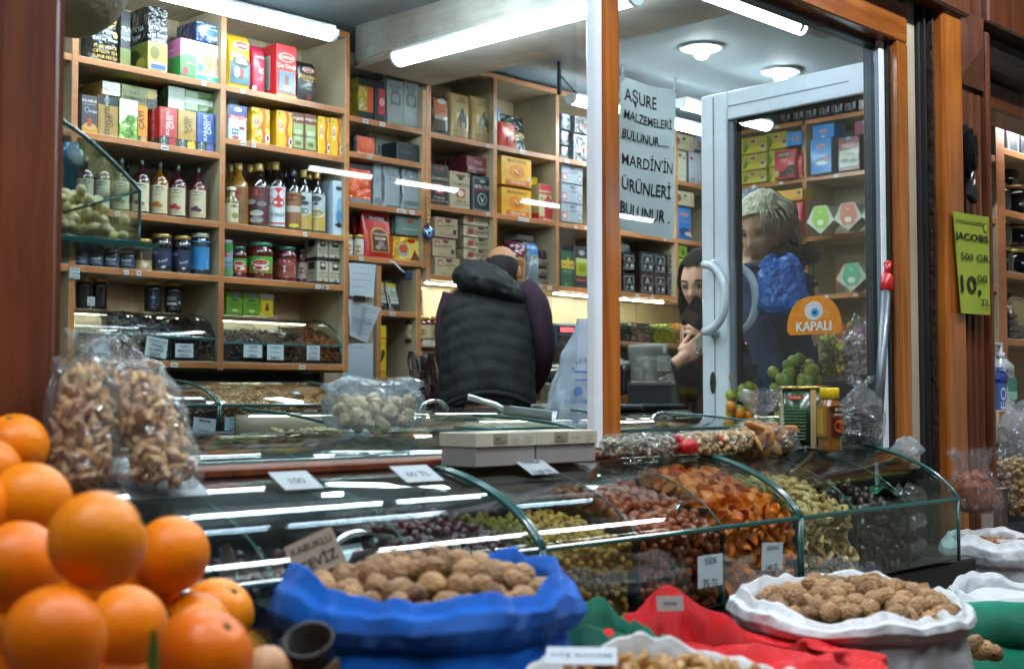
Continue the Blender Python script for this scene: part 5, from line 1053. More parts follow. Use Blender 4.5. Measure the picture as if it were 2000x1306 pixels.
pcard(612, 703, Y - .008, 25, 28, ['ALTIN', 'ÇİLEK', '320TL'], 'price card reading 320 on the chopped fruit bin')
pcard(146, 545, YL - .004, 20, 22, ['SİYAH', 'ÇORUM', '65TL'], 'white price card reading 65 on the shelf upright')
# steel scoop heads lying in the bins
def scoop(p, label, rz=0., s=1., flat_=0.):
 t = thing('scoop', label, 'scoop', p, rz)
 m = MB(); m.x = Matrix.Rotation(flat_, 4, 'Y')
 m.grid(lambda u, v: ((-.02 + .13 * v) * s, .035 * s * math.cos(math.pi * u) * (1 - .1 * v), (.004 + .028 * (1 - math.sin(math.pi * u)) + .012 * v) * s), 12, 8, M_steel, True)
 m.build('bowl', t)
 m = MB(); m.x = Matrix.Rotation(flat_, 4, 'Y'); m.tube([(-.02 * s, 0, .018 * s), (-.05 * s, 0, .028 * s), (-.13 * s, 0, .032 * s)], [.008 * s, .007 * s, .009 * s], M_steel, 10); m.build('handle', t)
 return t
scoop(at(300, 650, Y + .06), 'small steel scoop on the persimmons', R(20), .7)
scoop(at(555, 660, Y + .05), 'small steel scoop on the raisins', R(10), .7)
# ---------------------------------------------------------------- walnut kernel case in the middle of the shop
YK = 3.35
zr, zt, z0 = at(500, 791, YK).z, at(500, 745, YK + .22).z, at(500, 838, YK).z
xa, xb, xc = at(352, 790, YK).x, at(430, 790, YK).x, at(690, 790, YK).x
glass_case('low glass case of shelled walnuts in two bins', xb, xc, YK + .24, zt, YK, zr, z0, 2, .004, .7, True, g=G_bin, floor='6a6050')
glass_case('low glass case of dark almonds left of the shelled walnuts', xa - .1, xb - .006, YK + .24, zt, YK, zr, z0, 1, .004, .7, False, g=G_bin, floor='4a443c')
w = (xc - xb) / 2
WK = [[hm('kernel_a', 'c08c54'), hm('kernel_b', 'dcae74'), hm('kernel_c', '9a6838')], [hm('kernel_d', 'cc9048'), hm('kernel_e', 'b07634'), hm('kernel_f', 'e0aa60')]]
for k in range(2):
 a = (xb + w * k + .006, xb + w * (k + 1) - .006, YK + .23, zt, YK, zr, z0)
 stuff('walnut_kernels', ('broken pale walnut kernels in the left bin', 'whole amber walnut kernels in the right bin')[k], 'nuts', [heap(*a, back=.85)() for _ in range(900)], F_flake, WK[k], .0075, 1)
 core('walnut_kernel_mass', *a, .85, 0, WK[k][2], 'underlying mass of walnut kernels in the ' + ('left', 'right') [k] + ' bin', 'nuts')
a = (xa - .09, xb - .012, YK + .23, zt, YK, zr, z0)
stuff('dark_almonds', 'brown skinned almonds low in the dark glass bin', 'nuts', [heap(*a, back=.1, front=-.02)() for _ in range(400)], F_nut, [hm('almskin_a', '3a2218'), hm('almskin_b', '4a2c1c')], .008)
pcard(398, 846, YK - .012, 44, 30, ['BADEM', '220TL'], 'pale blue price card reading 220 on the dark almond bin', roll=R(6))
pcard(457, 840, YK - .012, 36, 26, ['KABUKLU', 'CEVİZ', '170TL'], 'pale blue price card reading 170 on the walnut kernels', col='9fc0cc')
pcard(602, 838, YK - .012, 27, 24, ['CEVİZ', '200TL'], 'white price card reading 200 on the amber walnut kernels')
m = MB(); m.box(xa - .3, xc + .25, YK - .06, YK + .5, .3, z0 - .003, M_dark, .01); m.box(xa - .3, xc + .25, YK + .45, YK + .5, z0 - .002, z0 + .02, M_dark); tag(m.build('counter'), 'dark low counter carrying the shelled walnut cases', 'counter')
m = MB(); m.box(1.7, 3.46, 4.58, 4.62, .3, Z5 - .032, M_dark); tag(m.build('backboard'), 'dark board filling the wall below the tall shelves', 'board')
scoop(at(598, 785, YK + .1), 'steel scoop handle sticking up from the amber walnuts', R(30), .8)
# ---------------------------------------------------------------- long inner case just inside the window
glass_case('flat curved glass case just inside the left window pane', .75, 2.06, 2.16, 1.232, 1.835, 1.19, 1.07, 4, .004, .8, False, floor='4f5452')
for k in range(4):
 x = .75 + 1.31 / 4 * k; a = (x + .01, x + 1.31 / 4 - .01, 2.14, 1.2, 1.84, 1.17, 1.08)
 stuff('white_nuts', 'pale seeds spread under the inner glass, ' + ('first', 'second', 'third', 'fourth')[k] + ' bin', 'nuts', [heap(*a, back=.3, front=-.03)() for _ in range(260)], F_nut, [hm('wn_a', 'b4a890'), hm('wn_b', '9a8a6c')] if k % 2 else [hm('wn_c', 'c4c0b4'), hm('wn_d', 'a8a498')], .009)
# ---------------------------------------------------------------- the three street-side cases
FB = (1.66, 1.18, 1.42, 1.062, .918)
XS = [.79, 1.543, 2.297, 2.985]
glass_case('street side curved glass case behind the blue sack', XS[0], XS[1] - .004, *FB, 3, .0045, .62)
glass_case('street side curved glass case of mulberries, oleaster and apricots', XS[1] + .004, XS[2] - .004, *FB, 3, .0045, .62)
glass_case('street side curved glass case of apple rings and dates at the far end', XS[2] + .004, XS[3], *FB, 3, .0045, .62)
m = MB(); m.box(.6, 3.10, 1.43, 1.72, 0, .914, mat('counter_paint', '11161a', .35, var=(6, .2)), .006); m.box(.6, 3.1, 1.70, 1.735, .915, 1.176, mat('counter_paint', '11161a', .35, var=(6, .2))); tag(m.build('counter'), 'dark painted counter under the street side glass cases', 'counter')
def bins(k):
 i, j = divmod(k, 3); w = (XS[i + 1] - XS[i]) / 3
 return (XS[i] + w * j + .010, XS[i] + w * (j + 1) - .010, *FB)
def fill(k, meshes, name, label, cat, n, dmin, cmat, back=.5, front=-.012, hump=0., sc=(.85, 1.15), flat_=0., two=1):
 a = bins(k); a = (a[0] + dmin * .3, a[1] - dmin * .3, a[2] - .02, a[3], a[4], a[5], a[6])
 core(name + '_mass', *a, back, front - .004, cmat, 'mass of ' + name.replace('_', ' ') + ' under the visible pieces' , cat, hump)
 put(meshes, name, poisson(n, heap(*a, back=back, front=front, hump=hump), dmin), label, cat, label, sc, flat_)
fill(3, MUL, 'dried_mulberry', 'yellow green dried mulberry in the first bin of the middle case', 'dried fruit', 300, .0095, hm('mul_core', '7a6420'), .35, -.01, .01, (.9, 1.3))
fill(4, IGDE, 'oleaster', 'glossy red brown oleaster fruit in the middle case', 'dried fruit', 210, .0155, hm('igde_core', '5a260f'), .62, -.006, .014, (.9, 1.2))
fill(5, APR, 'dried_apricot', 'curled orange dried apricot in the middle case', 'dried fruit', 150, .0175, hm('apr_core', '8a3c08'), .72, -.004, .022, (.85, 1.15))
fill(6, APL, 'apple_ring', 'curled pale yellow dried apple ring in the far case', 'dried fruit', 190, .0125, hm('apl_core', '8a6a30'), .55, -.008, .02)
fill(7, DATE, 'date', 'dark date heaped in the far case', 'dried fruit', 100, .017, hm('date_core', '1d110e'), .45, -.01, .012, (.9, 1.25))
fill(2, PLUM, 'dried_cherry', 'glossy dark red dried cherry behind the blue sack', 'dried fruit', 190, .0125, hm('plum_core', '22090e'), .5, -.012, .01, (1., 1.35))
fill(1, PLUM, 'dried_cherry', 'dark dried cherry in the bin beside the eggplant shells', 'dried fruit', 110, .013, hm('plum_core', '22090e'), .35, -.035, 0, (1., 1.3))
# dried eggplant shells, long grey curls
for k in range(16):
 a = bins(0); m = MB(); L = random.uniform(.05, .10); w0 = random.uniform(.012, .02); tw = random.uniform(-1, 1)
 m.grid(lambda u, v: ((v - .5) * L, w0 * math.sin(2.6 * (u - .5)) * (1 - .5 * v), w0 * (math.cos(2.6 * (u - .5)) - .4) + .012 * math.sin(3 * v + tw)), 8, 8, mat('eggplant_shell', 'a4a7aa', .5, bump=(60, .5, .004), var=(30, .3)), True)
 o = m.build('dried_eggplant', None, (random.uniform(a[0] + .03, a[1] - .02), random.uniform(1.46, 1.55), random.uniform(.97, 1.075)), random.uniform(0, 3))
 o.rotation_euler = (random.uniform(-1, 1), random.uniform(-1.2, 1.2), random.uniform(0, 6)); tag(o, 'grey curled dried eggplant shell in the nearest glass bin', 'dried vegetable', 'dried eggplant shells')
# wrapped packets in the last bin
a = bins(8)
for k in range(3):
 m = MB(); m.grid(lambda u, v: (lambda c, s_, b: (.085 * se(c, .5) * b, .055 * se(s_, .5) * b, (v - .5) * .055 + .008 * math.sin(5 * u * 6.28 + k)))(math.cos(6.283 * u), math.sin(6.283 * u), math.sin(math.pi * min(.97, max(.03, v))) ** .4), 28, 8, mat('packed_dates', '4a3a38', .35, coat=.9, bump=(30, .7, .02), var=(25, .4)), True, True)
 tag(m.build('date_packet', None, ((a[0] + a[1]) / 2 + .01 * (k - 1), 1.52, .95 + .058 * k), R(4 * k)), 'shrink wrapped packet of dates in the end bin, ' + ('lowest', 'middle', 'topmost')[k], 'packet', 'shrink wrapped packets of dates')
m = MB(); m.grid(lambda u, v: ((u - .5) * .13, (v - .5) * .09, .012 * math.sin(6 * u) * math.cos(5 * v)), 10, 8, plast('1f6a3a'), True); tag(m.build('plastic_film', None, (2.77, 1.52, 1.085)), 'piece of green plastic film lying over the dates', 'film')
# price cards on the front glass
pcard(1388, 1145, 1.412, 48, 62, ['İĞDE', '75 TL'], 'white price card reading 75 below the oleaster bin')
pcard(1508, 1113, 1.412, 40, 54, ['ZERDALİ', '140 TL'], 'white price card reading 140 in front of the apricots', roll=R(4))
pcard(1605, 1100, 1.45, 42, 52, ['ELMA', 'KURUSU', '160 TL'], 'tilted white price card reading 160 before the apple rings', roll=R(-14))
for px, py, lines, lb, wv in [(576, 932, ['100'], 'white card reading 100 lying face up on the nearest curved case', .07), (812, 930, ['60 TL'], 'white card reading 60 lying on the nearest curved case near its end', .08), (1046, 918, ['KARIŞIK', '110 TL'], 'white card lying on the middle curved case by the white boxes', .07), (318, 958, ['KABUKLU FISTIK', '100 TL'], 'long white card reading 100 hanging below the peanut bags', .12)]:
 p = at(px, py, 1.60); s = (1.655 - p.y) / .24
 card_(Vector((p.x, 1.575, 1.166)), wv, .05, lines, lb, tilt=R(-62), col='98a2a6')
# steel scoops with loop handles resting in the cases
def loop_handle(p, label, rz):
 t = thing('scoop', label, 'scoop', p, rz)
 m = MB(); m.tube([(.045 * math.cos(q), 0, .016 * math.sin(q)) for q in [math.pi * i / 12 for i in range(13)]], .005, M_chrome, 8); m.build('handle', t)
 m = MB(); m.grid(lambda u, v: ((v - .5) * .09, .03 * math.cos(math.pi * u), -.004 - .02 * math.sin(math.pi * u)), 10, 6, M_steel, True); m.build('bowl', t)
loop_handle(at(1335, 1000, 1.50), 'chrome scoop handle among the oleaster fruit', R(15))
loop_handle(at(697, 1062, 1.47), 'chrome scoop handle behind the walnuts of the blue sack', R(10))
loop_handle(at(1722, 962, 1.53), 'chrome scoop handle lying on the dates', R(10))
# things inside the shop
def at_d(px, py, d):
 r = ray(px, py); f = r.dot(_F); return Vector((r.x, r.y, 0)) * (d / f) + Vector((0, 0, H + r.z * d / f))
# lit niche below the back shelves
Yb = YB + .30
m = MB(); m.box(4.036, 6.35, Yb - .012, Yb - .002, .9, ZR3 - .026, wood('cream_niche_board', 'c2b48c', 'cfc29c', .4, (1, 1, .3), .2))
for k in range(6): m.box(4.5 + .36 * k, 4.503 + .36 * k, Yb - .014, Yb - .0125, .9, ZR3 - .03, mat('seam', '5a5440', .6))
tag(m.build('niche_panel'), 'cream panelled wall of the lit niche under the back shelves', 'panel')
def led_strip(x0, x1, y, z, label, k=22):
 t = thing('led_strip', label, 'lamp', ((x0 + x1) / 2, y, z)); w = (x1 - x0) / 2
 m = MB(); m.box(-w, w, -.008, .008, 0, .006, M_white); m.build('profile', t)
 m = MB()
 for i in range(int(2 * w / .022)): x = -w + .011 + i * .022; m.box(x - .005, x + .005, -.005, .005, -.003, 0, glow('led_chip', (1, .95, .78), k))
 m.build('diodes', t)
led_strip(4.10, 4.9, YB + .05, ZR3 - .034, 'led strip under the back shelves behind the man', 170)
led_strip(4.98, 5.9, YB + .05, ZR3 - .034, 'led strip under the back shelves either side of the window post', 150)
# back work counter with the nut bins
zb = at(1260, 668, 4.22).z
m = MB(); m.box(4.45, 6.35, 4.22, Yb - .015, zb - .022, zb - .002, M_lam, .002, front=M_edge); tag(m.build('wall_shelf'), 'narrow shelf carrying the nut bins in the lit niche', 'shelf')
zc = at(1265, 744, 4.0).z
m = MB(); m.box(4.62, 6.35, 3.95, Yb - .015, .3, zc - .002, M_lam, .004, front=M_edge); tag(m.build('counter'), 'pale counter along the back wall below the nut bins', 'counter')
def open_bin(x0, x1, y0, y1, z0, h, label, nm, lb, ct, mts, size, fn, cnt, pile):
 t = thing('nut_bin', label, 'bin', ((x0 + x1) / 2, (y0 + y1) / 2, z0)); o = (-(x0 + x1) / 2, -(y0 + y1) / 2, -z0)
 m = MB(); m.box(x0, x1, y0, y0 + .004, z0, z0 + h, G_bin); m.build('front_glass', t, o)
 m = MB()
 for x in (x0, x1 - .003): m.box(x, x + .003, y0 + .005, y1, z0, z0 + h, G_bin)
 m.box(x0 - .002, x1 + .002, y0 - .001, y0 + .005, z0 + h, z0 + h + .003, M_green); m.build('sides', t, o)
 pts = []
 for _ in range(cnt):
  x = random.uniform(x0 + .008, x1 - .008); s = random.random()
  if random.random() < .5: pts.append((x, y0 + .014, z0 + random.random() * h))
  else: pts.append((x, y0 + .016 + s * (y1 - y0 - .03), z0 + h + pile * math.sin(math.pi * min(1, s * 1.3 + .1)) * (.6 + .4 * math.sin(9 * x)) + random.uniform(-.01, .006)))
 stuff(nm, lb, ct, pts, fn, mts, size)
 m = MB(); m.box(x0 + .006, x1 - .006, y0 + .018, y1 - .01, z0 + .002, z0 + h + pile * .4, mts[-1]); k = m.build(nm + '_mass'); k['kind'] = 'stuff'; tag(k, 'underlying mass of ' + lb, ct)
def bx(px, Y=4.24): return at(px, 640, Y).x
PB = [hm('mixed_a', '6a4a34'), hm('mixed_b', '9a8468'), hm('mixed_c', '4a3428')]
open_bin(bx(1205), bx(1231), 4.24, 4.5, zb, .075, 'glass nut bin nearest the window post in the lit niche', 'sunflower_seeds', 'dark mixed seeds by the window post in the niche', 'seeds', [hm('ss_a', '2e2a26'), hm('ss_b', '8a8070'), hm('ss_c', '4a443c')], .012, F_seed, 260, .04)
open_bin(bx(1234), bx(1276), 4.24, 4.5, zb, .075, 'glass nut bin of brown nuts in the lit niche', 'brown_nuts', 'brown roasted nuts piled up in the niche', 'nuts', PB, .012, F_nut, 420, .06)
open_bin(bx(1279), bx(1322), 4.24, 4.5, zb, .075, 'glass nut bin of green pistachios in the lit niche', 'green_pistachios', 'green pistachio kernels in the niche', 'nuts', [hm('pist_a', '8a9a2a'), hm('pist_b', 'a8a84a'), hm('pist_c', '6a7a1e')], .011, F_nut, 440, .03)
open_bin(bx(1325), bx(1368), 4.24, 4.5, zb, .075, 'glass bin of orange corn beside the young woman', 'roasted_corn', 'orange roasted corn beside the young woman', 'nuts', [hm('corn_a', 'c07a1c'), hm('corn_b', 'a85a14'), hm('corn_c', 'd0943a')], .011, F_nut, 380, .03)
open_bin(bx(1062), bx(1104), 4.24, 4.5, zb, .055, 'glass bin of yellow candies behind the red digit scale', 'yellow_candies', 'yellow and red candies behind the scale', 'candy', [hm('cand_a', 'd0b01e', .3), hm('cand_b', 'c8902a', .3), hm('cand_c', 'b8502a', .3)], .012, F_nut, 260, .035)
# electronic scale with red digits
def scale(p, rz, w, h, label, digits, stem):
 t = thing('scale', label, 'scale', p, rz)
 m = MB(); m.box(-w / 2, w / 2, 0, .05, 0, h, mat('scale_blue_plastic', '3a4c60', .35, bump=(80, .05, .002)), .008); m.build('display_head', t)
 m = MB(); m.box(-w * .34, w * .02, -.002, -.0003, h * .56, h * .86, mat('display_red_off', '2a0a0e', .15)); m.box(-w * .34, w * .16, -.002, -.0003, h * .14, h * .42, mat('display_red_off', '2a0a0e', .15)); m.box(w * .14, w * .42, -.002, -.0003, h * .56, h * .86, mat('display_red_off', '2a0a0e', .15))
 m.box(w * .05, w * .11, -.002, -.0003, h * .6, h * .82, mat('key_cream', 'b0a890', .4)); m.build('display_window', t)
 m = MB(); red = glow('red_digits', (1, .06, .06), 5)
 for s, u, v, hh in ((digits[0], -w * .16, h * .71, h * .22), (digits[1], w * .10, h * .28, h * .2)):
  vv, ff = text_mesh(s); ww = max(q[0] for q in vv); m.add([(u + (q[0] - ww / 2) * hh, -.0032, v + (q[1] - .5) * hh) for q in vv], ff, red)
 m.build('digits', t)
 m = MB(); m.box(-.03, .03, .012, .045, -stem, .0, mat('scale_grey', '59636c', .4), .006); m.build('stem', t)
 m = MB(); m.box(-.15, .15, -.1, .2, -stem - .05, -stem, mat('scale_grey', '59636c', .4), .01); m.box(-.14, .14, -.09, .19, -stem + .0005, -stem + .012, M_steel, .004); m.build('platform', t)
p = at(1122, 673, 3.98); scale(p, R(-14), .27, .095, 'scale with two rows of red digits beside the man', ('00000', '0'), p.z - zc - .05)
# goods on the back counter, right of the post
t = thing('plastic_tub', 'translucent white plastic tub of pale pebbled sweets', 'tub', at(1266, 744, 4.12))
m = MB(); m.grid(lambda u, v: ((.085 + .012 * v) * se(math.cos(6.283 * u), .6), (.075 + .01 * v) * se(math.sin(6.283 * u), .6), .165 * v), 36, 6, clear('tub_plastic', 'e6ecec', .05, .5, .2, .35, 'd0d6d6'), True, True); m.build('body', t)
m = MB(); m.lathe([(.0, .1655), (.098, .1655), (.102, .168), (.102, .178), (.094, .182), (0, .182)], clear('tub_lid', 'e6ecec', .06, .5, .2, .6, 'c8d0d2'), 32, cap0=False, cap1=False); m.box(-.012, .012, -.104, -.1015, .14, .185, M_white, .002); m.build('lid', t)
m = MB(); m.box(-.045, .062, -.0925, -.0915, .05, .125, mat('tub_label', 'c4caca', .5)); m.deco(lambda u, v, o: (-.045 + .107 * u, -.0925 - o, .05 + .075 * v), [T(.8, .78, .2, '50', '20242a'), Q(.1, .5, .9, .53, '6a7276'), Q(.1, .35, .9, .38, '6a7276'), Q(.1, .15, .9, .18, '6a7276')], 1.4); m.build('label', t)
stuff('white_sweets', 'white pebbled sweets inside the plastic tub', 'sweets', [Vector(at(1266, 744, 4.12)) + Vector((random.uniform(-.07, .07), random.uniform(-.062, .05), random.uniform(.01, .115))) for _ in range(230)], F_nut, [hm('sweet_a', 'c8c6be'), hm('sweet_b', 'b8b4a8')], .014)
jar(1230, 20, 705, 770, 3.75, '1c1d20', 'b9c0c2', 'small dark jar with a pale cap in front of the tub', None)
jar(1216, 16, 700, 772, 3.78, '3a2010', 'b9c0c2', 'narrow amber jar half hidden by the window post', None)
m = MB(); m.grid(lambda u, v: (.10 * se(math.cos(6.283 * u), .5), .07 * se(math.sin(6.283 * u), .5), .062 * v), 30, 3, clear('deli_box', 'eee6dc', .06, .6, .05), True, True); m.box(-.1, .1, -.07, .07, .0625, .068, clear('deli_lid', 'eef2f2', .08, .6, .05)); m.box(-.085, .085, -.056, .056, .002, .045, hm('jam_red', '7a2a14', .2, .5))
tag(m.build('food_box', None, at(1268, 776, 3.75)), 'clear food box of red jam behind the flat scale', 'box')
def plastic_bag(label, p, rx, ry, h, mt, seed=0, knot=True, rz=0., prof=None, cat='plastic bag', name='plastic_bag', amp=.10, tilt=0., flat_=.55):
 pr = prof or [(0, .55), (.04, .86), (.15, 1), (.45, 1.), (.62, .9), (.76, .58), (.84, .2), (.88, .13), (.94, .3), (1, .5)]
 def rad(v):
  for (a, ra), (b, rb) in zip(pr, pr[1:]):
   if a <= v <= b: s = (v - a) / (b - a); s = s * s * (3 - 2 * s); return ra + (rb - ra) * s
  return pr[-1][1]
 m = MB()
 def fn(u, v):
  a = 6.28318 * u; r = rad(v); q = Vector((math.cos(a) * r, math.sin(a) * r, v * 2))
  w = 1 + amp * noise.noise(q * 2.2 + Vector((seed * 3.3, 1, 2))) + amp * .6 * noise.noise(q * 6 + Vector((seed, 5, 2))) + (.25 if v > .8 else .03) * math.sin(9 * a + seed + 4 * v) * min(1, v * 3)
  return (rx * r * w * se(math.cos(a), .8) + tilt * v * h, ry * r * w * se(math.sin(a), .8), h * v * (1 + .05 * math.sin(3 * a + seed)))
 m.grid(fn, 64, 36, mt, True, True)
 m.add([fn(i / 32, 0) for i in range(32)], [tuple(range(31, -1, -1))], mt)
 return tag(m.build(name, None, p, rz), label, cat)
P_clear = clear('clear_plastic_film', 'f6f8f8', .06, .8, .12, .05, 'f0f4f6', (24, 1., .06))
P_bag = clear('peanut_bag_film', 'f6f8f8', .06, .85, .12, .07, 'eef2f4', (22, 1., .06))
P_cloud = clear('cloudy_plastic_film', 'eef2f4', .07, .8, .14, .30, 'c8d4dc', (22, .9, .03))
P_white = clear('white_plastic_film', 'eef2f4', .06, .6, .2, .72, 'c4d0dc', (18, .8, .03))
plastic_bag('clear packet of dark food beside the jam box', at(1312, 768, 3.8), .09, .06, .09, P_clear, 3, prof=[(0, .6), (.2, 1), (.7, .9), (1, .3)])
m = MB(); m.grid(lambda u, v: (.075 * math.cos(6.283 * u) * math.sin(3.14 * v), .045 * math.sin(6.283 * u) * math.sin(3.14 * v), .03 + .03 * -math.cos(3.14 * v)), 20, 10, hm('dried_sausage', '4a2a1e', .4, .3), True, True); tag(m.build('dried_food', None, at(1312, 768, 3.8)), 'dark brown dried food inside the clear packet', 'food')
# flat scale plate and tray right of the post
m = MB(); q = at(1262, 800, 3.2); m.box(-.16, .16, -.11, .11, 0, .018, mat('tray_dark', '20282e', .35), .006); m.box(-.15, .15, -.10, .10, .0185, .022, mat('tray_pale_glass', '8fa29a', .15, coat=.5, var=(20, .15)), .003)
tag(m.build('flat_scale', None, q), 'flat weighing plate with a pale top behind the window post', 'scale')
m = MB(); m.box(4.0, 5.3, 2.9, 3.45, .3, q.z - .001, M_dark, .01); tag(m.build('counter'), 'dark counter under the flat weighing plate', 'counter')
# inner flat glass cases right of the man and right of the post
zt_ = at(1280, 806, 2.50).z; zr_ = at(1280, 838, 2.15).z
glass_case('low curved glass case right of the window post', 2.45, 3.25, 2.50, zt_, 2.12, zr_, zr_ - .12, 3, .004, .6, True, g=G_bin, floor='7a8286')
stuff('shelled_peanuts', 'pale brown nuts under the low glass lid right of the post', 'nuts', [(random.uniform(2.48, 2.82), random.uniform(2.16, 2.45), zr_ - .03 + random.uniform(-.01, .02)) for _ in range(420)], F_nut, [hm('shp_a', '9a7a5a'), hm('shp_b', 'b09472')], .011)
m = MB(); m.box(2.4, 3.26, 2.1, 2.56, .3, zr_ - .124, M_dark); tag(m.build('counter'), 'dark counter under the low curved case', 'counter')
zt2 = at(1000, 795, 2.75).z; zr2 = at(1000, 838, 2.32).z
glass_case('low curved glass case in front of the man', 1.9, 2.95, 2.75, zt2, 2.34, zr2, zr2 - .12, 4, .004, .6, True, g=G_bin, floor='3a3e3c')
stuff('pale_seeds', 'cream seeds under the low glass lid before the man', 'seeds', [(random.uniform(1.95, 2.4), random.uniform(2.38, 2.7), zr2 - .02 + random.uniform(-.012, .02)) for _ in range(600)], F_nut, [hm('ps_a', 'b5a478'), hm('ps_b', 'a08c5c')], .010)
m = MB(); m.box(1.5, 2.97, 2.32, 2.8, .3, zr2 - .124, M_dark); tag(m.build('counter'), 'dark counter in front of the man', 'counter')
s = scoop(at(1000, 818, 2.45), 'large steel scoop lying on the low case before the man', R(-60), 1.0, R(12))
m = MB(); m.tube([(.05 * math.cos(q), 0, .028 * math.sin(q)) for q in [math.pi * i / 12 for i in range(13)]], .005, M_chrome, 8); tag(m.build('lid_handle', None, at(848, 803, 2.6)), 'chrome loop handle on the case lid before the man', 'handle')
m = MB(); m.tube([(.05 * math.cos(q), 0, .028 * math.sin(q)) for q in [math.pi * i / 12 for i in range(13)]], .005, M_chrome, 8); tag(m.build('lid_handle', None, at(1293, 826, 2.3)), 'chrome loop handle on the case lid right of the post', 'handle')
# niche cell left of the man: preserves and hung dried peppers
zn = at(830, 668, YB).z
m = MB(); m.box(4.036, 4.50, YB + .012, Yb - .014, zn - .024, zn, M_lam, .0015, front=M_edge); m.box(4.026, 4.0355, YB + .004, Yb - .014, .95, ZR3 - .03, M_lamdark, front=M_edge); tag(m.build('wall_shelf'), 'shelf of red preserves left of the man', 'shelf')
zn2 = at(830, 793, YB).z
m = MB(); m.box(4.036, 4.50, YB + .012, Yb - .014, zn2 - .024, zn2, M_lam, .0015, front=M_edge); tag(m.build('wall_shelf'), 'lower shelf under the hung dried peppers', 'shelf')
HN = [E_(.5, .45, .2, .2, '8a6a3a'), ('g', [(.3, .3), (.5, .75), (.7, .3)], '7a4a2a'), Q(.05, .05, .95, .09, '6a5a3a')]
for cx, w, lb in ((812, 24, 'red preserve jar with a cream label, first beside the cabinet'), (838, 30, 'red preserve jar with a cream label, wider one in the middle'), (862, 26, 'red preserve jar partly behind the man')):
 jar(cx, w, 617, zn, YB + .03, '5a1210', 'b79a55', lb, 'b9b088', HN, 'red preserve jars', (.15, .68), ctr=-42)
box(808, 827, 562, 613, YB + .05, 'a8a294', 'tall cocoa carton standing on the preserve jars', [E_(.5, .55, .38, .14, '6a1c1c'), E_(.5, .55, .3, .1, '9a7a60'), T(.5, .32, .05, 'KAKAO', '4a4038'), ('g', [(.3, .1), (.6, .2), (.75, .1), (.5, .06)], '4a2a1e')], d=.06, side='8a7a5c', name='carton', cat='carton')
pcard(843, 676, YB + .008, 34, 12, ['ÖZEL'], 'small white label reading in capitals on the preserve shelf', col='c4c0ae')
for k in range(26):
 px = 806 + (k % 9) * 7 + random.uniform(-2, 2); py = 690 + (k // 9) * 38 + random.uniform(-6, 6); p = at(px, py, YB - .03 + random.uniform(-.02, .03)); L = random.uniform(.10, .14); tw = random.uniform(-.5, .5)
 m = MB(); w0 = random.uniform(.014, .022)
 m.grid(lambda u, v: (w0 * math.sin(3.4 * (u - .5)) * (1 - .35 * v) + .02 * tw * v, .012 * math.cos(3.4 * (u - .5)) + .008 * math.sin(5 * v + k), -L * v), 8, 8, mat('dried_pepper_skin_%d' % (k % 3), ('4a3432', '6a5452', '35241f')[k % 3], .3, coat=.5, bump=(50, .6, .006), var=(40, .4)), True)
 tag(m.build('dried_pepper', None, p), 'dark dried pepper husk strung up left of the man', 'dried vegetable', 'strung dried pepper husks')
m = MB();
for k in range(3): a, b = at(800, 684 + k * 38, YB - .02), at(866, 688 + k * 38, YB - .02); m.tube([a, (a + b) / 2 - Vector((0, 0, .005)), b], .0015, M_cream, 5)
tag(m.build('string'), 'cream strings holding the dried pepper husks', 'string')
# narrow cabinet contents
Y = YB + .03
for k, (a, b) in enumerate(((740, 762), (764, 786))):
 bag(a, b, 541 + 4 * k, 1.68, Y, '2a2624', 'silver and black coffee packet leaning in the narrow cabinet, ' + ('left', 'right')[k], [Q(.02, .25, .98, .97, 'b0b2a4'), Q(.05, .78, .95, .9, 'c0a830'), T(.5, .6, .09, 'TELVE', '34342e'), T(.5, .5, .09, 'KAHVE', '34342e'), Q(.1, .35, .9, .37, '4a4a44')], d=.05, lean=.04, group='leaning coffee packets')
box(739, 755, 635, 1.385, Y, 'd0b014', 'bright yellow carton with a brown pod in the narrow cabinet', [Q(0, .74, 1, .77, 'b8301e'), ('g', [(.15, .4), (.5, .55), (.85, .5), (.7, .38), (.3, .28)], '3a2a14'), T(.5, .65, .05, 'KAKAO', '5a4a14'), T(.5, .12, .06, 'tozu', '5a3a14')], d=.06, name='carton', cat='carton', side='c4a010')
for k, a in enumerate((739, 757, 772)):
 box(a, a + 16, 742, 1.13, Y + .01 * (k % 2), 'b0aca0', 'small white carton with green print on the lowest cabinet shelf, ' + ('left', 'middle', 'right')[k], [E_(.5, .15, .35, .12, '6a7a3a')], d=.07, name='carton', cat='carton', group='small white cartons with green print')
plastic_bag('dusky bag of nuts above the small white cartons', (3.905, Y + .14, 1.135), .07, .06, .2, P_cloud, 8, prof=[(0, .7), (.2, 1), (.7, .8), (1, .5)])
# papers hung on the side board
def paper(corners, Y, label, lines=8, seed=0, col='b9c2cc'):
 P = [at(x, y, Y) for x, y in corners]; o = P[3]; m = MB()
 def sf(u, v, off):
  a = P[3].lerp(P[2], u); b = P[0].lerp(P[1], u); q = a.lerp(b, v) - o; return (q.x, q.y - off - .006 * math.sin(3 * u + seed) * math.sin(2.5 * v + seed) - .008, q.z)
 m.grid(lambda u, v: sf(u, v, 0), 10, 10, mat('paper_' + col, col, .6), True); m.grid(lambda u, v: sf(u, v, -.0012), 10, 10, mat('paper_' + col, col, .6), True)
 rr = random.Random(seed); it = []
 for k in range(lines): v = .9 - k * .8 / max(1, lines); it.append(Q(.08, v - .012, rr.uniform(.5, .92), v + .004, '7c858f'))
 if lines > 5: it += [Q(.42, .1, .56, .92, '8f98a2'), Q(.1, .5, .9, .53, '808a94')]
 m.deco(sf, it, 1); return tag(m.build('paper_sheet', None, o), label, 'paper')
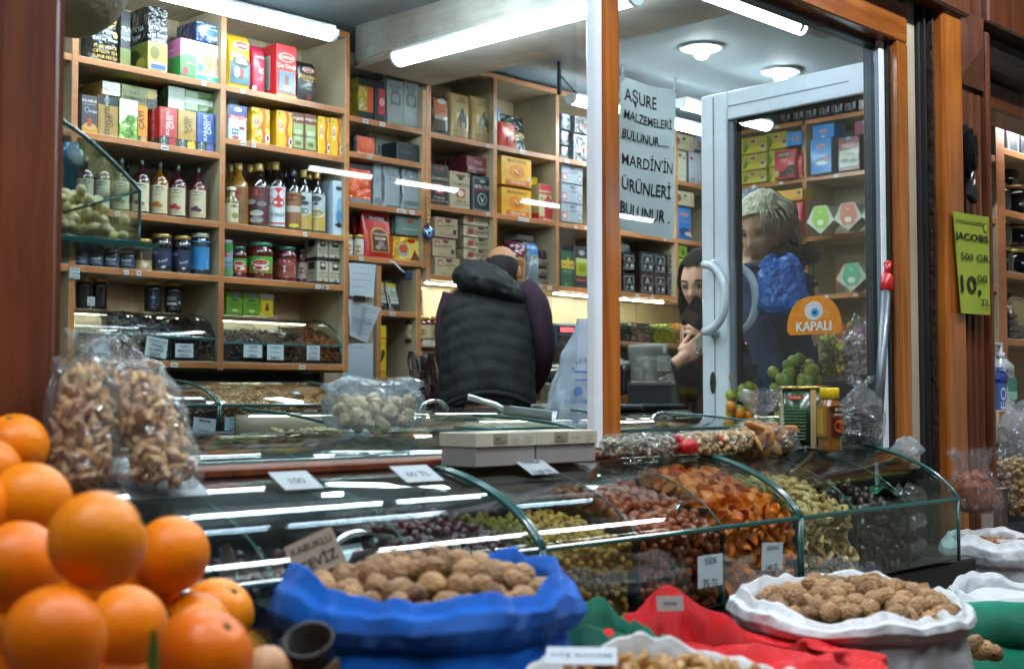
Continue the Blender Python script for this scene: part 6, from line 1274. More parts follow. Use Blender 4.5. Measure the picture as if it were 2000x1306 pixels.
paper([(680, 513), (732, 517), (729, 581), (679, 578)], YB - .005, 'sheet of paper with a dark stripe, topmost on the side board', 4, 1)
paper([(680, 584), (740, 602), (716, 669), (679, 655)], YB - .02, 'tilted printed invoice sheet clipped below the striped paper', 11, 2, 'b0b8c0')
paper([(680, 670), (726, 671), (725, 742), (664, 744)], YB - .01, 'plain large sheet of paper, lowest on the side board', 1, 3, 'aeb9c4')
m = MB(); m.box(-.03, .03, -.012, -.004, -.01, .012, M_black, .003); tag(m.build('bulldog_clip', None, at(700, 583, YB - .03)), 'black clip holding the tilted invoice sheet', 'clip')
m = MB(); m.tube([at(748, 508, YB + .02), at(768, 512, YB), at(782, 526, YB), at(796, 536, YB)], .004, M_white, 6); q = at(798, 538, YB - .006); m.box(q.x - .018, q.x + .018, q.y - .01, q.y + .02, q.z - .02, q.z + .02, mat('blue_socket', '1e2c4a', .4), .006)
tag(m.build('power_socket'), 'small dark blue socket with a white lead beside the cabinet', 'socket')
# counter goods right of the man
box(1060, 1085, 720, 756, 4.02, '8f9088', 'zigzag patterned carton behind the right sleeve of the man', [('g', [(0, .3 + .2 * r), (.25, .42 + .2 * r), (.5, .3 + .2 * r), (.75, .42 + .2 * r), (1, .3 + .2 * r), (1, .36 + .2 * r), (.75, .48 + .2 * r), (.5, .36 + .2 * r), (.25, .48 + .2 * r), (0, .36 + .2 * r)], '3a3c40') for r in range(3)], d=.08, name='carton', cat='carton')
for k, (a, b, yt, c) in enumerate(((1056, 1076, 748, 'b8ad94'), (1078, 1092, 750, 'a89c84'), (1094, 1106, 752, '6a7480'), (1107, 1122, 748, '8a6a60'))):
 box(a, b, yt, 782, 3.9, c, 'folded bag or book standing on the back counter, ' + ('widest cream', 'second cream', 'blue spined', 'red bordered')[k] + ' one', [Q(.1, .1, .9, .12, '7a705c'), ('g', [(.2, .9), (.5, .2), (.9, .9)], '9a8e74')], d=.06, name='paper_packet', cat='packet')
plastic_bag('clear bag of dried leaves on the back counter', at(1096, 752, 4.1), .08, .06, .1, P_clear, 5, prof=[(0, .6), (.2, 1), (.6, .8), (1, .3)])
stuff('dried_leaves', 'dried leaves in the clear bag on the back counter', 'leaves', [Vector(at(1096, 752, 4.1)) + Vector((random.uniform(-.06, .06), random.uniform(-.04, .04), random.uniform(.01, .06))) for _ in range(140)], F_flake, [hm('dl_a', '8a7a4a'), hm('dl_b', 'a8966a')], .012)
box(1062, 1086, 789, 830, 3.5, 'b0a898', 'white carton with red capitals on the low counter', [T(.5, .8, .18, 'LUXOR', 'a8402a'), E_(.5, .35, .3, .2, '9a8a84')], d=.07, name='carton', cat='carton')
box(1088, 1108, 788, 832, 3.52, '22262e', 'dark carton beside the red lettered one', [], d=.07, name='carton', cat='carton')
m = MB(); m.box(3.4, 3.94, 3.45, 3.7, .3, at(1080, 830, 3.5).z, M_dark, .01); tag(m.build('counter'), 'dark low counter under the red lettered carton', 'counter')
# white carrier bag with blue print
def carrier(p, rz):
 m = MB()
 def fn(u, v): a = 6.283 * u; w = .085 * (1 - .75 * v ** 1.3); d = .05 * (1 - .6 * v); k = 1 + .3 * noise.noise(Vector((math.cos(a) * 2, math.sin(a) * 2, v * 4))) + .12 * noise.noise(Vector((math.cos(a) * 5, math.sin(a) * 5, v * 9))); return (w * k * se(math.cos(a), .7) + .03 * v, d * k * math.sin(a), .29 * v)
 m.grid(fn, 48, 24, P_white, True, True)
 m.deco(lambda u, v, o: ((u - .5) * .15 * (1 - .75 * v ** 1.3) + .03 * v, -.062 * (1 - .6 * v) - o, .29 * v), [T(.3, .48, .05, 'A', '2f5a9a', 40), T(.4, .53, .05, 'Y', '2f5a9a', 25), T(.5, .565, .05, 'D', '2f5a9a', 10), T(.6, .575, .05, 'I', '2f5a9a', 0), T(.68, .57, .05, 'N', '2f5a9a', -15), Q(.35, .44, .72, .46, '4a6ea6'), Q(.4, .36, .72, .375, '4a6ea6'), E_(.5, .25, .1, .05, '4a6ea6'), T(.55, .15, .05, 'KURUYEMİŞ', '4a6ea6', 0, .6)], .55)
 return tag(m.build('carrier_bag', None, p, rz), 'white carrier bag with blue lettering left of the window post', 'bag')
carrier(at(1122, 812, 2.62) , R(-46))
# lower goods on the side wall: candy bins and bags
X = 6.36
for k, (a, b, mts, lb) in enumerate(((1598, 1664, ['f0702a', 'f0a838', 'd05028'], 'orange and yellow candies'), (1666, 1745, ['e0508a', 'c880b0', 'b06a9a'], 'pink and purple candies'), (1545, 1596, ['c0a040', '9a8a4a', '5a5a6a'], 'mixed wrapped candies'))):
 p, q = atX(a, 668, X - .05), atX(b, 668, X - .05); mm = [hm('candy_%d_%d' % (k, i), c, .3, .3) for i, c in enumerate(mts)]
 pts = [(X - .05 + random.random() * .28, random.uniform(q.y, p.y), p.z + random.uniform(0, .085)) for _ in range(420)]
 stuff('candies', lb + ' heaped in a bin on the side wall', 'candy', pts, F_nut, mm, .018, loc=p)
 t = thing('candy_bin', 'glass fronted candy bin of ' + lb, 'bin', ((X + .05), (p.y + q.y) / 2, p.z)); m = MB(); m.box(-.12, -.115, -(p.y - q.y) / 2, (p.y - q.y) / 2, -.01, .03, G_bin); m.build('front_glass', t)
 m = MB(); m.box(-.12, .2, -(p.y - q.y) / 2, (p.y - q.y) / 2, -.02, -.011, M_dark); m.build('base', t)
for px, py, w, h, mts, lb, pm in [(1606, 735, .075, .24, ['d8c81e', 'b0b02a', 'e0d84a'], 'bag of yellow green sweets added for a door glass reflection', P_clear), (1645, 738, .05, .22, ['b0b04a', 'a0503a', 'd8d04a'], 'slim bag of mixed sweets added for a door glass reflection', P_clear), (1690, 745, .12, .27, ['e0b0c0', 'c8b0bc', 'f0d0d8'], 'large bag of pinkish marshmallows added for a reflection by the broom pole', P_clear)]:  # bags added in place of reflections in the door glass
 p = at_d(px, py, 5.6); plastic_bag(lb, p, w, w * .7, h, pm, px, prof=[(0, .6), (.1, .95), (.5, 1), (.8, .6), (1, .35)])
 stuff('sweets', 'contents of the ' + lb, 'sweets', [p + Vector((random.uniform(-.8, .8) * w, random.uniform(-.6, .6) * w * .8, random.uniform(.01, h * .7))) for _ in range(260)], F_nut, [hm('sw_%d_%d' % (px, i), c, .4) for i, c in enumerate(mts)], .014, loc=p)
p = at_d(1650, 746, 5.6); m = MB(); m.box(4.2, 6.3, 2.5, 3.4, .3, p.z - .004, M_dark, .01); tag(m.build('counter'), 'dark counter under the sweet bags behind the door', 'counter')
box(1565, 1630, 742, 757, 2.75, 'b0bcc4', 'long white tray edge behind the green tin', [], d=.1, name='tray', cat='tray')
p = at_d(1482, 690, 4.35); scale(p, R(-46), .17, .05, 'grey scale with a faint red display, added for a door glass reflection', ('0.000', '0'), .22)  # scale added in place of one mirrored in the door glass
m = MB(); m.box(3.45, 4.1, 2.0, 2.9, .3, p.z - .272, M_dark); tag(m.build('counter'), 'dark counter under the grey scale', 'counter')
# fruit and crate added beyond the door glass in place of its reflections
def fruit(px, py, d, r, col, label, group, stretch=1.0):
 m = MB(); v, f = ICO[3]; m.add([(q.x * r, q.y * r, q.z * r * stretch) for q in v], f, mat('fruit_' + col, col, .4, var=(30, .2), bump=(120, .15, .002)), True); o = m.build('fruit', None, at_d(px, py, d)); tag(o, label, 'fruit', group)
rr = random.Random(4)
for k in range(26): fruit(1430 + (k % 4) * 14 + rr.uniform(-6, 6), 742 + (k // 4) * 16 + (k % 4) * 5 + rr.uniform(-6, 6), 4.12 + rr.uniform(-.02, .02) - .012 * (k // 4), .0165, rr.choice(['d8861c', 'c8a020', '9aa02a']), 'small orange and yellow fruit added for a reflection behind the door stile', 'small fruit added for a door glass reflection', 1.1)
for k in range(46): fruit(1512 + (k % 6) * 16 + rr.uniform(-9, 9) + 6 * (k // 6 % 2), 700 + (k // 6) * 17 + abs(k % 6 - 2.5) * 9 + rr.uniform(-7, 7), 4.16 + rr.uniform(-.02, .02) - .014 * (k // 6), rr.uniform(.014, .0205), rr.choice(['8a9a3a', 'b0b048', '7a8a34', 'c0b43c']), 'green and yellow pear like fruit added for a reflection before the older woman', 'green fruit added for a door glass reflection', 1.15)
m = MB(); a, b = at_d(1425, 705, 4.24), at_d(1605, 705, 4.24); m.box(-(b - a).length / 2, (b - a).length / 2, 0, .02, -1., 0, M_dark); tag(m.build('crate', None, (a + b) / 2 - Vector((0, 0, .01)), R(-46)), 'dark crate added to carry the stand-in fruit behind the door', 'crate')
# door, signs
hx, hy = 3.405, 1.845; ex, ey = 3.457, 2.487
dl = math.hypot(ex - hx, ey - hy) - .022; da = math.atan2(ey - hy, ex - hx); dz = 2.249
door = thing('glass_door', 'white framed glass door standing open with curved handles', 'door', (hx, hy, 0), da)
m = MB(); m.box(dl - .105, dl, -.022, .03, .32, dz, M_upvc, .004); m.box(dl - .125, dl - .1055, -.012, .022, .40, dz - .095, mat('grey_gasket', '6d7a83', .4), .002); m.box(dl - .132, dl - .1255, -.01, .012, .40, dz - .1, M_black); m.box(dl - .055, dl - .05, .0302, .031, .33, dz - .01, mat('upvc_seam', '8b98a2', .5)); m.build('lock_stile', door)
m = MB(); m.box(0, .014, -.01, .012, .32, dz - .0002, M_upvc, .003); m.build('hinge_stile', door)
m = MB(); m.box(.0145, dl - .1055, -.029, .029, dz - .09, dz, M_upvc, .004); m.box(.015, dl - .13, -.01, .012, dz - .098, dz - .0905, M_black); m.box(.07, dl - .11, .0292, .03, dz - .05, dz - .046, mat('upvc_seam', '8b98a2', .5)); m.build('top_rail', door)
m = MB(); m.box(.0145, dl - .1055, -.029, .029, .32, .45, M_upvc, .004); m.build('bottom_rail', door)
m = MB(); m.box(.0145, dl - .126, -.003, .003, .451, dz - .099, G_pane); m.build('pane', door)
def dpt(px, py, off):                        # photo point on the door plane, in door coordinates
 n = Vector((-math.sin(da), math.cos(da), 0)); d = ray(px, py); o = Vector((hx, hy, 0)) + n * off
 k = (n.dot(o - Vector((0, 0, H)))) / n.dot(d); q = Vector((0, 0, H)) + d * k - Vector((hx, hy, 0))
 return Vector((q.x * math.cos(da) + q.y * math.sin(da), off, q.z))
for s, nm in ((1, 'front'), (-1, 'rear')):
 a, b = dpt(1397, 518, .03), dpt(1397, 648, .03); xh = dl - .052; za, zb_ = a.z, b.z; r = (za - zb_) / 2; zm = (za + zb_) / 2
 m = MB(); off = .075 * s
 m.tube([(xh, .03 * s, za), (xh, .055 * s, za)] + [(xh - r * .78 * math.sin(q), off, zm + r * math.cos(q)) for q in [math.pi * i / 16 for i in range(17)]] + [(xh, .055 * s, zb_), (xh, .03 * s, zb_)], .0135, mat('white_handle', 'd8dfe4', .18, coat=.6), 12)
 for z in (za, zb_): m.x = Matrix.Translation((xh, .031 * s, z)) @ Matrix.Rotation(R(90), 4, 'X'); m.lathe([(.0, -.004), (.02, -.004), (.02, .006), (0, .006)], mat('white_handle', 'd8dfe4', .18, coat=.6), 16, cap0=False, cap1=False); m.x = None
 m.build('handle', door)
q = dpt(1393, 747, .031); m = MB(); m.prism([(q.x + .011 * math.cos(a), q.z + .034 * math.sin(a) * (1 if abs(math.sin(a)) > .3 else 1)) for a in [6.283 * i / 20 for i in range(20)]], .0305, .034, mat('lock_brass', '5a5a50', .35, .8), 'y'); m.prism([(q.x + .005 * math.cos(a), q.z + .009 * math.sin(a)) for a in [6.283 * i / 12 for i in range(12)]], .0345, .037, mat('lock_dark', '1a1a18', .4), 'y'); m.build('lock_plate', door)
# orange closed sign hanging on the door glass
a, b = dpt(1538, 655, .012), dpt(1645, 655, .012); w = abs(b.x - a.x); tp = dpt(1590, 578, .012); h = tp.z - a.z; cxx = (a.x + b.x) / 2
t = thing('hanging_sign', 'orange dome shaped sign with an eye, hanging on the door glass', 'sign', (hx + math.cos(da) * cxx - math.sin(da) * .010, hy + math.sin(da) * cxx + math.cos(da) * .010, a.z), da + math.pi)
pts = [(-w / 2, .012), (-w / 2 + .01, 0), (w / 2 - .01, 0), (w / 2, .012)] + [(w / 2 * math.cos(q) ** .8 if math.cos(q) > 0 else -w / 2 * abs(math.cos(q)) ** .8, .02 + (h - .02) * math.sin(q)) for q in [math.pi * i / 20 for i in range(1, 20)]]
m = MB(); m.prism(pts, -.003, 0, mat('orange_plastic', 'e8860c', .25, coat=.4, var=(20, .03)), 'y'); sf = lambda u, v, o: (-w / 2 + u * w, -.003 - o, v * h)
m.deco(sf, [E_(.5, .62, .17, .25, 'd9cfd0'), E_(.52, .57, .075, .115, '2f9ac0'), E_(.52, .57, .03, .045, '0d1418'), T(.495, .22, .25, 'KAPALI', 'e8e6e0', 0, .76), T(.505, .22, .25, 'KAPALI', 'e8e6e0', 0, .76)], w / h); m.build('board', t)
m = MB(); m.tube([(-.004, -.0015, h), (0, -.0015, h + .17), (.002, -.0015, h), ], .0009, M_black, 5); m.build('string', t)
# white paper notice in the window
t = thing('paper_notice', 'white two-sheet paper notice with black capitals taped inside the window', 'notice', at(1268, 300, 1.813))
o = t.location
def sheet(c, lines, name, seed):
 P = [at(x, y, 1.813) - o for x, y in c]; m = MB()
 def sf(u, v, off):
  q = P[3].lerp(P[2], u).lerp(P[0].lerp(P[1], u), v); return (q.x, q.y + .004 - off + .003 * math.sin(5 * u + seed) * math.sin(4 * v + seed * 2) + (.004 * (1 - v) ** 6), q.z + .002 * math.sin(7 * u + seed))
 pm = mat('notice_paper', 'd6dfe0', .6, var=(12, .05), bump=(10, .3, .01)); m.grid(lambda u, v: sf(u, v, 0), 14, 12, pm, True); m.grid(lambda u, v: sf(u, v, -.0012), 14, 12, pm, True)
 m.deco(sf, lines, abs(P[1].x - P[0].x) / (P[0].z - P[3].z)); m.build(name, t)
BK = '16191e'
sheet([(1213, 150), (1323, 178), (1322, 301), (1212, 276)], [T(.36, .74, .22, 'AŞURE', BK, 0, .6), T(.5, .43, .155, 'MALZEMELERİ', BK, 0, .86), T(.47, .14, .15, 'BULUNUR......', BK, 0, .8)], 'upper_sheet', 1)
sheet([(1213, 274), (1323, 298), (1318, 470), (1211, 444)], [T(.5, .80, .2, 'MARDİN’İN', BK, 0, .9), T(.48, .52, .2, 'ÜRÜNLERİ', BK, 0, .88), T(.46, .24, .19, 'BULUNUR .', BK, 0, .9)], 'lower_sheet', 2)
m = MB()
for x, y in ((1217, 138), (1319, 163)): q = at(x, y, 1.811) - o; m.box(q.x - .004, q.x + .004, q.y, q.y + .001, q.z - .02, q.z + .014, P_cloud)
m.build('tape', t)
# yellow-green price sheet on the pillar
p = at(1890, 513, 1.705); P4 = [at(x, y, 1.70) - p for x, y in ((1856, 413), (1920, 425), (1928, 615), (1867, 612))]; m = MB()
def sf(u, v, off):
 q = P4[3].lerp(P4[2], u).lerp(P4[0].lerp(P4[1], u), v); return (q.x, q.y - off + .008 * math.sin(2.2 * u + 1.2 * v) - .016, q.z)
pm = mat('lime_paper', '8e9c30', .6, var=(8, .06), bump=(8, .3, .01)); m.grid(lambda u, v: sf(u, v, 0), 12, 14, pm, True); m.grid(lambda u, v: sf(u, v, -.0012), 12, 14, pm, True)
m.deco(sf, [Q(.04, .895, .82, .9, '2a3014'), T(.45, .92, .04, 'AYDIN KURUYEMİŞ', '2a3014', 0, .8), E_(.9, .88, .07, .05, '3a4018'), E_(.9, .88, .055, .04, '98ad22'), T(.47, .77, .15, 'JACOBS', '10130a', 0, .96), T(.48, .77, .15, 'JACOBS', '10130a', 0, .96), T(.55, .57, .11, '500 GR', '10130a', 0, .85), T(.38, .30, .40, '10,', '10130a', 0, .66), T(.39, .30, .40, '10,', '10130a', 0, .66), T(.75, .36, .14, '00', '10130a', 0, .3), T(.82, .12, .07, 'TL', '10130a')], .36)
tag(m.build('price_sheet', None, p), 'lime green price sheet pinned to the reeded pillar', 'price sheet')
# broom pole leaning at the door jamb, and a rolled cream strip
a, b = at(1712, 868, 1.70), at(1734, 515, 1.735); dv = (b - a).normalized(); t = thing('broom_pole', 'grey metal broom pole with a red plastic grip at its top', 'pole', a)
m = MB(); m.tube([(0, 0, 0), (b - a) * .86], .0125, mat('grey_pole', '6b7278', .3, .5, var=(12, .1)), 14); m.build('pole', t)
m = MB(); L = (b - a).length; f = lambda s: dv * (L * s)
m.tube([f(.845), f(.85), f(.93), f(.94)], [.0135, .0165, .0165, .012], mat('red_grip', 'b81a1e', .3, coat=.4), 14); m.tube([f(.94), f(.97), f(1.0)], [.009, .008, .011], mat('red_grip', 'b81a1e', .3, coat=.4), 10); m.tube([f(1.0) + Vector((-.010, 0, 0)), f(1.0) + Vector((.012, 0, .004))], .007, mat('red_grip', 'b81a1e', .3, coat=.4), 8); m.build('grip', t)
m = MB(); a, b = at(1718, 480, 1.86), at(1722, 196, 1.86); m.tube([b, b.lerp(a, .5) + Vector((-.004, 0, 0)), a], [.014, .017, .010], mat('cream_roll', 'a59d8c', .6, var=(10, .1)), 10); tag(m.build('rolled_strip'), 'rolled cream paper strip hanging inside the right jamb', 'strip')
# on the street side counter
def bag_of(meshes, nm, label, p, rx, ry, h, n, dmin, clabel, cat, seed, rz=0, film=P_bag, tilt=0., fillh=.68, prof=None, sc=(.64, .80)):
 plastic_bag(label, p, rx, ry, h, film, seed, rz=rz, tilt=tilt, prof=prof)
 def gen():
  while True:
   a = random.uniform(0, 6.283); s = random.random() ** .35 * .76; v = random.uniform(.02, fillh)
   r = s * (.75 + .25 * min(1, v * 8)) * (1 - .3 * max(0, v - .5) / .25)
   x, y = math.cos(a) * rx * r + tilt * v * h, math.sin(a) * ry * r
   return (p.x + x * math.cos(rz) - y * math.sin(rz), p.y + x * math.sin(rz) + y * math.cos(rz), p.z + .008 + v * h)
 put(meshes, nm, poisson(n, gen, dmin), clabel, cat, clabel, sc)
PRF = [(0, .7), (.08, 1), (.3, 1.02), (.62, .98), (.78, .78), (.89, .25), (.93, .15), (1, .45)]
p1 = at(160, 928, 1.60); p1.z = 1.180
bag_of(PEA, 'peanut', 'clear bag of peanuts in the shell, nearest the dark pillar', p1, .044, .045, .20, 160, .0112, 'peanut in its shell in the bag nearest the pillar', 'peanut', 1, fillh=.72, prof=PRF)
p2 = at(322, 935, 1.575); p2.z = 1.178
bag_of(PEA, 'peanut', 'clear knotted bag of peanuts in the shell, leaning and tapered', p2, .056, .05, .20, 190, .0112, 'peanut in its shell in the leaning tapered bag', 'peanut', 2, tilt=-.30, rz=R(-46), fillh=.72, prof=PRF)
p3 = at(728, 846, 2.02); p3.z = 1.236
FIG = [piece('fig', wrinkle(.024, .020, .016, .35, 1.8, k), nutmat('dried_fig', 'f0d8a8', 'c4a06c', .55, 30, .4), 3) for k in range(2)]
bag_of(FIG, 'dried_fig', 'large cloudy plastic bag of dried figs on the inner glass case', p3, .098, .07, .10, 34, .026, 'dried fig inside the cloudy plastic bag', 'dried fruit', 3, R(-20), clear('cloudy_fig_bag', 'eef2f4', .07, .8, .12, .21, 'd8e4ee', (22, .9, .03)), 0., .5, [(0, .7), (.1, 1), (.6, 1), (.9, .85), (1, .6)])
# two white cake boxes
def cake_box(px0, px1, label, rz):
 a, b = at(px0, 893, 1.60), at(px1, 893, 1.60); w = abs(b.x - a.x); t = thing('cake_box', label, 'box', ((a.x + b.x) / 2, 1.655, 1.181), rz)
 wm = mat('white_board', 'b4b2a0', .55, var=(20, .05), bump=(20, .1, .003)); gm = mat('grey_board', '8b8a86', .6, var=(20, .06))
 m = MB(); m.box(-w / 2 + .002, w / 2 - .002, -.042, .042, 0, .034, gm, .001); m.build('tray', t)
 m = MB(); m.box(-w / 2, w / 2, -.045, .045, .0335, .058, wm, .001); m.deco(lambda u, v, o: (-w / 2 + u * w, -.045 - o, .0335 + .0245 * v), [Q(.28, .2, .5, .88, '77705e'), Q(.295, .27, .485, .81, 'a9a692'), T(.39, .56, .42, 'MKS', '6a6250', 0, .18), T(.39, .3, .16, 'kardeşler', '6a6250', 0, .17), T(.62, .5, .3, 'HURMA', '96917e', 0, .16), T(.84, .6, .26, 'NURAN', '7a7462', 0, .14), T(.84, .3, .24, 'ÇİKO', '7a7462', 0, .13)], w / .0245)
 m.deco(lambda u, v, o: (-w / 2 + u * w, -.045 + .09 * v, .058 + o), [Q(.06, .2, .3, .8, '9f9d8c')], w / .09); m.build('lid', t)
cake_box(936, 1057, 'white lidded cake box, nearer the fig bag', R(1)); cake_box(1060, 1174, 'white lidded cake box, nearer the window post', R(-2))
# packets along the window ledge
def roll(px0, px1, py, r, label, meshes_, col_tie, seed):
 a, b = at(px0, py, 1.64), at(px1, py, 1.64); L = (b - a).length; c = (a + b) / 2; c.z = 1.181 + r * .95
 m = MB(); n = 24
 m.grid(lambda u, v: ((v - .5) * L, r * (min(1, 5 * v + .25) * min(1, 5 * (1 - v) + .25)) ** .7 * math.cos(6.283 * u) * (1 + .08 * noise.noise(Vector((u * 6, v * 5, seed)))), r * (min(1, 5 * v + .25) * min(1, 5 * (1 - v) + .25)) ** .7 * .92 * math.sin(6.283 * u)), 32, n, P_clear, True, True)
 o = m.build('nut_packet', None, c); tag(o, label, 'packet')
 if col_tie:
  for e in (-.5, .5):
   m = MB(); m.tube([(e * L + .001, .012 * math.cos(q), .012 * math.sin(q)) for q in [6.283 * i / 10 for i in range(10)]], .006, mat('red_tie', 'b0141c', .4, var=(60, .2)), 8, True)
   m.build('red_tie', o)
 return c, L
c, L = roll(1180, 1246, 868, .026, 'clear packet of pale seeds lying beside the cake boxes', None, False, 1)
stuff('pale_seeds', 'pale seeds inside the clear packet beside the cake boxes', 'seeds', [c + Vector((random.uniform(-.45, .45) * L, random.uniform(-.017, .017), random.uniform(-.019, .012))) for _ in range(200)], F_seed, [hm('seed_a', 'b3aa90'), hm('seed_g', '8a947a')], .008)
c, L = roll(1248, 1314, 866, .027, 'clear packet of grey white seeds, second on the ledge', None, False, 2)
stuff('pale_seeds', 'grey white seeds inside the second clear packet', 'seeds', [c + Vector((random.uniform(-.45, .45) * L, random.uniform(-.018, .018), random.uniform(-.02, .013))) for _ in range(200)], F_seed, [hm('seed_b', 'c4bda6'), hm('seed_h', '9a9490')], .008)
for k, (a, b, py) in enumerate(((1322, 1398, 863), (1398, 1462, 858))):
 c, L = roll(a, b, py, .027, ('clear packet of cashews tied in red, nearer the post', 'clear packet of cashews tied in red, nearer the door')[k], None, True, 3 + k)
 stuff('cashews', 'cashews inside the red tied packet nearer the ' + ('post', 'door')[k], 'nuts', [c + Vector((random.uniform(-.43, .43) * L, random.uniform(-.018, .018), random.uniform(-.02, .016))) for _ in range(230)], F_nut, [hm('cashew_a', 'c4a878'), hm('cashew_b', 'b0905c')], .0085)
m = MB(); m.grid(lambda u, v: (.026 * math.cos(6.283 * u) * math.sin(3.14 * v), .018 * math.sin(6.283 * u) * math.sin(3.14 * v), .018 - .016 * math.cos(3.14 * v)), 16, 8, mat('red_sweets', 'b0141c', .35, bump=(80, .8, .01)), True, True); q = at(1345, 868, 1.62); tag(m.build('red_sweets', None, (q.x, q.y, 1.181)), 'bright red crumpled wrapper in the first cashew packet', 'wrapper')
# dried mango bag with a knotted top
q = at(1490, 872, 1.645); q.z = 1.180
plastic_bag('knotted clear bag of dried mango slices on the ledge', q, .088, .055, .135, P_clear, 11, rz=R(-25), prof=[(0, .8), (.08, 1), (.3, .9), (.45, .55), (.54, .2), (.60, .14), (.75, .42), (1, .5)], tilt=-.05)
N_mango = nutmat('dried_mango', 'c08a48', '9a6428', .45, 30, .3)
MAN = [piece('mango', wrinkle(.026, .016, .006, .3, 1.6, k), N_mango, 2) for k in range(2)]
put(MAN, 'dried_mango', poisson(38, lambda: (q.x + random.uniform(-.062, .062), q.y + random.uniform(-.034, .03), q.z + .008 + random.uniform(0, .045)), .014), 'slice of dried mango in the knotted bag', 'dried fruit', 'dried mango slices in the knotted bag')
# green coffee tin
q = at_d(1570, 867, 3.16); q.z = 1.181; w = .113; h = at(1570, 758, 1.665).z - q.z
t = thing('coffee_tin', 'large dark green tin with cream bands on the ledge', 'tin', q, R(-8)); r = w / 2
m = MB(); m.lathe([(r, 0), (r, h)], mat('tin_green', '173a20', .25, coat=.6, var=(20, .1)), 36)
def tsf(u, v, o): a = R(-90 - 46) + (u - .5) * 3.4; return ((r + o) * math.cos(a), (r + o) * math.sin(a), v * h)
m.deco(tsf, [Q(.0, .0, 1, .04, 'b09a6a'), Q(.12, .0, .19, 1, 'b79f74'), Q(.56, 0, .63, 1, 'b79f74'), E_(.37, .85, .11, .05, 'a83a2a'), T(.37, .85, .04, 'ÇAYKUR', 'e8dcc0', 0, .2), E_(.8, .82, .13, .06, 'c83a3a'), T(.8, .82, .05, 'ÇAY', 'f0e0d0', 0, .2), *[Q(.25, .14 + .055 * i, .5, .165 + .055 * i, '4f6f50') for i in range(11)], *[Q(.22, .40 + .06 * i, .255, .44 + .06 * i, 'b9c0b0') for i in range(6)], E_(.82, .4, .14, .2, '4f7a52'), E_(.82, .4, .11, .16, '173a20'), E_(.85, .3, .08, .08, '8a9a80'), Q(.7, .08, .8, .2, '3f8a3a')], 3.4 * r / h); m.build('body', t)
m = MB(); m.lathe([(r + .001, h - .004), (r + .003, h - .002), (r + .003, h + .004), (r - .004, h + .006), (r - .006, h + .002)], mat('tin_gold_rim', 'a58a50', .25, .8), 36); m.build('rim', t)
# brown powder jar with a yellow lid
q = at_d(1621, 868, 3.06); q.z = 1.174; h = at_d(1620, 757, 3.06).z - q.z; r = .0275
lathe_thing('spice_jar', 'jar', 'brown spice jar with a bright yellow lid on the ledge', q.x, q.y, q.z, [(r * .95, 0), (r, .006), (r * .93, h * .16), (r * .93, h * .2), (r, h * .25), (r, h * .72), (r * .7, h * .8), (r * .66, h * .84)], gl('7a5020', .1), [
 ('lid', [(r * .74, h * .83), (r * .8, h * .835), (r * .8, h * .985), (r * .74, h)], mat('yellow_lid', 'd8b80e', .3, coat=.3)),
 ('paper_label', 'wrap', r * 1.01, h * .24, h * .72, 3.6, '6a4216', [Q(.0, 0, .38, 1, '8a6424'), Q(.04, .1, .3, .9, 'a8822e'), Q(.45, .78, 1, .98, '3a1c10'), T(.72, .88, .1, 'BURCU', 'e0d0b8', 0, .3), T(.72, .72, .09, 'HİNDİSTAN', 'e8d8c0', 0, .34), Q(.48, .08, .98, .62, '4a1410'), E_(.72, .35, .18, .22, 'b0642a'), E_(.75, .3, .1, .14, '8a2a14')], -48)])
# dark sheaf bag
q = at(1682, 868, 1.66); q.z = 1.181
plastic_bag('knotted clear bag packed with black carob sticks', q, .058, .045, .165, P_clear, 21, rz=R(-30))
for k in range(110):
 a = random.uniform(0, 6.283); s = random.random() ** .4 * .85; z = random.uniform(.008, .095); m = MB(); L = random.uniform(.03, .05); th = a + 1.57 + random.uniform(-.5, .5)
 c = Vector((q.x + math.cos(a) * .05 * s, q.y + math.sin(a) * .038 * s, q.z + z)); dv = Vector((math.cos(th), math.sin(th), random.uniform(-.3, .5))).normalized() * L / 2
 m.tube([-dv, Vector((0, 0, .004)), dv], [.0022, .0034, .0018], mat('carob_black', '14161c', .25, coat=.6), 6); tag(m.build('carob_stick', None, c), 'black carob stick in the knotted clear bag', 'dried fruit', 'black carob sticks in the knotted bag')
plastic_bag('crumpled clear film at the far end of the ledge', at(1772, 890, 1.66), .05, .04, .05, P_cloud, 31, prof=[(0, .7), (.3, 1), (.7, .7), (1, .2)])
m = MB(); m.grid(lambda u, v: ((u - .5) * .34, (v - .5) * .07 , .004 + .006 * noise.noise(Vector((u * 9, v * 4, 1)))), 40, 10, P_clear, True); q = at(1560, 890, 1.63); tag(m.build('plastic_film', None, (q.x - .05, 1.635, 1.182)), 'loose clear film spread along the counter edge under the packets', 'film')
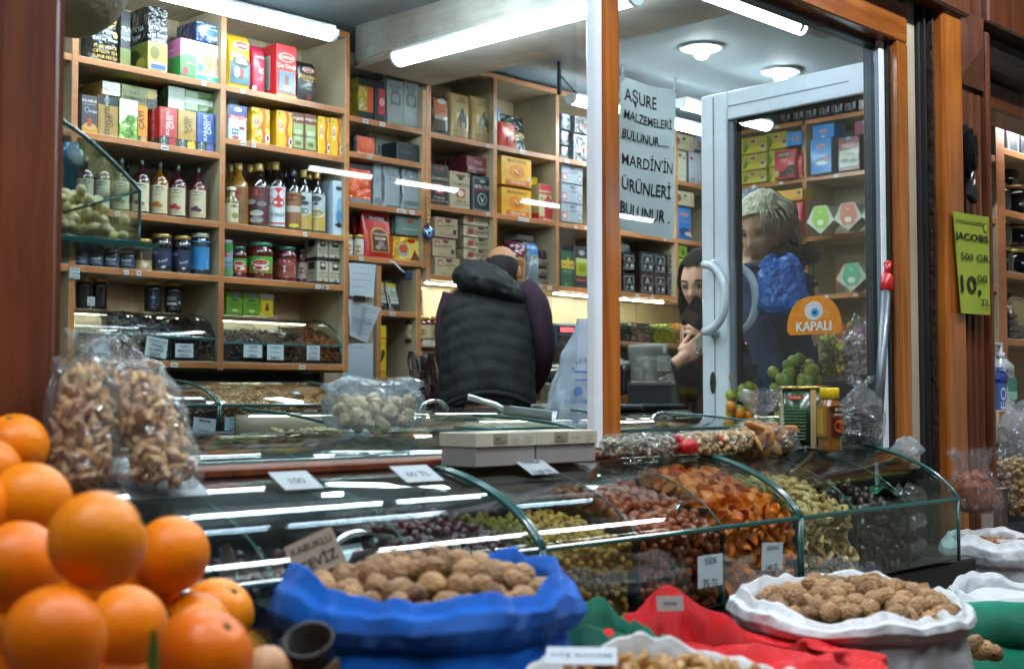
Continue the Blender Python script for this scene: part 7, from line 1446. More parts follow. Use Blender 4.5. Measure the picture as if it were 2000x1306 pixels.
# glass nut bin on a glass shelf in the upper left window corner
def upper_bin():
 Y0 = 1.93; a, b = at(126, 465, Y0), at(272, 478, Y0); x1 = b.x; zt, zr, z0 = at(126, 240, Y0).z, at(274, 372, Y0).z, at(272, 474, Y0).z
 t = thing('nut_bin', 'glass bin of pale nuts on a glass shelf, high in the window corner', 'bin', (x1 - .2, Y0, z0)); o = (-(x1 - .2), -Y0, -z0)
 xc = at(126, 240, Y0).x
 cv = [(xc - .06, zt + .05)] + [(xc + (x1 - xc) * (i / 8), zr + (zt - zr) * (1 - (i / 8) ** 1.25)) for i in range(9)]
 poly = cv + [(x1, z0), (xc - .06, z0)]
 for y in (Y0, Y0 + .26):
  m = MB(); m.prism(poly, y, y + .004, G_bin, 'y'); m.build('end_panel', t, o)
  m = MB(); m.tube([(x, y, z) for x, z in cv] + [(x1, y, z0), (xc - .06, y, z0)], .0035, M_green, 6); m.tube([(x1, y, zr), (xc, y, zr - .05)], .0025, M_green, 6); m.build('edge_trim', t, o)
 m = MB(); m.box(x1 - .003, x1, Y0 + .005, Y0 + .259, z0 + .004, zr, G_bin); m.build('front_glass', t, o)
 m = MB(); m.prism(cv + [(x, z - .004) for x, z in cv[::-1]], Y0 + .005, Y0 + .259, G_bin, 'y', True); m.build('curved_glass', t, o)
 m = MB(); m.box(xc - .3, x1 + .02, Y0 - .02, Y0 + .30, z0 - .010, z0 - .002, clear('shelf_glass', 'e4f2ee', .07, .8, .0)); m.box(xc - .3, x1 + .02, Y0 - .021, Y0 - .019, z0 - .010, z0 - .002, M_green); m.build('glass_shelf', t, o)
 AL = [piece('blanched_almond', wrinkle(.0132, .0105, .0100, .05, 1.5, k), nutmat('blanched_almond', 'ffeebe', 'e6d49a', .5, 60, .2), 2) for k in range(2)]
 put(AL, 'pale_nut', poisson(230, lambda: (lambda s: (x1 - .012 - s * (x1 - xc + .04), random.uniform(Y0 + .012, Y0 + .20), z0 + .01 + random.random() * (zr - z0) * (.35 + .5 * min(1, s * 2.5))))(random.random()), .0105), 'pale oval nut in the glass bin high in the window corner', 'nut', 'pale nuts in the upper window bin', (.75, 1.0))
upper_bin()
t = thing('water_tap', 'bright blue plastic dispenser behind the glass bin corner', 'dispenser', at(136, 400, 2.6)); m = MB(); m.lathe([(.014, 0), (.014, .08), (.026, .085), (.026, .115), (.016, .12), (.016, .13), (.0, .131)], mat('blue_plastic', '1f7fb4', .25, coat=.4), 20); m.build('body', t)
m = MB(); m.grid(lambda u, v: (.1 * math.cos(6.283 * u) * math.sin(1.6 * v), .1 * math.sin(6.283 * u) * math.sin(1.6 * v), -.12 * math.cos(1.6 * v) + .12), 24, 10, mat('cream_cloth', 'a89a82', .8, bump=(80, .4)), True, True); m.box(.02, .09, -.06, .02, .12, .2, mat('pink_card', 'b08a88', .6)); tag(m.build('hanging_bowl', None, at(142, 72, 2.1)), 'cream shallow bowl hanging in the upper window corner', 'bowl')
# sacks
def netmat(n, a, b, s=420, rough=.4):
 key = ('net', n)
 if key in _mats: return _mats[key]
 m = mat(n, a, .5, spec=.25); nt = m.node_tree; p = nt.nodes['Principled BSDF']; L = nt.links.new
 tc = nt.nodes.new('ShaderNodeTexCoord'); w1 = nt.nodes.new('ShaderNodeTexWave'); w1.bands_direction = 'Z'; w1.inputs['Scale'].default_value = s / 6.283; w1.inputs['Distortion'].default_value = 1.5; w1.inputs['Detail Scale'].default_value = 1.
 w2 = nt.nodes.new('ShaderNodeTexWave'); w2.bands_direction = 'DIAGONAL'; w2.inputs['Scale'].default_value = s / 9; w2.inputs['Distortion'].default_value = 1.
 L(tc.outputs['Object'], w1.inputs[0]); L(tc.outputs['Object'], w2.inputs[0])
 mu = nt.nodes.new('ShaderNodeMath'); mu.operation = 'MULTIPLY_ADD'; mu.inputs[1].default_value = .35; L(w2.outputs['Fac'], mu.inputs[0]); L(w1.outputs['Fac'], mu.inputs[2])
 no = nt.nodes.new('ShaderNodeTexNoise'); no.inputs['Scale'].default_value = 14; no.inputs['Detail'].default_value = 4; L(tc.outputs['Object'], no.inputs[0])
 ad = nt.nodes.new('ShaderNodeMath'); ad.operation = 'MULTIPLY_ADD'; ad.inputs[1].default_value = .6; ad.use_clamp = True; L(mu.outputs[0], ad.inputs[0])
 sb = nt.nodes.new('ShaderNodeMath'); sb.operation = 'SUBTRACT'; sb.inputs[1].default_value = .35; L(no.outputs['Fac'], sb.inputs[0]); L(sb.outputs[0], ad.inputs[2])
 mx = nt.nodes.new('ShaderNodeMix'); mx.data_type = 'RGBA'; mx.inputs[6].default_value = (*lin(b), 1); mx.inputs[7].default_value = (*lin(a), 1); L(ad.outputs[0], mx.inputs[0]); L(mx.outputs[2], p.inputs['Base Color'])
 bp = nt.nodes.new('ShaderNodeBump'); bp.inputs['Strength'].default_value = .7; bp.inputs['Distance'].default_value = .003; L(mu.outputs[0], bp.inputs['Height']); L(bp.outputs[0], p.inputs['Normal'])
 _mats[key] = m; return m
N_blue = netmat('blue_sack_mesh', '0c7cf0', '0646ac', 1000); N_red = netmat('red_sack_mesh', 'f01a22', 'a20a12', 1000); N_teal = netmat('green_sack_mesh', '0f9474', '05503c', 1000)
N_wht = mat('white_woven_sack', 'c8ccce', .5, bump=(26, .55, .012), var=(12, .1), coat=.15)
def sack(label, x, y, z, r, hgt, mt, seed, ry=None, roll=1., rim=None, wob=.05, cuff=.16, name='sack', dr=0., fold=.03, flare=0.):
 ry = ry or r; rim = rim or (lambda a: 0.)
 pr = [(.96 + flare, -hgt), (1.06 + flare, -hgt * .7), (1.07 + flare, -cuff - .07), (1.03 + flare * .4, -cuff - .016), (1.03, -cuff), (1.10 * roll, -cuff * .88), (1.15 * roll, -cuff * .6), (1.13 * roll, -cuff * .3), (1.07 * roll, -.012), (1.01, .002), (.955, -.010), (.93, -.035), (.92, -.08)]
 m = MB(); nu, nv = 170, 56
 def fn(u, v):
  a = 6.28318 * u; s = v * (len(pr) - 1); i = min(len(pr) - 2, int(s)); f = s - i; f = f * f * (3 - 2 * f) * .5 + f * .5
  rr = pr[i][0] + (pr[i + 1][0] - pr[i][0]) * f; zz = pr[i][1] + (pr[i + 1][1] - pr[i][1]) * f
  c, s_ = math.cos(a), math.sin(a); top = max(0, 1 + zz / max(cuff, .01))
  w = wob * noise.noise(Vector((c * 1.4 + seed, s_ * 1.4, zz * 3))) + fold * 1.6 * noise.noise(Vector((c * 4 + seed, s_ * 4, zz * 16))) + fold * 1.2 * abs(noise.noise(Vector((c * 8 + 3 * zz, s_ * 8 + seed, zz * 26)))) + fold * .5 * noise.noise(Vector((c * 15, s_ * 15 + seed, zz * 44)))
  return (r * (rr + w) * c, ry * (rr + w) * s_, zz + rim(a) * top ** 1.5 + .022 * noise.noise(Vector((c * 2.0, s_ * 2.0, seed + 4))) * top + .008 * noise.noise(Vector((c * 6, s_ * 6, seed))) * top)
 m.grid(fn, nu, nv, mt, True, True)
 return tag(m.build(name, None, (x, y, z)), label, 'sack')
def nuts_on(meshes, nm, label, x, y, z, r, n, dmin, cat, ry=None, dome=.03, sc=(.9, 1.15), tiltx=0., tilty=0., layers=2):
 ry = ry or r
 def gen():
  a = random.uniform(0, 6.283); s = math.sqrt(random.random()); px, py = math.cos(a) * s, math.sin(a) * s
  return (x + px * r, y + py * ry, z + dome * (1 - s * s) + tiltx * px + tilty * py + random.uniform(-.006, .008) * 1.)
 put(meshes, nm, poisson(n, gen, dmin), label, cat, label, sc)
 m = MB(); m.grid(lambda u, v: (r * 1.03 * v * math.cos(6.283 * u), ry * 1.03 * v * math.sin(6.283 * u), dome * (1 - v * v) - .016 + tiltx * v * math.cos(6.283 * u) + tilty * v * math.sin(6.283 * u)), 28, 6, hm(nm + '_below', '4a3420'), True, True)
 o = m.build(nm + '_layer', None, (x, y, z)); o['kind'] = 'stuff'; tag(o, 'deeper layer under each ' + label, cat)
sack('large bright blue mesh sack of walnuts with a thick rolled cuff', 1.085, 1.185, 1.088, .158, .42, N_blue, 2, wob=.05, cuff=.062, roll=1.0, flare=.14, rim=lambda a: .012 * math.cos(a * 2 + .6))
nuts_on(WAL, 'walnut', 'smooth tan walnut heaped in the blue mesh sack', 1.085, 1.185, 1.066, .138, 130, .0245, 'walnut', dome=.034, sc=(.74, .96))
sack('white woven sack of walnuts leaning toward the street', 1.975, 1.13, .975, .172, .40, N_wht, 5, wob=.06, cuff=.05, roll=1.0, rim=lambda a: .012 * math.sin(a + .4))
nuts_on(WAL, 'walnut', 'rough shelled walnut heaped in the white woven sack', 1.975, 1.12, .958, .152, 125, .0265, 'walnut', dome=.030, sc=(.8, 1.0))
sack('white woven sack of almonds at the front edge', 1.12, .855, 1.000, .146, .42, N_wht, 9, wob=.08, cuff=.05, roll=1.0, rim=lambda a: .012 * math.cos(a - 1))
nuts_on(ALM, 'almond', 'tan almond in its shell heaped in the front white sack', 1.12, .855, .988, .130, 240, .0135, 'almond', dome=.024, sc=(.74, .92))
def redrim(a):
 d = lambda a0, w: math.exp(-((math.atan2(math.sin(a - a0), math.cos(a - a0))) / w) ** 2)
 return .040 * d(R(62), .5) + .012 * d(R(150), .5) - .035 * d(R(-40), .9) - .02 * d(R(20), .4)
sack('slumped bright red mesh sack with a peaked rim', 1.575, 1.09, .962, .172, .40, N_red, 13, wob=.10, cuff=.055, rim=redrim, fold=.05, roll=1.10)
m = MB(); m.grid(lambda u, v: (.15 * v * math.cos(6.283 * u), .15 * v * math.sin(6.283 * u), .03 * noise.noise(Vector((math.cos(6.283 * u) * v * 3, math.sin(6.283 * u) * v * 3, 2)))), 28, 6, N_red, True, True); tag(m.build('sack_lining', None, (1.575, 1.09, .925)), 'folded red mesh lying inside the slumped red sack', 'mesh')
sack('small sea green mesh sack between the blue and red sacks', 1.385, 1.17, .985, .088, .40, N_teal, 17, wob=.10, cuff=.09, rim=lambda a: .02 * math.sin(a * 2))
nuts_on(WAL, 'walnut', 'walnut lying low in the small sea green sack', 1.385, 1.14, .945, .06, 9, .032, 'walnut', dome=.01)
sack('white sack with blue stitching under the far corner of the case', 2.74, 1.13, .905, .175, .40, N_wht, 23, wob=.09, cuff=.09, fold=.03)
m = MB(); m.grid(lambda u, v: (.15 * v * math.cos(6.283 * u), .15 * v * math.sin(6.283 * u), .02 * noise.noise(Vector((u * 5, v * 3, 7)))), 28, 6, N_wht, True, True); tag(m.build('sack_lining', None, (2.74, 1.13, .880)), 'folded white cloth covering the far white sack', 'cloth')
for k, (zz, rr_, dx) in enumerate(((.862, .046, 0), (.785, .052, -.02), (.70, .055, .01))):
 m = MB(); L = .50
 m.grid(lambda u, v: ((v - .5) * L, rr_ * math.cos(6.283 * u) * (1 + .12 * noise.noise(Vector((v * 8, u * 3, k)))), rr_ * math.sin(6.283 * u) * (1 + .1 * noise.noise(Vector((v * 9, u * 4, k + 5)))) + .014 * math.sin(5 * v + k)), 30, 40, N_teal, True, True)
 tag(m.build('net_roll', None, (2.48 + dx, 1.02 - .02 * k, zz), R(-42)), 'sea green mesh roll at the far end of the sacks, ' + ('topmost', 'middle', 'lowest')[k], 'mesh roll', 'sea green mesh rolls')
for x, y in ((1905, 1252), (1915, 1262), (1940, 1268)):
 p = at_d(x, y + 6, 2.3); put(WAL, 'walnut', [tuple(p)], 'walnut caught between the sea green mesh rolls', 'walnut', 'walnuts between the mesh rolls')
sack('white sack of brown nuts beyond the glass cases', 3.36, 1.46, .945, .15, .45, N_wht, 29, wob=.07, cuff=.07)
stuff('brown_nuts', 'small brown nuts in the white sack beyond the cases', 'nuts', [(3.36 + .12 * math.cos(a) * s, 1.46 + .12 * math.sin(a) * s, .915 + random.uniform(-.005, .012)) for a, s in [(random.uniform(0, 6.283), math.sqrt(random.random())) for _ in range(420)]], F_nut, [hm('bn_a', '7a4a24'), hm('bn_b', '9a6a3c')], .010)
# price cards stuck in the sacks
q = at_d(642, 1138, 1.62); card_(q, .062, .062, ['KABUKLU', 'CEVİZ', '60 TL'], 'leaning price card for walnuts stuck in the blue sack', rz=R(-30), roll=R(-24), tilt=R(-10), col='a8a090', ink_='2a2420')
q = at_d(1590, 1172, 2.24); card_(q, .055, .032, ['CEVİZ', '70 TL'], 'small price card lying on the walnuts of the white sack', rz=R(-40), roll=R(14), tilt=R(-35), col='c0c4c4')
q = at_d(1310, 1192, 1.95); card_(q, .04, .022, ['BADEM'], 'small grey price card half hidden in the red mesh', rz=R(-40), tilt=R(-20), col='8f8f8c')
q = at_d(1135, 1296, 1.38); card_(q, .075, .045, ['DİŞ BADEM'], 'crumpled pale price card lying flat on the almond sack', rz=R(-50), tilt=R(-78), col='a8b0b8')
q = at_d(1985, 1088, 3.4); card_(q, .08, .05, ['FINDIK'], 'price card leaning on the far sack of brown nuts', rz=R(-50), tilt=R(-30), col='b0b8bc')
# dark metal cup tucked against the blue sack
t = thing('measuring_cup', 'dark dented metal measuring cup against the blue sack', 'cup', at_d(612, 1300, 1.33)); t.rotation_euler = (R(18), R(-28), 0)
m = MB(); m.lathe([(.0, -.03), (.020, -.03), (.0235, .03), (.026, .032), (.0265, .036), (.0225, .036), (.019, -.02), (0, -.022)], mat('dark_metal', '2c2a28', .4, .7, var=(50, .4), bump=(60, .2, .002)), 28, cap0=False, cap1=False); m.build('body', t)
m = MB(); m.box(-.014, .012, -.0265, -.0245, -.02, .014, mat('old_label', '7a6a4a', .6, var=(60, .3))); m.build('label', t)
# stand under the sacks
m = MB(); m.box(.72, 3.6, .62, 1.40, .50, .56, M_brown, .01)
for x in (.8, 2.1, 3.5):
 for y in (.68, 1.34): m.box(x - .03, x + .03, y - .03, y + .03, 0, .499, M_brown)
tag(m.build('stand'), 'low wooden stand under the row of open sacks', 'stand')
# oranges
def orange_mat():
 m = mat('orange_peel', 'e67606', .36, bump=(170, .3, .003), coat=.0, sss=.06, spec=.35); nt = m.node_tree; p = nt.nodes['Principled BSDF']
 tc = nt.nodes.new('ShaderNodeTexCoord'); n = nt.nodes.new('ShaderNodeTexNoise'); n.inputs['Scale'].default_value = 14; oi = nt.nodes.new('ShaderNodeObjectInfo')
 cr = nt.nodes.new('ShaderNodeValToRGB'); cr.color_ramp.elements[0].color = (*lin('de6802'), 1); cr.color_ramp.elements[1].color = (*lin('f6980e'), 1); cr.color_ramp.elements[0].position = .2; cr.color_ramp.elements[1].position = .9
 ad = nt.nodes.new('ShaderNodeMath'); ad.operation = 'MULTIPLY_ADD'; ad.inputs[1].default_value = .5; nt.links.new(tc.outputs['Object'], n.inputs['Vector']); nt.links.new(n.outputs['Fac'], ad.inputs[0])
 h = nt.nodes.new('ShaderNodeMath'); h.operation = 'MULTIPLY'; h.inputs[1].default_value = .5; nt.links.new(oi.outputs['Random'], h.inputs[0]); nt.links.new(h.outputs[0], ad.inputs[2]); nt.links.new(ad.outputs[0], cr.inputs[0]); nt.links.new(cr.outputs[0], p.inputs['Base Color']); return m
M_or = orange_mat(); m = MB(); v, f = ICO[4]; m.add([q * .042 * (1 - .035 * abs(q.z) ** 3 - .10 * max(0, (q.z - .965) / .035)) for q in v], f, M_or, True); OR = m.mesh('orange')
m = MB(); m.lathe([(0, .0012), (.0025, .0008), (.0042, -.0006), (.0045, -.002)], mat('stem_button', '4a4a1c', .7), 10, cap0=False, cap1=False); ST = m.mesh('stem_button')
OL = [(28, 872, 66, 'orange at the top of the pile beside the dark pillar'), (88, 905, 56, 'paler orange tucked behind the top of the pile'), (58, 985, 82, 'large orange on the left, second row from the top'), (190, 1056, 97, 'largest orange in the middle of the pile, stem hidden'), (30, 1108, 92, 'orange cut off by the left edge of the pile'),
  (334, 1083, 76, 'orange high on the right slope of the pile'), (283, 1128, 74, 'orange wedged behind the middle one'), (243, 1226, 84, 'orange below the largest one, slightly shaded'), (107, 1246, 102, 'big round orange at the lower left front'), (402, 1282, 92, 'orange with a dark stem scar at the lower right'), (424, 1200, 72, 'orange at the right edge of the pile behind the scarred one'), (378, 1232, 76, 'orange between the right edge and the shaded one'),
  (-60, 1000, 84, 'orange mostly outside the picture on the left'), (230, 1330, 84, 'lowest orange half below the picture edge'), (4, 820, 46, 'small orange just showing over the left end of the pile'), (-20, 1300, 90, 'orange at the bottom left corner'),
  (150, 1150, 72, 'shaded orange deep between the largest one and the lower left one'), (205, 1150, 70, 'shaded orange right under the largest one'), (330, 1190, 66, 'shaded orange behind the wedged one'), (118, 965, 62, 'shaded orange behind the second row, near the peanut bag'), (310, 1330, 74, 'orange at the bottom edge beside the leaf'), (-28, 925, 70, 'orange at the left edge just below the topmost one'), (14, 1196, 74, 'shaded orange between the left edge ones'), (470, 1290, 62, 'shaded orange at the foot of the right slope')]
rr = random.Random(9)
for px, py, rpx, lb in OL:
 D = 2598 * .042 / rpx; o = bpy.data.objects.new('orange', OR); C.objects.link(o); o.location = at_d(px, py, D); tag(o, lb, 'orange', 'oranges piled at the corner')
 o.rotation_euler = (rr.uniform(-1.2, 1.2), rr.uniform(-1.2, 1.2), rr.uniform(0, 6));
 if 'scar' in lb: o.rotation_euler = (R(38), R(14), 0)
 s = bpy.data.objects.new('stem_button', ST); C.objects.link(s); s.parent = o; s.location = (0, 0, .0382)
p = at_d(300, 1290, .98); m = MB(); m.grid(lambda u, v: ((u - .5) * .012 * math.sin(3.1 * v + .05), .002 * math.cos(4 * u), .045 * (v - .5)), 6, 10, mat('leaf_green', '4a6a1c', .5, var=(60, .2)), True); tag(m.build('orange_leaf', None, p, R(30)), 'small green leaf between the front oranges', 'leaf')
p = at_d(522, 1312, 1.3); m = MB(); v, f = ICO[3]; m.add([q * .026 for q in v], f, mat('pale_fruit', 'b98a60', .5, var=(40, .15), bump=(90, .2, .003)), True); tag(m.build('quince', None, p), 'pale rounded fruit at the bottom edge beside the metal cup', 'fruit')
p = at_d(150, 1400, 1.12); m = MB(); m.box(-.5, .26, -.3, .16, -.5, -.05, wood('crate_wood', '6b4a2a', '8a6a42', .6, (6, 1, 1), 0), .01); tag(m.build('crate', None, p, R(44)), 'wooden crate under the pile of oranges', 'crate')
# beyond the pillar
def side_bay():
 xs = 4.86; t = thing('shelf_unit', 'orange edged shelves of dark jars beyond the pillar', 'shelves', (5.3, 2.3, .6)); o = (-5.3, -2.3, -.6)
 p0, p1 = at(1945, 300, 2.05), at(1962, 300, 2.05)
 m = MB(); m.box(p0.x, p1.x, 2.05, 2.28, .6, 2.75, M_lam, .002, front=M_edge); m.build('upright', t, o)
 m = MB(); m.box(4.37, 6.2, 2.281, 2.30, .6, 2.75, M_lam); m.box(4.35, 4.368, 2.052, 2.30, .3, 2.75, M_lam); m.build('back_panel', t, o)
 for y_ in (288, 408, 528, 660, 860):
  z = at(1962, y_, 2.05).z; m = MB(); m.box(p1.x + .001, 6.0, 2.052, 2.28, z - .024, z, M_lam, .0015, front=M_edge); m.build('shelf', t, o)
 for y_ in (207, 303, 424, 556, 700):
  z = at(1940, y_, 2.05).z; m = MB(); m.box(4.37, p0.x - .001, 2.052, 2.28, z - .024, z, M_lam, .0015, front=M_edge); m.build('shelf', t, o)
 return [at(1962, y_, 2.05).z for y_ in (288, 408, 528, 660, 860)], [at(1940, y_, 2.05).z for y_ in (207, 303, 424, 556, 700)]
ZS, ZL = side_bay()
m = MB(); m.box(4.3, 6.2, 1.94, 2.3, 2.76, 2.80, M_ceil); tag(m.build('soffit_board'), 'pale board over the shelves beyond the pillar', 'board')
m = MB(); m.box(6.1, 6.2, -1, 2.3, 0, 2.76, M_wall); struct('side_wall', m)
Y = 2.09
box(1966, 1990, 206, ZS[0], Y, '1a1c20', 'tall black carton with a white frame on the top shelf beyond the pillar', [Q(.12, .05, .16, .95, '9aa0a8'), Q(.84, .05, .88, .95, '9aa0a8'), E_(.5, .72, .25, .1, '8a949c'), E_(.5, .72, .17, .07, '1a1c20')], d=.12, name='carton', cat='carton')
box(1993, 2040, 200, ZS[0], Y, '1d1f24', 'wide black carton next to the framed one beyond the pillar', [], d=.12, name='carton', cat='carton')
for k, (cx, w, yt, zi, yb) in enumerate(((1970, 38, 352, 1, None), (1986, 38, 315, 1, 'up'), (2006, 38, 356, 1, None), (1972, 36, 423, 2, 'up'), (1975, 36, 477, 2, None), (2008, 36, 436, 2, 'up'), (2010, 36, 482, 2, None))):
 pos = ('front row of the upper shelf, left', 'upper shelf, behind and above', 'front row of the upper shelf, right', 'lower shelf, top of the left pair', 'lower shelf, bottom of the left pair', 'lower shelf, top of the right pair', 'lower shelf, bottom of the right pair')[k]
 zz = ZS[zi] + (.001 if yb is None else at(cx, 353 if zi == 1 else 478, Y).z - ZS[zi]); jar(cx, w, yt, zz, Y + (.07 if yb == 'up' and zi == 1 else 0), '100b0d', 'b79a55', 'dark jam jar beyond the pillar, ' + pos, None, group='dark jam jars beyond the pillar', waist=1.0)
bag(1978, 2010, 566, ZS[3], Y, '8a8468', 'foil packet of seeds on a pile beyond the pillar', [Q(.1, .3, .9, .8, 'a89c70')], d=.08)
for k in range(4): box(1974, 2030, 612 + 12 * k, 622 + 12 * k, Y, '3a3634', 'flat dark packet in the pile beyond the pillar, ' + ('topmost', 'second', 'third', 'lowest')[k], [Q(.0, .7, 1, .9, '6a6a68')], d=.12, name='packet', cat='packet', kind='foil', group='flat dark packets beyond the pillar')
box(1918, 1936, 262, ZL[1], Y, 'b08a2a', 'yellow printed carton just past the pillar edge', [Q(.1, .5, .9, .8, 'c8c0a0')], d=.1, name='carton', cat='carton')
box(1916, 1938, 348, ZL[2], Y, '24262c', 'black carton with an orange top past the pillar edge', [Q(0, .78, 1, 1, 'd0641c'), Q(.2, .5, .7, .72, 'a8acb0')], d=.1, name='carton', cat='carton')
box(1920, 1940, 444, ZL[3], Y, '20242a', 'tall black coffee carton behind the lime price sheet', [Q(.1, .55, .9, .65, 'b0942a')], d=.1, name='carton', cat='carton')
stuff('green_leaves', 'dark green dried leaves in a bin past the pillar edge', 'leaves', [at(1930 + random.uniform(-14, 14), 655 - random.random() * 55, Y + random.random() * .08) for _ in range(260)], F_flake, [hm('gl_a', '2a4a24'), hm('gl_b', '5a6a4a'), hm('gl_c', '1c2e1a')], .014)
# low goods past the pillar
zf = at(1960, 800, 1.98).z; m = MB(); m.box(4.3, 6.05, 1.90, 2.05, .3, zf, M_lam, .003, front=M_edge); tag(m.build('counter'), 'pale low counter beyond the pillar', 'counter')
zf2 = at(1945, 858, 1.98).z
t = thing('pump_bottle', 'white pump bottle with a green label beyond the pillar', 'bottle', (at(1978, 796, 1.96).x, 2.0, zf + .001)); p = at(1978, 700, 1.96); hh = p.z - zf; r = .055
m = MB(); m.grid(lambda u, v: (r * se(math.cos(6.283 * u), .6) * (1 if v < .86 else 1 - (v - .86) * 4.2), .035 * se(math.sin(6.283 * u), .6) * (1 if v < .86 else 1 - (v - .86) * 4.2), hh * v), 32, 20, mat('milky_plastic', 'b4bcbc', .3, coat=.3), True, True); m.deco(lambda u, v, o: (-.05 + .1 * u, -.0365 - o, hh * v), [Q(.1, .2, .95, .62, '2f8a70'), Q(.1, .2, .95, .35, '8fc0b0'), T(.5, .74, .1, 'ProluX', '2a3a5a', 0, .8)], .1 / hh); m.build('body', t)
m = MB(); m.lathe([(.014, hh - .002), (.016, hh + .02), (.006, hh + .022), (.006, hh + .045)], M_white, 14); m.box(-.03, .008, -.007, .007, hh + .045, hh + .055, M_white, .002); m.build('pump', t)
box(1935, 1968, 750, 856, 1.93, '1a5aac', 'blue biscuit carton with white letters beyond the pillar', [T(.72, .5, .42, 'OREO', 'dfe6ee', 90, .9), Q(0, 0, .35, 1, '12407e'), Q(.9, .5, 1, .95, 'c0c8d0')], d=.12, name='biscuit_box', cat='carton')
m = MB(); m.box(4.2, 5.2, 1.86, 1.898, .3, zf2 - .002, M_dark, .004); tag(m.build('counter'), 'dark ledge carrying the blue biscuit carton', 'counter')
plastic_bag('blue crinkled packet on top of the blue carton', at(1950, 750, 1.97), .034, .03, .055, mat('blue_crinkle', '16347e', .25, coat=.8, bump=(30, .8, .02)), 41, prof=[(0, .8), (.3, 1), (.8, .8), (1, .4)])
for k in range(4): box(1930, 1968, 697 + 7 * k, 704 + 7 * k, 2.05, ('b8b4ac', 'a83a2a')[k % 2], 'thin folded packet stacked behind the pump bottle, ' + ('topmost', 'second', 'third', 'lowest')[k], [], d=.1, name='packet', cat='packet', group='thin folded packets')
q = at(1985, 1010, 1.72); plastic_bag('large clear bag of chickpeas beyond the pillar', q, .10, .08, .27, P_clear, 51)
stuff('chickpeas', 'roasted chickpeas inside the large clear bag', 'chickpeas', [q + Vector((random.uniform(-.085, .085), random.uniform(-.07, .06), random.uniform(.01, .18))) for _ in range(520)], F_nut, [hm('chick_a', 'b08a50'), hm('chick_b', '9a743c'), hm('chick_c', 'c09c66')], .0105, loc=q)
plastic_bag('cloudy tied bag above the chickpeas', at(1990, 880, 1.85), .07, .06, .16, P_cloud, 52)
q = at(1912, 1000, 1.60); plastic_bag('clear bag of brown powder leaning on the case end', q, .075, .06, .17, P_clear, 53, tilt=-.3, prof=[(0, .75), (.1, 1), (.45, .9), (.8, .6), (1, .8)])
plastic_bag('brown spice powder inside the leaning clear bag', q + Vector((-.006, 0, .003)), .064, .05, .11, hm('powder_brown', '8a4a20'), 53, tilt=-.3, prof=[(0, .7), (.15, 1), (.6, .95), (.85, .6), (1, .1)], amp=.05, name='brown_powder', cat='spice')
q = at(1914, 992, 1.80); t = thing('drink_bottle', 'dark red bottle with a pink cap beside the brown powder bag', 'bottle', q); m = MB(); m.lathe([(.032, 0), (.034, .01), (.034, .09), (.028, .105)], gl('4a1018'), 20); m.build('body', t); m = MB(); m.lathe([(.029, .105), (.031, .107), (.031, .14), (.028, .143)], mat('pink_cap', 'c8304a', .35), 20); m.build('cap', t)
box(1938, 1968, 955, 1040, 1.70, '4a3a34', 'brown chocolate carton standing beside the pink capped bottle', [T(.5, .5, .2, 'ÇİKOLATA', 'a08a78', 90, .8)], d=.08, name='carton', cat='carton', side='a89a8c')
m = MB(); m.box(3.12, 4.6, 1.56, 1.89, 0, at(1950, 1045, 1.7).z - .002, M_dark, .01); tag(m.build('counter'), 'dark low bench outside the pillar', 'counter')
batten('bluish tube light over the shelves beyond the pillar', at(1985, 208, 2.0), at(2080, 240, 2.0), glow('side_tube_glow', (.78, .88, 1.), 70), .04, .03)
# people
def remeshed(m, vox, name, parent, mt, loc=(0, 0, 0), smooth=2):
 """one continuous skin grown round the modelled limbs"""
 o = bpy.data.objects.new('t', m.mesh('t')); C.objects.link(o)
 md = o.modifiers.new('r', 'REMESH'); md.mode = 'VOXEL'; md.voxel_size = vox; md.use_smooth_shade = True
 sm = o.modifiers.new('s', 'SMOOTH'); sm.factor = .5; sm.iterations = smooth
 dg = bpy.context.evaluated_depsgraph_get(); me = bpy.data.meshes.new_from_object(o.evaluated_get(dg)); me.name = name
 bpy.data.objects.remove(o); me.materials.clear(); me.materials.append(mt)
 for p in me.polygons: p.use_smooth = True
 b = bpy.data.objects.new(name, me); C.objects.link(b); b.parent = parent; b.location = loc; return b
def ell(m, c, r, mt, rot=None, sub=3):
 v, f = ICO[sub]; M = rot.to_3x3() if rot else Matrix.Identity(3); m.add([Vector(c) + M @ Vector((q.x * r[0], q.y * r[1], q.z * r[2])) for q in v], f, mt, True)
def rings(m, rs, mt, n=36, e=.85, fx=None, cap=True):
 """rs: (cx, cy, cz, rx, ry)"""
 vs = []; k = len(rs)
 for j, (cx, cy, cz, rx, ry) in enumerate(rs):
  for i in range(n):
   a = 6.28318 * i / n; p = Vector((cx + rx * se(math.cos(a), e), cy + ry * se(math.sin(a), e), cz)); vs.append(fx(p, a, j) if fx else p)
 fs = [(j * n + i, j * n + (i + 1) % n, (j + 1) * n + (i + 1) % n, (j + 1) * n + i) for j in range(k - 1) for i in range(n)]
 if cap: fs += [tuple(range(n - 1, -1, -1)), tuple((k - 1) * n + i for i in range(n))]
 m.add(vs, fs, mt, True)
def spline(rs, n):
 out = []
 for i in range(n + 1):
  s = i / n * (len(rs) - 1); k = min(len(rs) - 2, int(s)); f = s - k; P = [rs[max(0, k - 1)], rs[k], rs[k + 1], rs[min(len(rs) - 1, k + 2)]]
  out.append(tuple(.5 * (2 * b + (c - a) * f + (2 * a - 5 * b + 4 * c - d) * f * f + (3 * b - a - 3 * c + d) * f ** 3) for a, b, c, d in zip(*P)))
 return out
SKIN = mat('skin', 'b9805e', .5, bump=(220, .12, .002), var=(25, .06), sss=.15); SKIN2 = mat('skin_pale', 'd8a284', .5, bump=(220, .12, .002), var=(25, .05), sss=.15)
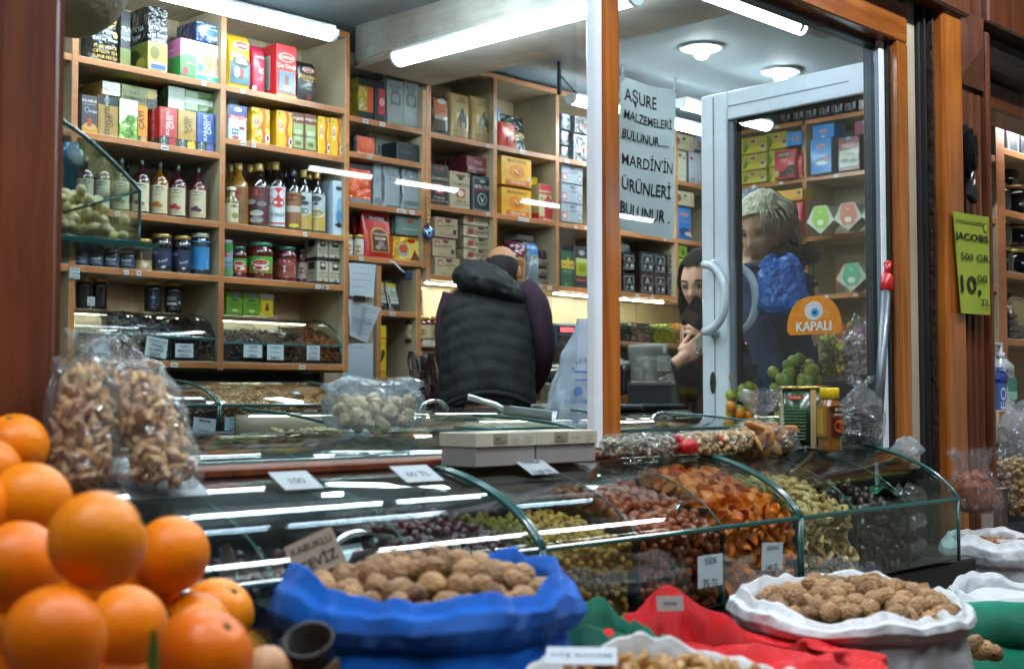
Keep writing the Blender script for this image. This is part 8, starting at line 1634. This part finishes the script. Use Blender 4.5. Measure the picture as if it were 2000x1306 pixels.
# facial features are modelled into the head surface: x sideways, y forward, z up, centre of the skull at the origin
def head_fn(q, w=.074, d=.094, h=.112, age=0.):
 x, y, z = q.x, q.y, q.z
 p = Vector((x * w, y * d, z * h)); g = lambda a, b, s, t: math.exp(-((x - a) / s) ** 2 - ((z - b) / t) ** 2)
 if z < 0: p.x *= 1 + .28 * z; p.y += -.018 * z * (y > 0) * y;
 if y > 0:
  f = y ** .6
  p.y += f * (.012 * g(0, -.12, .13, .22) + .016 * g(0, -.30, .15, .13) - .010 * g(.40, .02, .2, .13) - .010 * g(-.40, .02, .2, .13) + .006 * g(.38, .2, .3, .1) + .006 * g(-.38, .2, .3, .1)
   + .008 * g(0, -.56, .26, .055) + .008 * g(0, -.68, .24, .06) - .005 * g(0, -.62, .3, .03) + .010 * g(0, -.92, .3, .16) + .006 * g(.5, -.25, .22, .2) + .006 * g(-.5, -.25, .22, .2) - .003 * age * g(.35, -.45, .08, .2) - .003 * age * g(-.35, -.45, .08, .2))
 return p
def add_head(m, M, mt, **k):
 v, f = ICO[4] if 4 in ICO else ICO[3]
 m.x = M; m.add([head_fn(q, **k) for q in v], f, mt, True)
 for s in (-1, 1): ell(m, (s * .075, -.012, -.012), (.010, .020, .030), mt)
 m.x = None
def face_parts(par, M, lip='8a3a34', closed=False, brow='3a2a22'):
 m = MB(); m.x = M
 for s in (-1, 1):
  m.x = M @ Matrix.Translation((s * .029, .0795, .003)); ell(m, (0, 0, 0), (.0125, .009, .0065 if not closed else .003), mat('eye_white', 'b8b0a8' if not closed else '9a6a50', .2, coat=.6))
  if not closed: ell(m, (0, .0065, -.001), (.0055, .0035, .0058), mat('iris', '1a100c', .15, coat=.8))
  m.tube([(-.015, .004, .001), (-.006, .0095, .006), (.006, .0095, .006), (.015, .004, .001)], .0016, mat('lash', '17100e', .5), 6)
 m.build('eyes', par)
 m = MB()
 for s in (-1, 1): m.x = M @ Matrix.Translation((s * .031, .0885, .0225)); m.tube([(-.019, -.003, -.002), (-.006, .003, .003), (.008, .002, .003), (.02, -.006, -.001)], [.0018, .0032, .0028, .0012], mat('brow_' + brow, brow, .8), 6)
 m.build('eyebrows', par)
 m = MB(); m.x = M; m.tube([(-.021, .086, -.0645), (-.010, .0965, -.062), (0, .0975, -.063), (.010, .0965, -.062), (.021, .086, -.0645)], [.0012, .0034, .003, .0034, .0012], mat('lips_' + lip, lip, .35), 8); m.tube([(-.019, .086, -.067), (-.008, .0965, -.0715), (.008, .0965, -.0715), (.019, .086, -.067)], [.0012, .0042, .0042, .0012], mat('lips_' + lip, lip, .35), 8); m.build('lips', par)
def hand(m, M, mt, curl=.6, spread=.1, s=1., thumb=.5):
 """palm along +x, back of hand +z, thumb on +y; fingers curl towards -z"""
 m.x = M; ell(m, (.042 * s, 0, 0), (.048 * s, .040 * s, .014 * s), mt); m.tube([(-.04 * s, 0, 0), (.0, 0, 0), (.03 * s, 0, 0)], [.026 * s, .026 * s, .02 * s], mt, 10)
 for k, (y, L) in enumerate(((.028, .070), (.0095, .078), (-.0095, .072), (-.028, .056))):
  p = Vector((.078 * s, y * s, 0)); a = -.15; pts = [Vector((.055 * s, y * .9 * s, 0)), p.copy()]
  for q in (.45, .32, .25):
   a += curl * (1 + .12 * k) * (.75 if q == .45 else 1.); p = p + Vector((math.cos(a), spread * (1.5 - k) * .5, -math.sin(a))) * L * q * s; pts.append(p.copy())
  m.tube(pts, [.0095 * s, .0098 * s, .0088 * s, .008 * s, .0062 * s], mt, 8)
 p = Vector((.012 * s, .030 * s, -.002)); pts = [p.copy()]
 for L, a in ((.038, .75), (.030, .45 + thumb * .2), (.025, .2 + thumb * .1)): p = p + Vector((math.cos(a), math.sin(a) * (1 - thumb * .6), -thumb * .6)).normalized() * L * s; pts.append(p.copy())
 m.tube(pts, [.013 * s, .0115 * s, .0100 * s, .0075 * s], mt, 8); m.x = None
def frame_at(px, d, zbase, face=0.):
 p = at_d(px, 653, d); return Vector((p.x, p.y, zbase)), math.atan2(_R.y, _R.x) + face
def cloth(n, c, s=40, st=.25, rough=.75, coat=0.): return mat(n, c, rough, bump=(s, st, .006), var=(14, .12), coat=coat)
# ---------------------------------------------------------------- the shopkeeper, seen from behind, bending over the back counter
d0 = 5.45; k0 = d0 / FPX; base, rz = frame_at(955, d0, .3)
man = thing('person', 'man seen from behind in a dark quilted vest over purple sleeves', 'person', base, rz)
X_ = lambda px: (px - 955) * k0
Z_ = lambda py: H + (775 - py) * k0 - .3
m = MB(); hz = Z_(518)
rings(m, spline([(0, .02, .05, .13, .09), (0, .0, .75, .16, .12), (0, 0, .98, .165, .125), (-.01, .03, 1.2, .165, .12), (-.01, .09, 1.36, .185, .115), (.0, .15, 1.46, .15, .09), (.03, .19, 1.50, .06, .06), (.04, .215, 1.53, .055, .058)], 24), SKIN, 28)
for s in (-1, 1):
 m.tube([(s * .085, 0, .9), (s * .09, .01, .5), (s * .09, -.01, .10), (s * .09, 0, .05)], [.09, .062, .045, .045], SKIN, 12); m.tube([(s * .09, -.05, .035), (s * .095, .05, .03), (s * .1, .17, .025)], [.04, .042, .03], SKIN, 10)
sh = {-1: [(X_(890), .10, Z_(575)), (X_(868), .11, Z_(680)), (X_(885), .33, Z_(740)), (X_(892), .44, Z_(748))], 1: [(.15, .11, 1.42), (X_(1058), .09, Z_(680)), (X_(1040), .30, Z_(755)), (X_(1015), .42, Z_(760))]}
for s in (-1, 1): m.tube(sh[s], [.04, .036, .032, .028], SKIN, 12)
hand(m, Matrix.Translation(sh[1][3]) @ Matrix.Rotation(R(100), 4, 'Z'), SKIN, .5); hand(m, Matrix.Translation(sh[-1][3]) @ Matrix.Rotation(R(80), 4, 'Z') @ Matrix.Rotation(R(180), 4, 'X'), SKIN, .5)
HM = Matrix.Translation((X_(979), .235, Z_(519))) @ Matrix.Rotation(R(-22), 4, 'X')
add_head(m, HM, SKIN)
remeshed(m, .008, 'body', man, SKIN)
m = MB(); v, f = ICO[4]; hv = []
m.x = HM
vs = [head_fn(q) * (1.035 + .02 * nz(q, 9)) for q in v]; keep = [i for i, q in enumerate(v) if (q.z < .46 + .12 * q.y and q.y < .35 and q.z > -.62)]; ks = set(keep)
m.add(vs, [t_ for t_ in f if all(i in ks for i in t_)], mat('short_dark_hair', '17151a', .8, bump=(300, .6, .004), var=(120, .3)), True); m.build('hair', man)
ves = cloth('quilted_vest', '14181a', 60, .4, .8);
seams = [.02, .14, .26, .385, .50, .62, .74, .87]
def vest_fx(p, a, j):
 zz = p.z; bow = .05 * (1 - min(1, (p.x / .18) ** 2)) * (p.y < .1); t_ = (zz - .96 - bow) / .5
 b = 0
 for s0, s1 in zip(seams, seams[1:]):
  if s0 <= t_ <= s1: b = math.sin(math.pi * (t_ - s0) / (s1 - s0)) ** .5
 c = Vector((p.x, p.y, 0)); o = Vector((0, .08, 0)); n = (c - o).normalized() if (c - o).length > 0 else Vector()
 w = .007 * b + .014 * noise.noise(Vector((p.x * 8, p.y * 8, p.z * 6))) + .007 * noise.noise(Vector((p.x * 22, p.y * 22, p.z * 12))) + .003 * noise.noise(Vector((p.x * 60, p.y * 60, p.z * 40)))
 return p + n * w + Vector((0, 0, (.07 * (1 - min(1, (p.x / .19) ** 2)) if j < 6 and p.y < .1 else 0) * (1 - j / 6)))
m = MB(); rings(m, spline([(X_(956), .01, Z_(806), .195, .145), (X_(954), .02, Z_(770), .193, .145), (X_(952), .04, Z_(700), .190, .145), (X_(950), .07, Z_(640), .188, .14), (X_(950), .10, Z_(595), .182, .135), (X_(958), .13, Z_(565), .165, .115), (X_(965), .16, Z_(545), .12, .09)], 60), ves, 110, .8, vest_fx); m.build('vest', man)
m = MB(); m.tube([(X_(956) + .199 * math.cos(a), .01 + .148 * math.sin(a), Z_(806) + (.07 * (1 - min(1, (math.cos(a)) ** 2)) if math.sin(a) < 0 else 0) + .012) for a in [6.283 * i / 40 for i in range(40)]], .012, ves, 8, True); m.build('vest_hem', man)
# hood lying on the back
m = MB(); hm_ = cloth('hood_fabric', '101315', 50, .5, .7)
v, f = ICO[4]; Mh = Matrix.Rotation(R(24), 3, 'Y')
m.add([Vector((X_(960), .055, Z_(553))) + Mh @ Vector((q.x * .166 * (1 - .16 * q.z), q.y * .12 * (1 + .1 * nz(q, 3)) - .02 * (q.z < 0) * abs(q.z), q.z * (.074 + .02 * q.x * -1) * (1 + .16 * nz(q, 2.4, 2)) + .016 * nz(q, 5) + .007 * nz(q, 11))) for q in v], f, hm_, True)
m.build('hood', man)
m = MB(); slv = cloth('purple_knit', '3a2134', 90, .35, .85)
R_ = [(X_(1018), .08, Z_(560)), (X_(1044), .07, Z_(590)), (X_(1057), .07, Z_(640)), (X_(1060), .10, Z_(690)), (X_(1048), .19, Z_(735)), (X_(1035), .32, Z_(756))]
L_ = [(X_(890), .10, Z_(575)), (X_(876), .10, Z_(620)), (X_(872), .11, Z_(680)), (X_(876), .18, Z_(715)), (X_(886), .33, Z_(740)), (X_(892), .42, Z_(746))]
for P_ in (R_, L_):
 Q_ = spline(P_, 22); m.tube(Q_, [.062 - .018 * (i / 22) + .005 * noise.noise(Vector((i * .7, P_[0][0] * 9, 1))) for i in range(23)], slv, 16)
m.build('sweater_sleeves', man)
m = MB(); pan = cloth('dark_trousers', '14171e', 50, .3, .8)
rings(m, spline([(0, .01, .94, .178, .135), (0, .01, 1.06, .172, .13)], 4), pan, 32)
for s in (-1, 1): m.tube(spline([(s * .088, .0, 1.0), (s * .09, .01, .5), (s * .09, 0, .08)], 10), [.098 - .03 * i / 10 for i in range(11)], pan, 16)
m.build('trousers', man)
m = MB(); m.box(X_(870) - .006, X_(870) + .006, -.14, -.125, Z_(815), Z_(785), M_steel, .002); m.build('zip_pull', man)
# ---------------------------------------------------------------- the young woman behind the door stile
d1 = 4.95; k1 = d1 / FPX; base, rz = frame_at(1392, d1, .3)
yw = thing('person', 'young dark haired woman in black holding a dark wallet and a white card', 'person', base, rz)
X1 = lambda px: (px - 1392) * k1
Z1_ = lambda py: H + (775 - py) * k1 - .3
FM = Matrix.Translation((X1(1370), .0, Z1_(553))) @ Matrix.Rotation(R(148), 4, 'Z') @ Matrix.Rotation(R(-14), 4, 'X')
# her face turns to the viewer's left and a little towards the street
m = MB(); add_head(m, FM, SKIN2, w=.070, d=.090, h=.108)
zs = Z1_(640)
rings(m, spline([(.03, .03, .1, .1, .09), (.03, .03, .75, .10, .12), (.03, .03, 1.0, .095, .11), (.03, .03, zs - .02, .11, .10), (.02, .03, zs + .03, .09, .08), (.005, .02, zs + .07, .05, .05), (-.02, .01, Z1_(585), .048, .05)], 24), SKIN2, 26)
for s in (-1, 1): m.tube([(s * .07, .03, .8), (s * .07, .03, .1), (s * .07, -.06, .04)], [.075, .045, .035], SKIN2, 10)
# near hand with the card, upper hand with the wallet
w1 = Vector((X1(1316), -.24, Z1_(704))); w2 = Vector((X1(1392), -.20, Z1_(662)))
m.tube([(-.07, .0, zs), (X1(1345), -.05, Z1_(745)), w1], [.05, .04, .026], SKIN2, 12); m.tube([(.12, .0, zs), (X1(1420), -.08, Z1_(700)), w2], [.05, .04, .026], SKIN2, 12)
hand(m, Matrix.Translation(w1) @ Matrix.Rotation(R(-38), 4, 'Y') @ Matrix.Rotation(R(80), 4, 'X'), SKIN2, .75, .05, .92, .8)
hand(m, Matrix.Translation(w2) @ Matrix.Rotation(R(180 + 22), 4, 'Y') @ Matrix.Rotation(R(95), 4, 'X'), SKIN2, .42, .1, .92, .5)
remeshed(m, .005, 'body', yw, SKIN2, smooth=2)
face_parts(yw, FM, '9a4038', False, '241814')
m = MB(); m.x = FM; v, f = ICO[4]; hairm = mat('dark_wavy_hair', '150d0a', .75, bump=(90, .5, .006), var=(60, .3), spec=.25)
ks = {i for i, q in enumerate(v) if not (q.y > .22 and q.z < .52 and abs(q.x) < .80)}
m.add([Vector((q.x * .088, q.y * .100 - .008, q.z * .124 + .006)) * (1 + .05 * nz(q, 5) + .03 * nz(q, 11)) for q in v], [t_ for t_ in f if all(i in ks for i in t_)], hairm, True)
for s in (-1, 1):
 for k in range(5): m.tube([(s * (.07 + .006 * k), .0 - .02 * k, .03), (s * (.085 + .006 * k), -.01 - .02 * k, -.07), (s * (.078 + .008 * k), -.01 - .02 * k, -.17), (s * (.09), -.02 - .02 * k, -.25)], [.018, .022, .02, .008], hairm, 8)
m.build('hair', yw)
blk = cloth('black_coat', '14161b', 60, .3, .85); m = MB()
rings(m, spline([(.03, .03, .45, .13, .16), (.03, .03, .75, .12, .145), (.03, .03, 1.0, .115, .13), (.03, .03, zs - .03, .125, .118), (.02, .03, zs + .035, .10, .095), (.0, .03, zs + .07, .075, .075)], 30), blk, 36, .85, lambda p, a, j: p + Vector((math.cos(a), math.sin(a), 0)) * .012 * noise.noise(p * 9)); m.build('coat', yw)
m = MB()
m.tube(spline([(-.06, .0, zs), (X1(1345), -.05, Z1_(765)), (X1(1330), -.16, Z1_(735)), tuple(w1 + Vector((.0, .012, -.008)))], 14), [.058 - .018 * i / 14 for i in range(15)], blk, 14)
m.tube(spline([(.14, .0, zs), (X1(1428), -.07, Z1_(720)), (X1(1412), -.15, Z1_(672)), tuple(w2 + Vector((.02, .01, -.012)))], 14), [.066 - .022 * i / 14 for i in range(15)], blk, 14); m.build('coat_sleeves', yw)
m = MB(); m.box(X1(1352), X1(1366), -.125, -.115, Z1_(835), Z1_(670), cloth('brown_lining', '4a2a1c', 40, .3, .7), .004); m.build('coat_lining', yw)
m = MB(); q = w1 + Vector((.052, -.03, .03));
for k in range(10): a = 6.283 * k / 10; ell(m, q + Vector((.010 * math.cos(a), -.002, .010 * math.sin(a))), (.004, .004, .004), M_chrome, None, 1)
m.build('ring', yw)
def held(label, name, cat, c, w, h, d, rot, mt, items=()):
 m = MB(); m.x = rot.to_4x4(); m.box(-w / 2, w / 2, -d / 2, d / 2, -h / 2, h / 2, mt, .003); m.deco(lambda u, v, o: (-w / 2 + u * w, -d / 2 - o, -h / 2 + v * h), items, w / h)
 wp_ = Matrix.Translation(base) @ Matrix.Rotation(rz, 4, 'Z') @ Vector(c); return tag(m.build(name, None, wp_, rz), label, cat)
held('dark glossy wallet held open by the young woman', 'wallet', 'wallet', (X1(1350), -.262, Z1_(624)), .115, .10, .012, Matrix.Rotation(R(33), 3, 'Y'), mat('black_leather', '121317', .25, coat=.5, var=(20, .3)), [Q(.0, .0, .5, .45, '4a3020')])
held('white card pinched in the lower hand of the young woman', 'card', 'card', (X1(1352), -.285, Z1_(672)), .055, .036, .002, Matrix.Rotation(R(-28), 3, 'Y'), mat('white_card', 'b9b2a4', .5), [Q(.1, .7, .9, .74, '6a6258')])
# ---------------------------------------------------------------- the older woman behind the door glass
d2 = 4.45; k2 = d2 / FPX; base, rz = frame_at(1485, d2, .3)
ow = thing('person', 'older woman with short fair hair looking down, in a dark blue fur collared jacket', 'person', base, rz)
X2 = lambda px: (px - 1485) * k2
Z2_ = lambda py: H + (775 - py) * k2 - .3
GM = Matrix.Translation((X2(1495), .0, Z2_(448))) @ Matrix.Rotation(R(136), 4, 'Z') @ Matrix.Rotation(R(-20), 4, 'X')
m = MB(); add_head(m, GM, SKIN2, w=.072, d=.092, h=.115, age=1.)
zs = Z2_(545)
rings(m, spline([(.06, .03, .1, .1, .09), (.06, .03, .75, .14, .13), (.06, .03, 1.05, .14, .12), (.06, .03, zs - .03, .14, .10), (.03, .03, zs + .03, .11, .08), (.0, .02, zs + .07, .055, .055), (-.01, .01, Z2_(488), .052, .055)], 24), SKIN2, 26)
for s in (-1, 1): m.tube([(s * .08, .03, .8), (s * .08, .03, .1), (s * .08, -.06, .04)], [.08, .05, .035], SKIN2, 10)
w3 = Vector((X2(1488), -.24, Z2_(875))); m.tube([(-.08, .0, zs - .02), (X2(1480), -.17, Z2_(700)), w3], [.05, .04, .027], SKIN2, 10); hand(m, Matrix.Translation(w3) @ Matrix.Rotation(R(-60), 4, 'Z'), SKIN2, .5, .1, .9)
w4 = Vector((X2(1560), -.12, Z2_(880))); m.tube([(.13, .02, zs - .02), (X2(1566), -.02, Z2_(700)), w4], [.05, .04, .027], SKIN2, 10); hand(m, Matrix.Translation(w4) @ Matrix.Rotation(R(-110), 4, 'Z'), SKIN2, .5, .1, .9)
remeshed(m, .006, 'body', ow, SKIN2)
face_parts(ow, GM, '8a4a40', True, '8a765c')
m = MB(); m.x = GM; hairg = mat('fair_grey_hair', 'cabd9e', .5, bump=(70, .9, .012), var=(50, .3))
ks = {i for i, q in enumerate(v) if not (q.y > .02 and q.z < .42 and abs(q.x) < .97) and q.z > -.75}
m.add([Vector((q.x * .098, q.y * .112 - .012, q.z * .128 + .008)) * (1 + .06 * nz(q, 4, 2) + .04 * nz(q, 10) + .02 * nz(q, 22)) for q in v], [t_ for t_ in f if all(i in ks for i in t_)], hairg, True)
rr = random.Random(3)
for k in range(360):
 a = rr.uniform(-2.6, 2.6); s_, c_ = math.sin(a), -math.cos(a); z0 = rr.uniform(-.02, .11); r0 = math.sqrt(max(.1, 1 - (z0 / .13) ** 2))
 if c_ > -.15 and z0 < .06: continue
 P0 = Vector((s_ * .098 * r0, c_ * .112 * r0 - .012, z0)); P1 = Vector((s_ * .108, c_ * .12 - .012, z0 - .045)); P2 = Vector((s_ * .098, c_ * .108 - .012 + .012, z0 - .085 + rr.uniform(-.01, .01)))
 m.tube([P0, P1, P2], [.0022, .003, .0008], hairg, 4)
m.build('hair', ow)
jk = cloth('dark_blue_jacket', '14284e', 40, .5, .8); m = MB()
rings(m, spline([(.04, .03, .55, .13, .16), (.04, .03, .85, .125, .15), (.04, .03, 1.05, .125, .15), (.045, .03, zs - .06, .135, .14), (.05, .03, zs + .0, .125, .12), (.02, .03, zs + .05, .10, .095)], 40), jk, 48, .85, lambda p, a, j: p + Vector((math.cos(a), math.sin(a), 0)) * (.012 * abs(math.sin(j * .62)) + .014 * noise.noise(p * 8))); m.build('jacket', ow)
m = MB()
m.tube(spline([(-.07, -.02, zs - .03), (X2(1478), -.17, Z2_(700)), tuple(w3)], 12), [.056 - .012 * i / 12 for i in range(13)], jk, 14); m.tube(spline([(.14, .02, zs - .03), (X2(1566), -.02, Z2_(700)), tuple(w4)], 12), [.056 - .012 * i / 12 for i in range(13)], jk, 14); m.build('jacket_sleeves', ow)
m = MB(); fur = mat('brown_fur', '4a3826', .9, bump=(120, 1., .02), var=(60, .4))
v2, f2 = ICO[4]; Mf = Matrix.Translation((X2(1540), .02, Z2_(498))); m.x = Mf; m.add([Vector((q.x * .105, q.y * .10, q.z * .042)) * (1 + .12 * nz(q, 7) + .10 * nz(q, 17)) for q in v2], f2, fur, True)
rr = random.Random(5)
for k in range(420):
 q = Vector((rr.gauss(0, 1), rr.gauss(0, 1), rr.gauss(0, 1))).normalized(); P = Vector((q.x * .105, q.y * .10, q.z * .042)); m.tube([P, P + q * .012 + Vector((rr.uniform(-.006, .006), 0, rr.uniform(-.006, .004)))], [.0022, .0006], fur, 3)
m.build('fur_collar', ow)
m = MB(); dk = cloth('dark_scarf', '16181e', 40, .4, .8); m.x = Matrix.Translation((X2(1512), .05, Z2_(520))); ell(m, (0, 0, 0), (.075, .06, .04), dk, Matrix.Rotation(R(-15), 4, 'Y')); m.build('scarf', ow)
m = MB()
for s in (-1, 1): m.tube(spline([(s * .09, .03, .62), (s * .09, .03, .08)], 6), [.09, .088, .085, .08, .075, .07, .065], cloth('dark_trousers', '14171e', 50, .3, .8), 14)
m.build('trousers', ow)
q = at_d(1528, 612, 4.16)
plastic_bag('crumpled bright blue plastic bag held up before the older woman', q, .085, .05, .18, mat('blue_bag_film', '0c62c0', .3, coat=.5, bump=(40, .8, .02), var=(14, .3)), 61, rz=R(-46), prof=[(0, .85), (.1, 1), (.4, .92), (.75, .75), (.92, .6), (1, .35)], amp=.14)
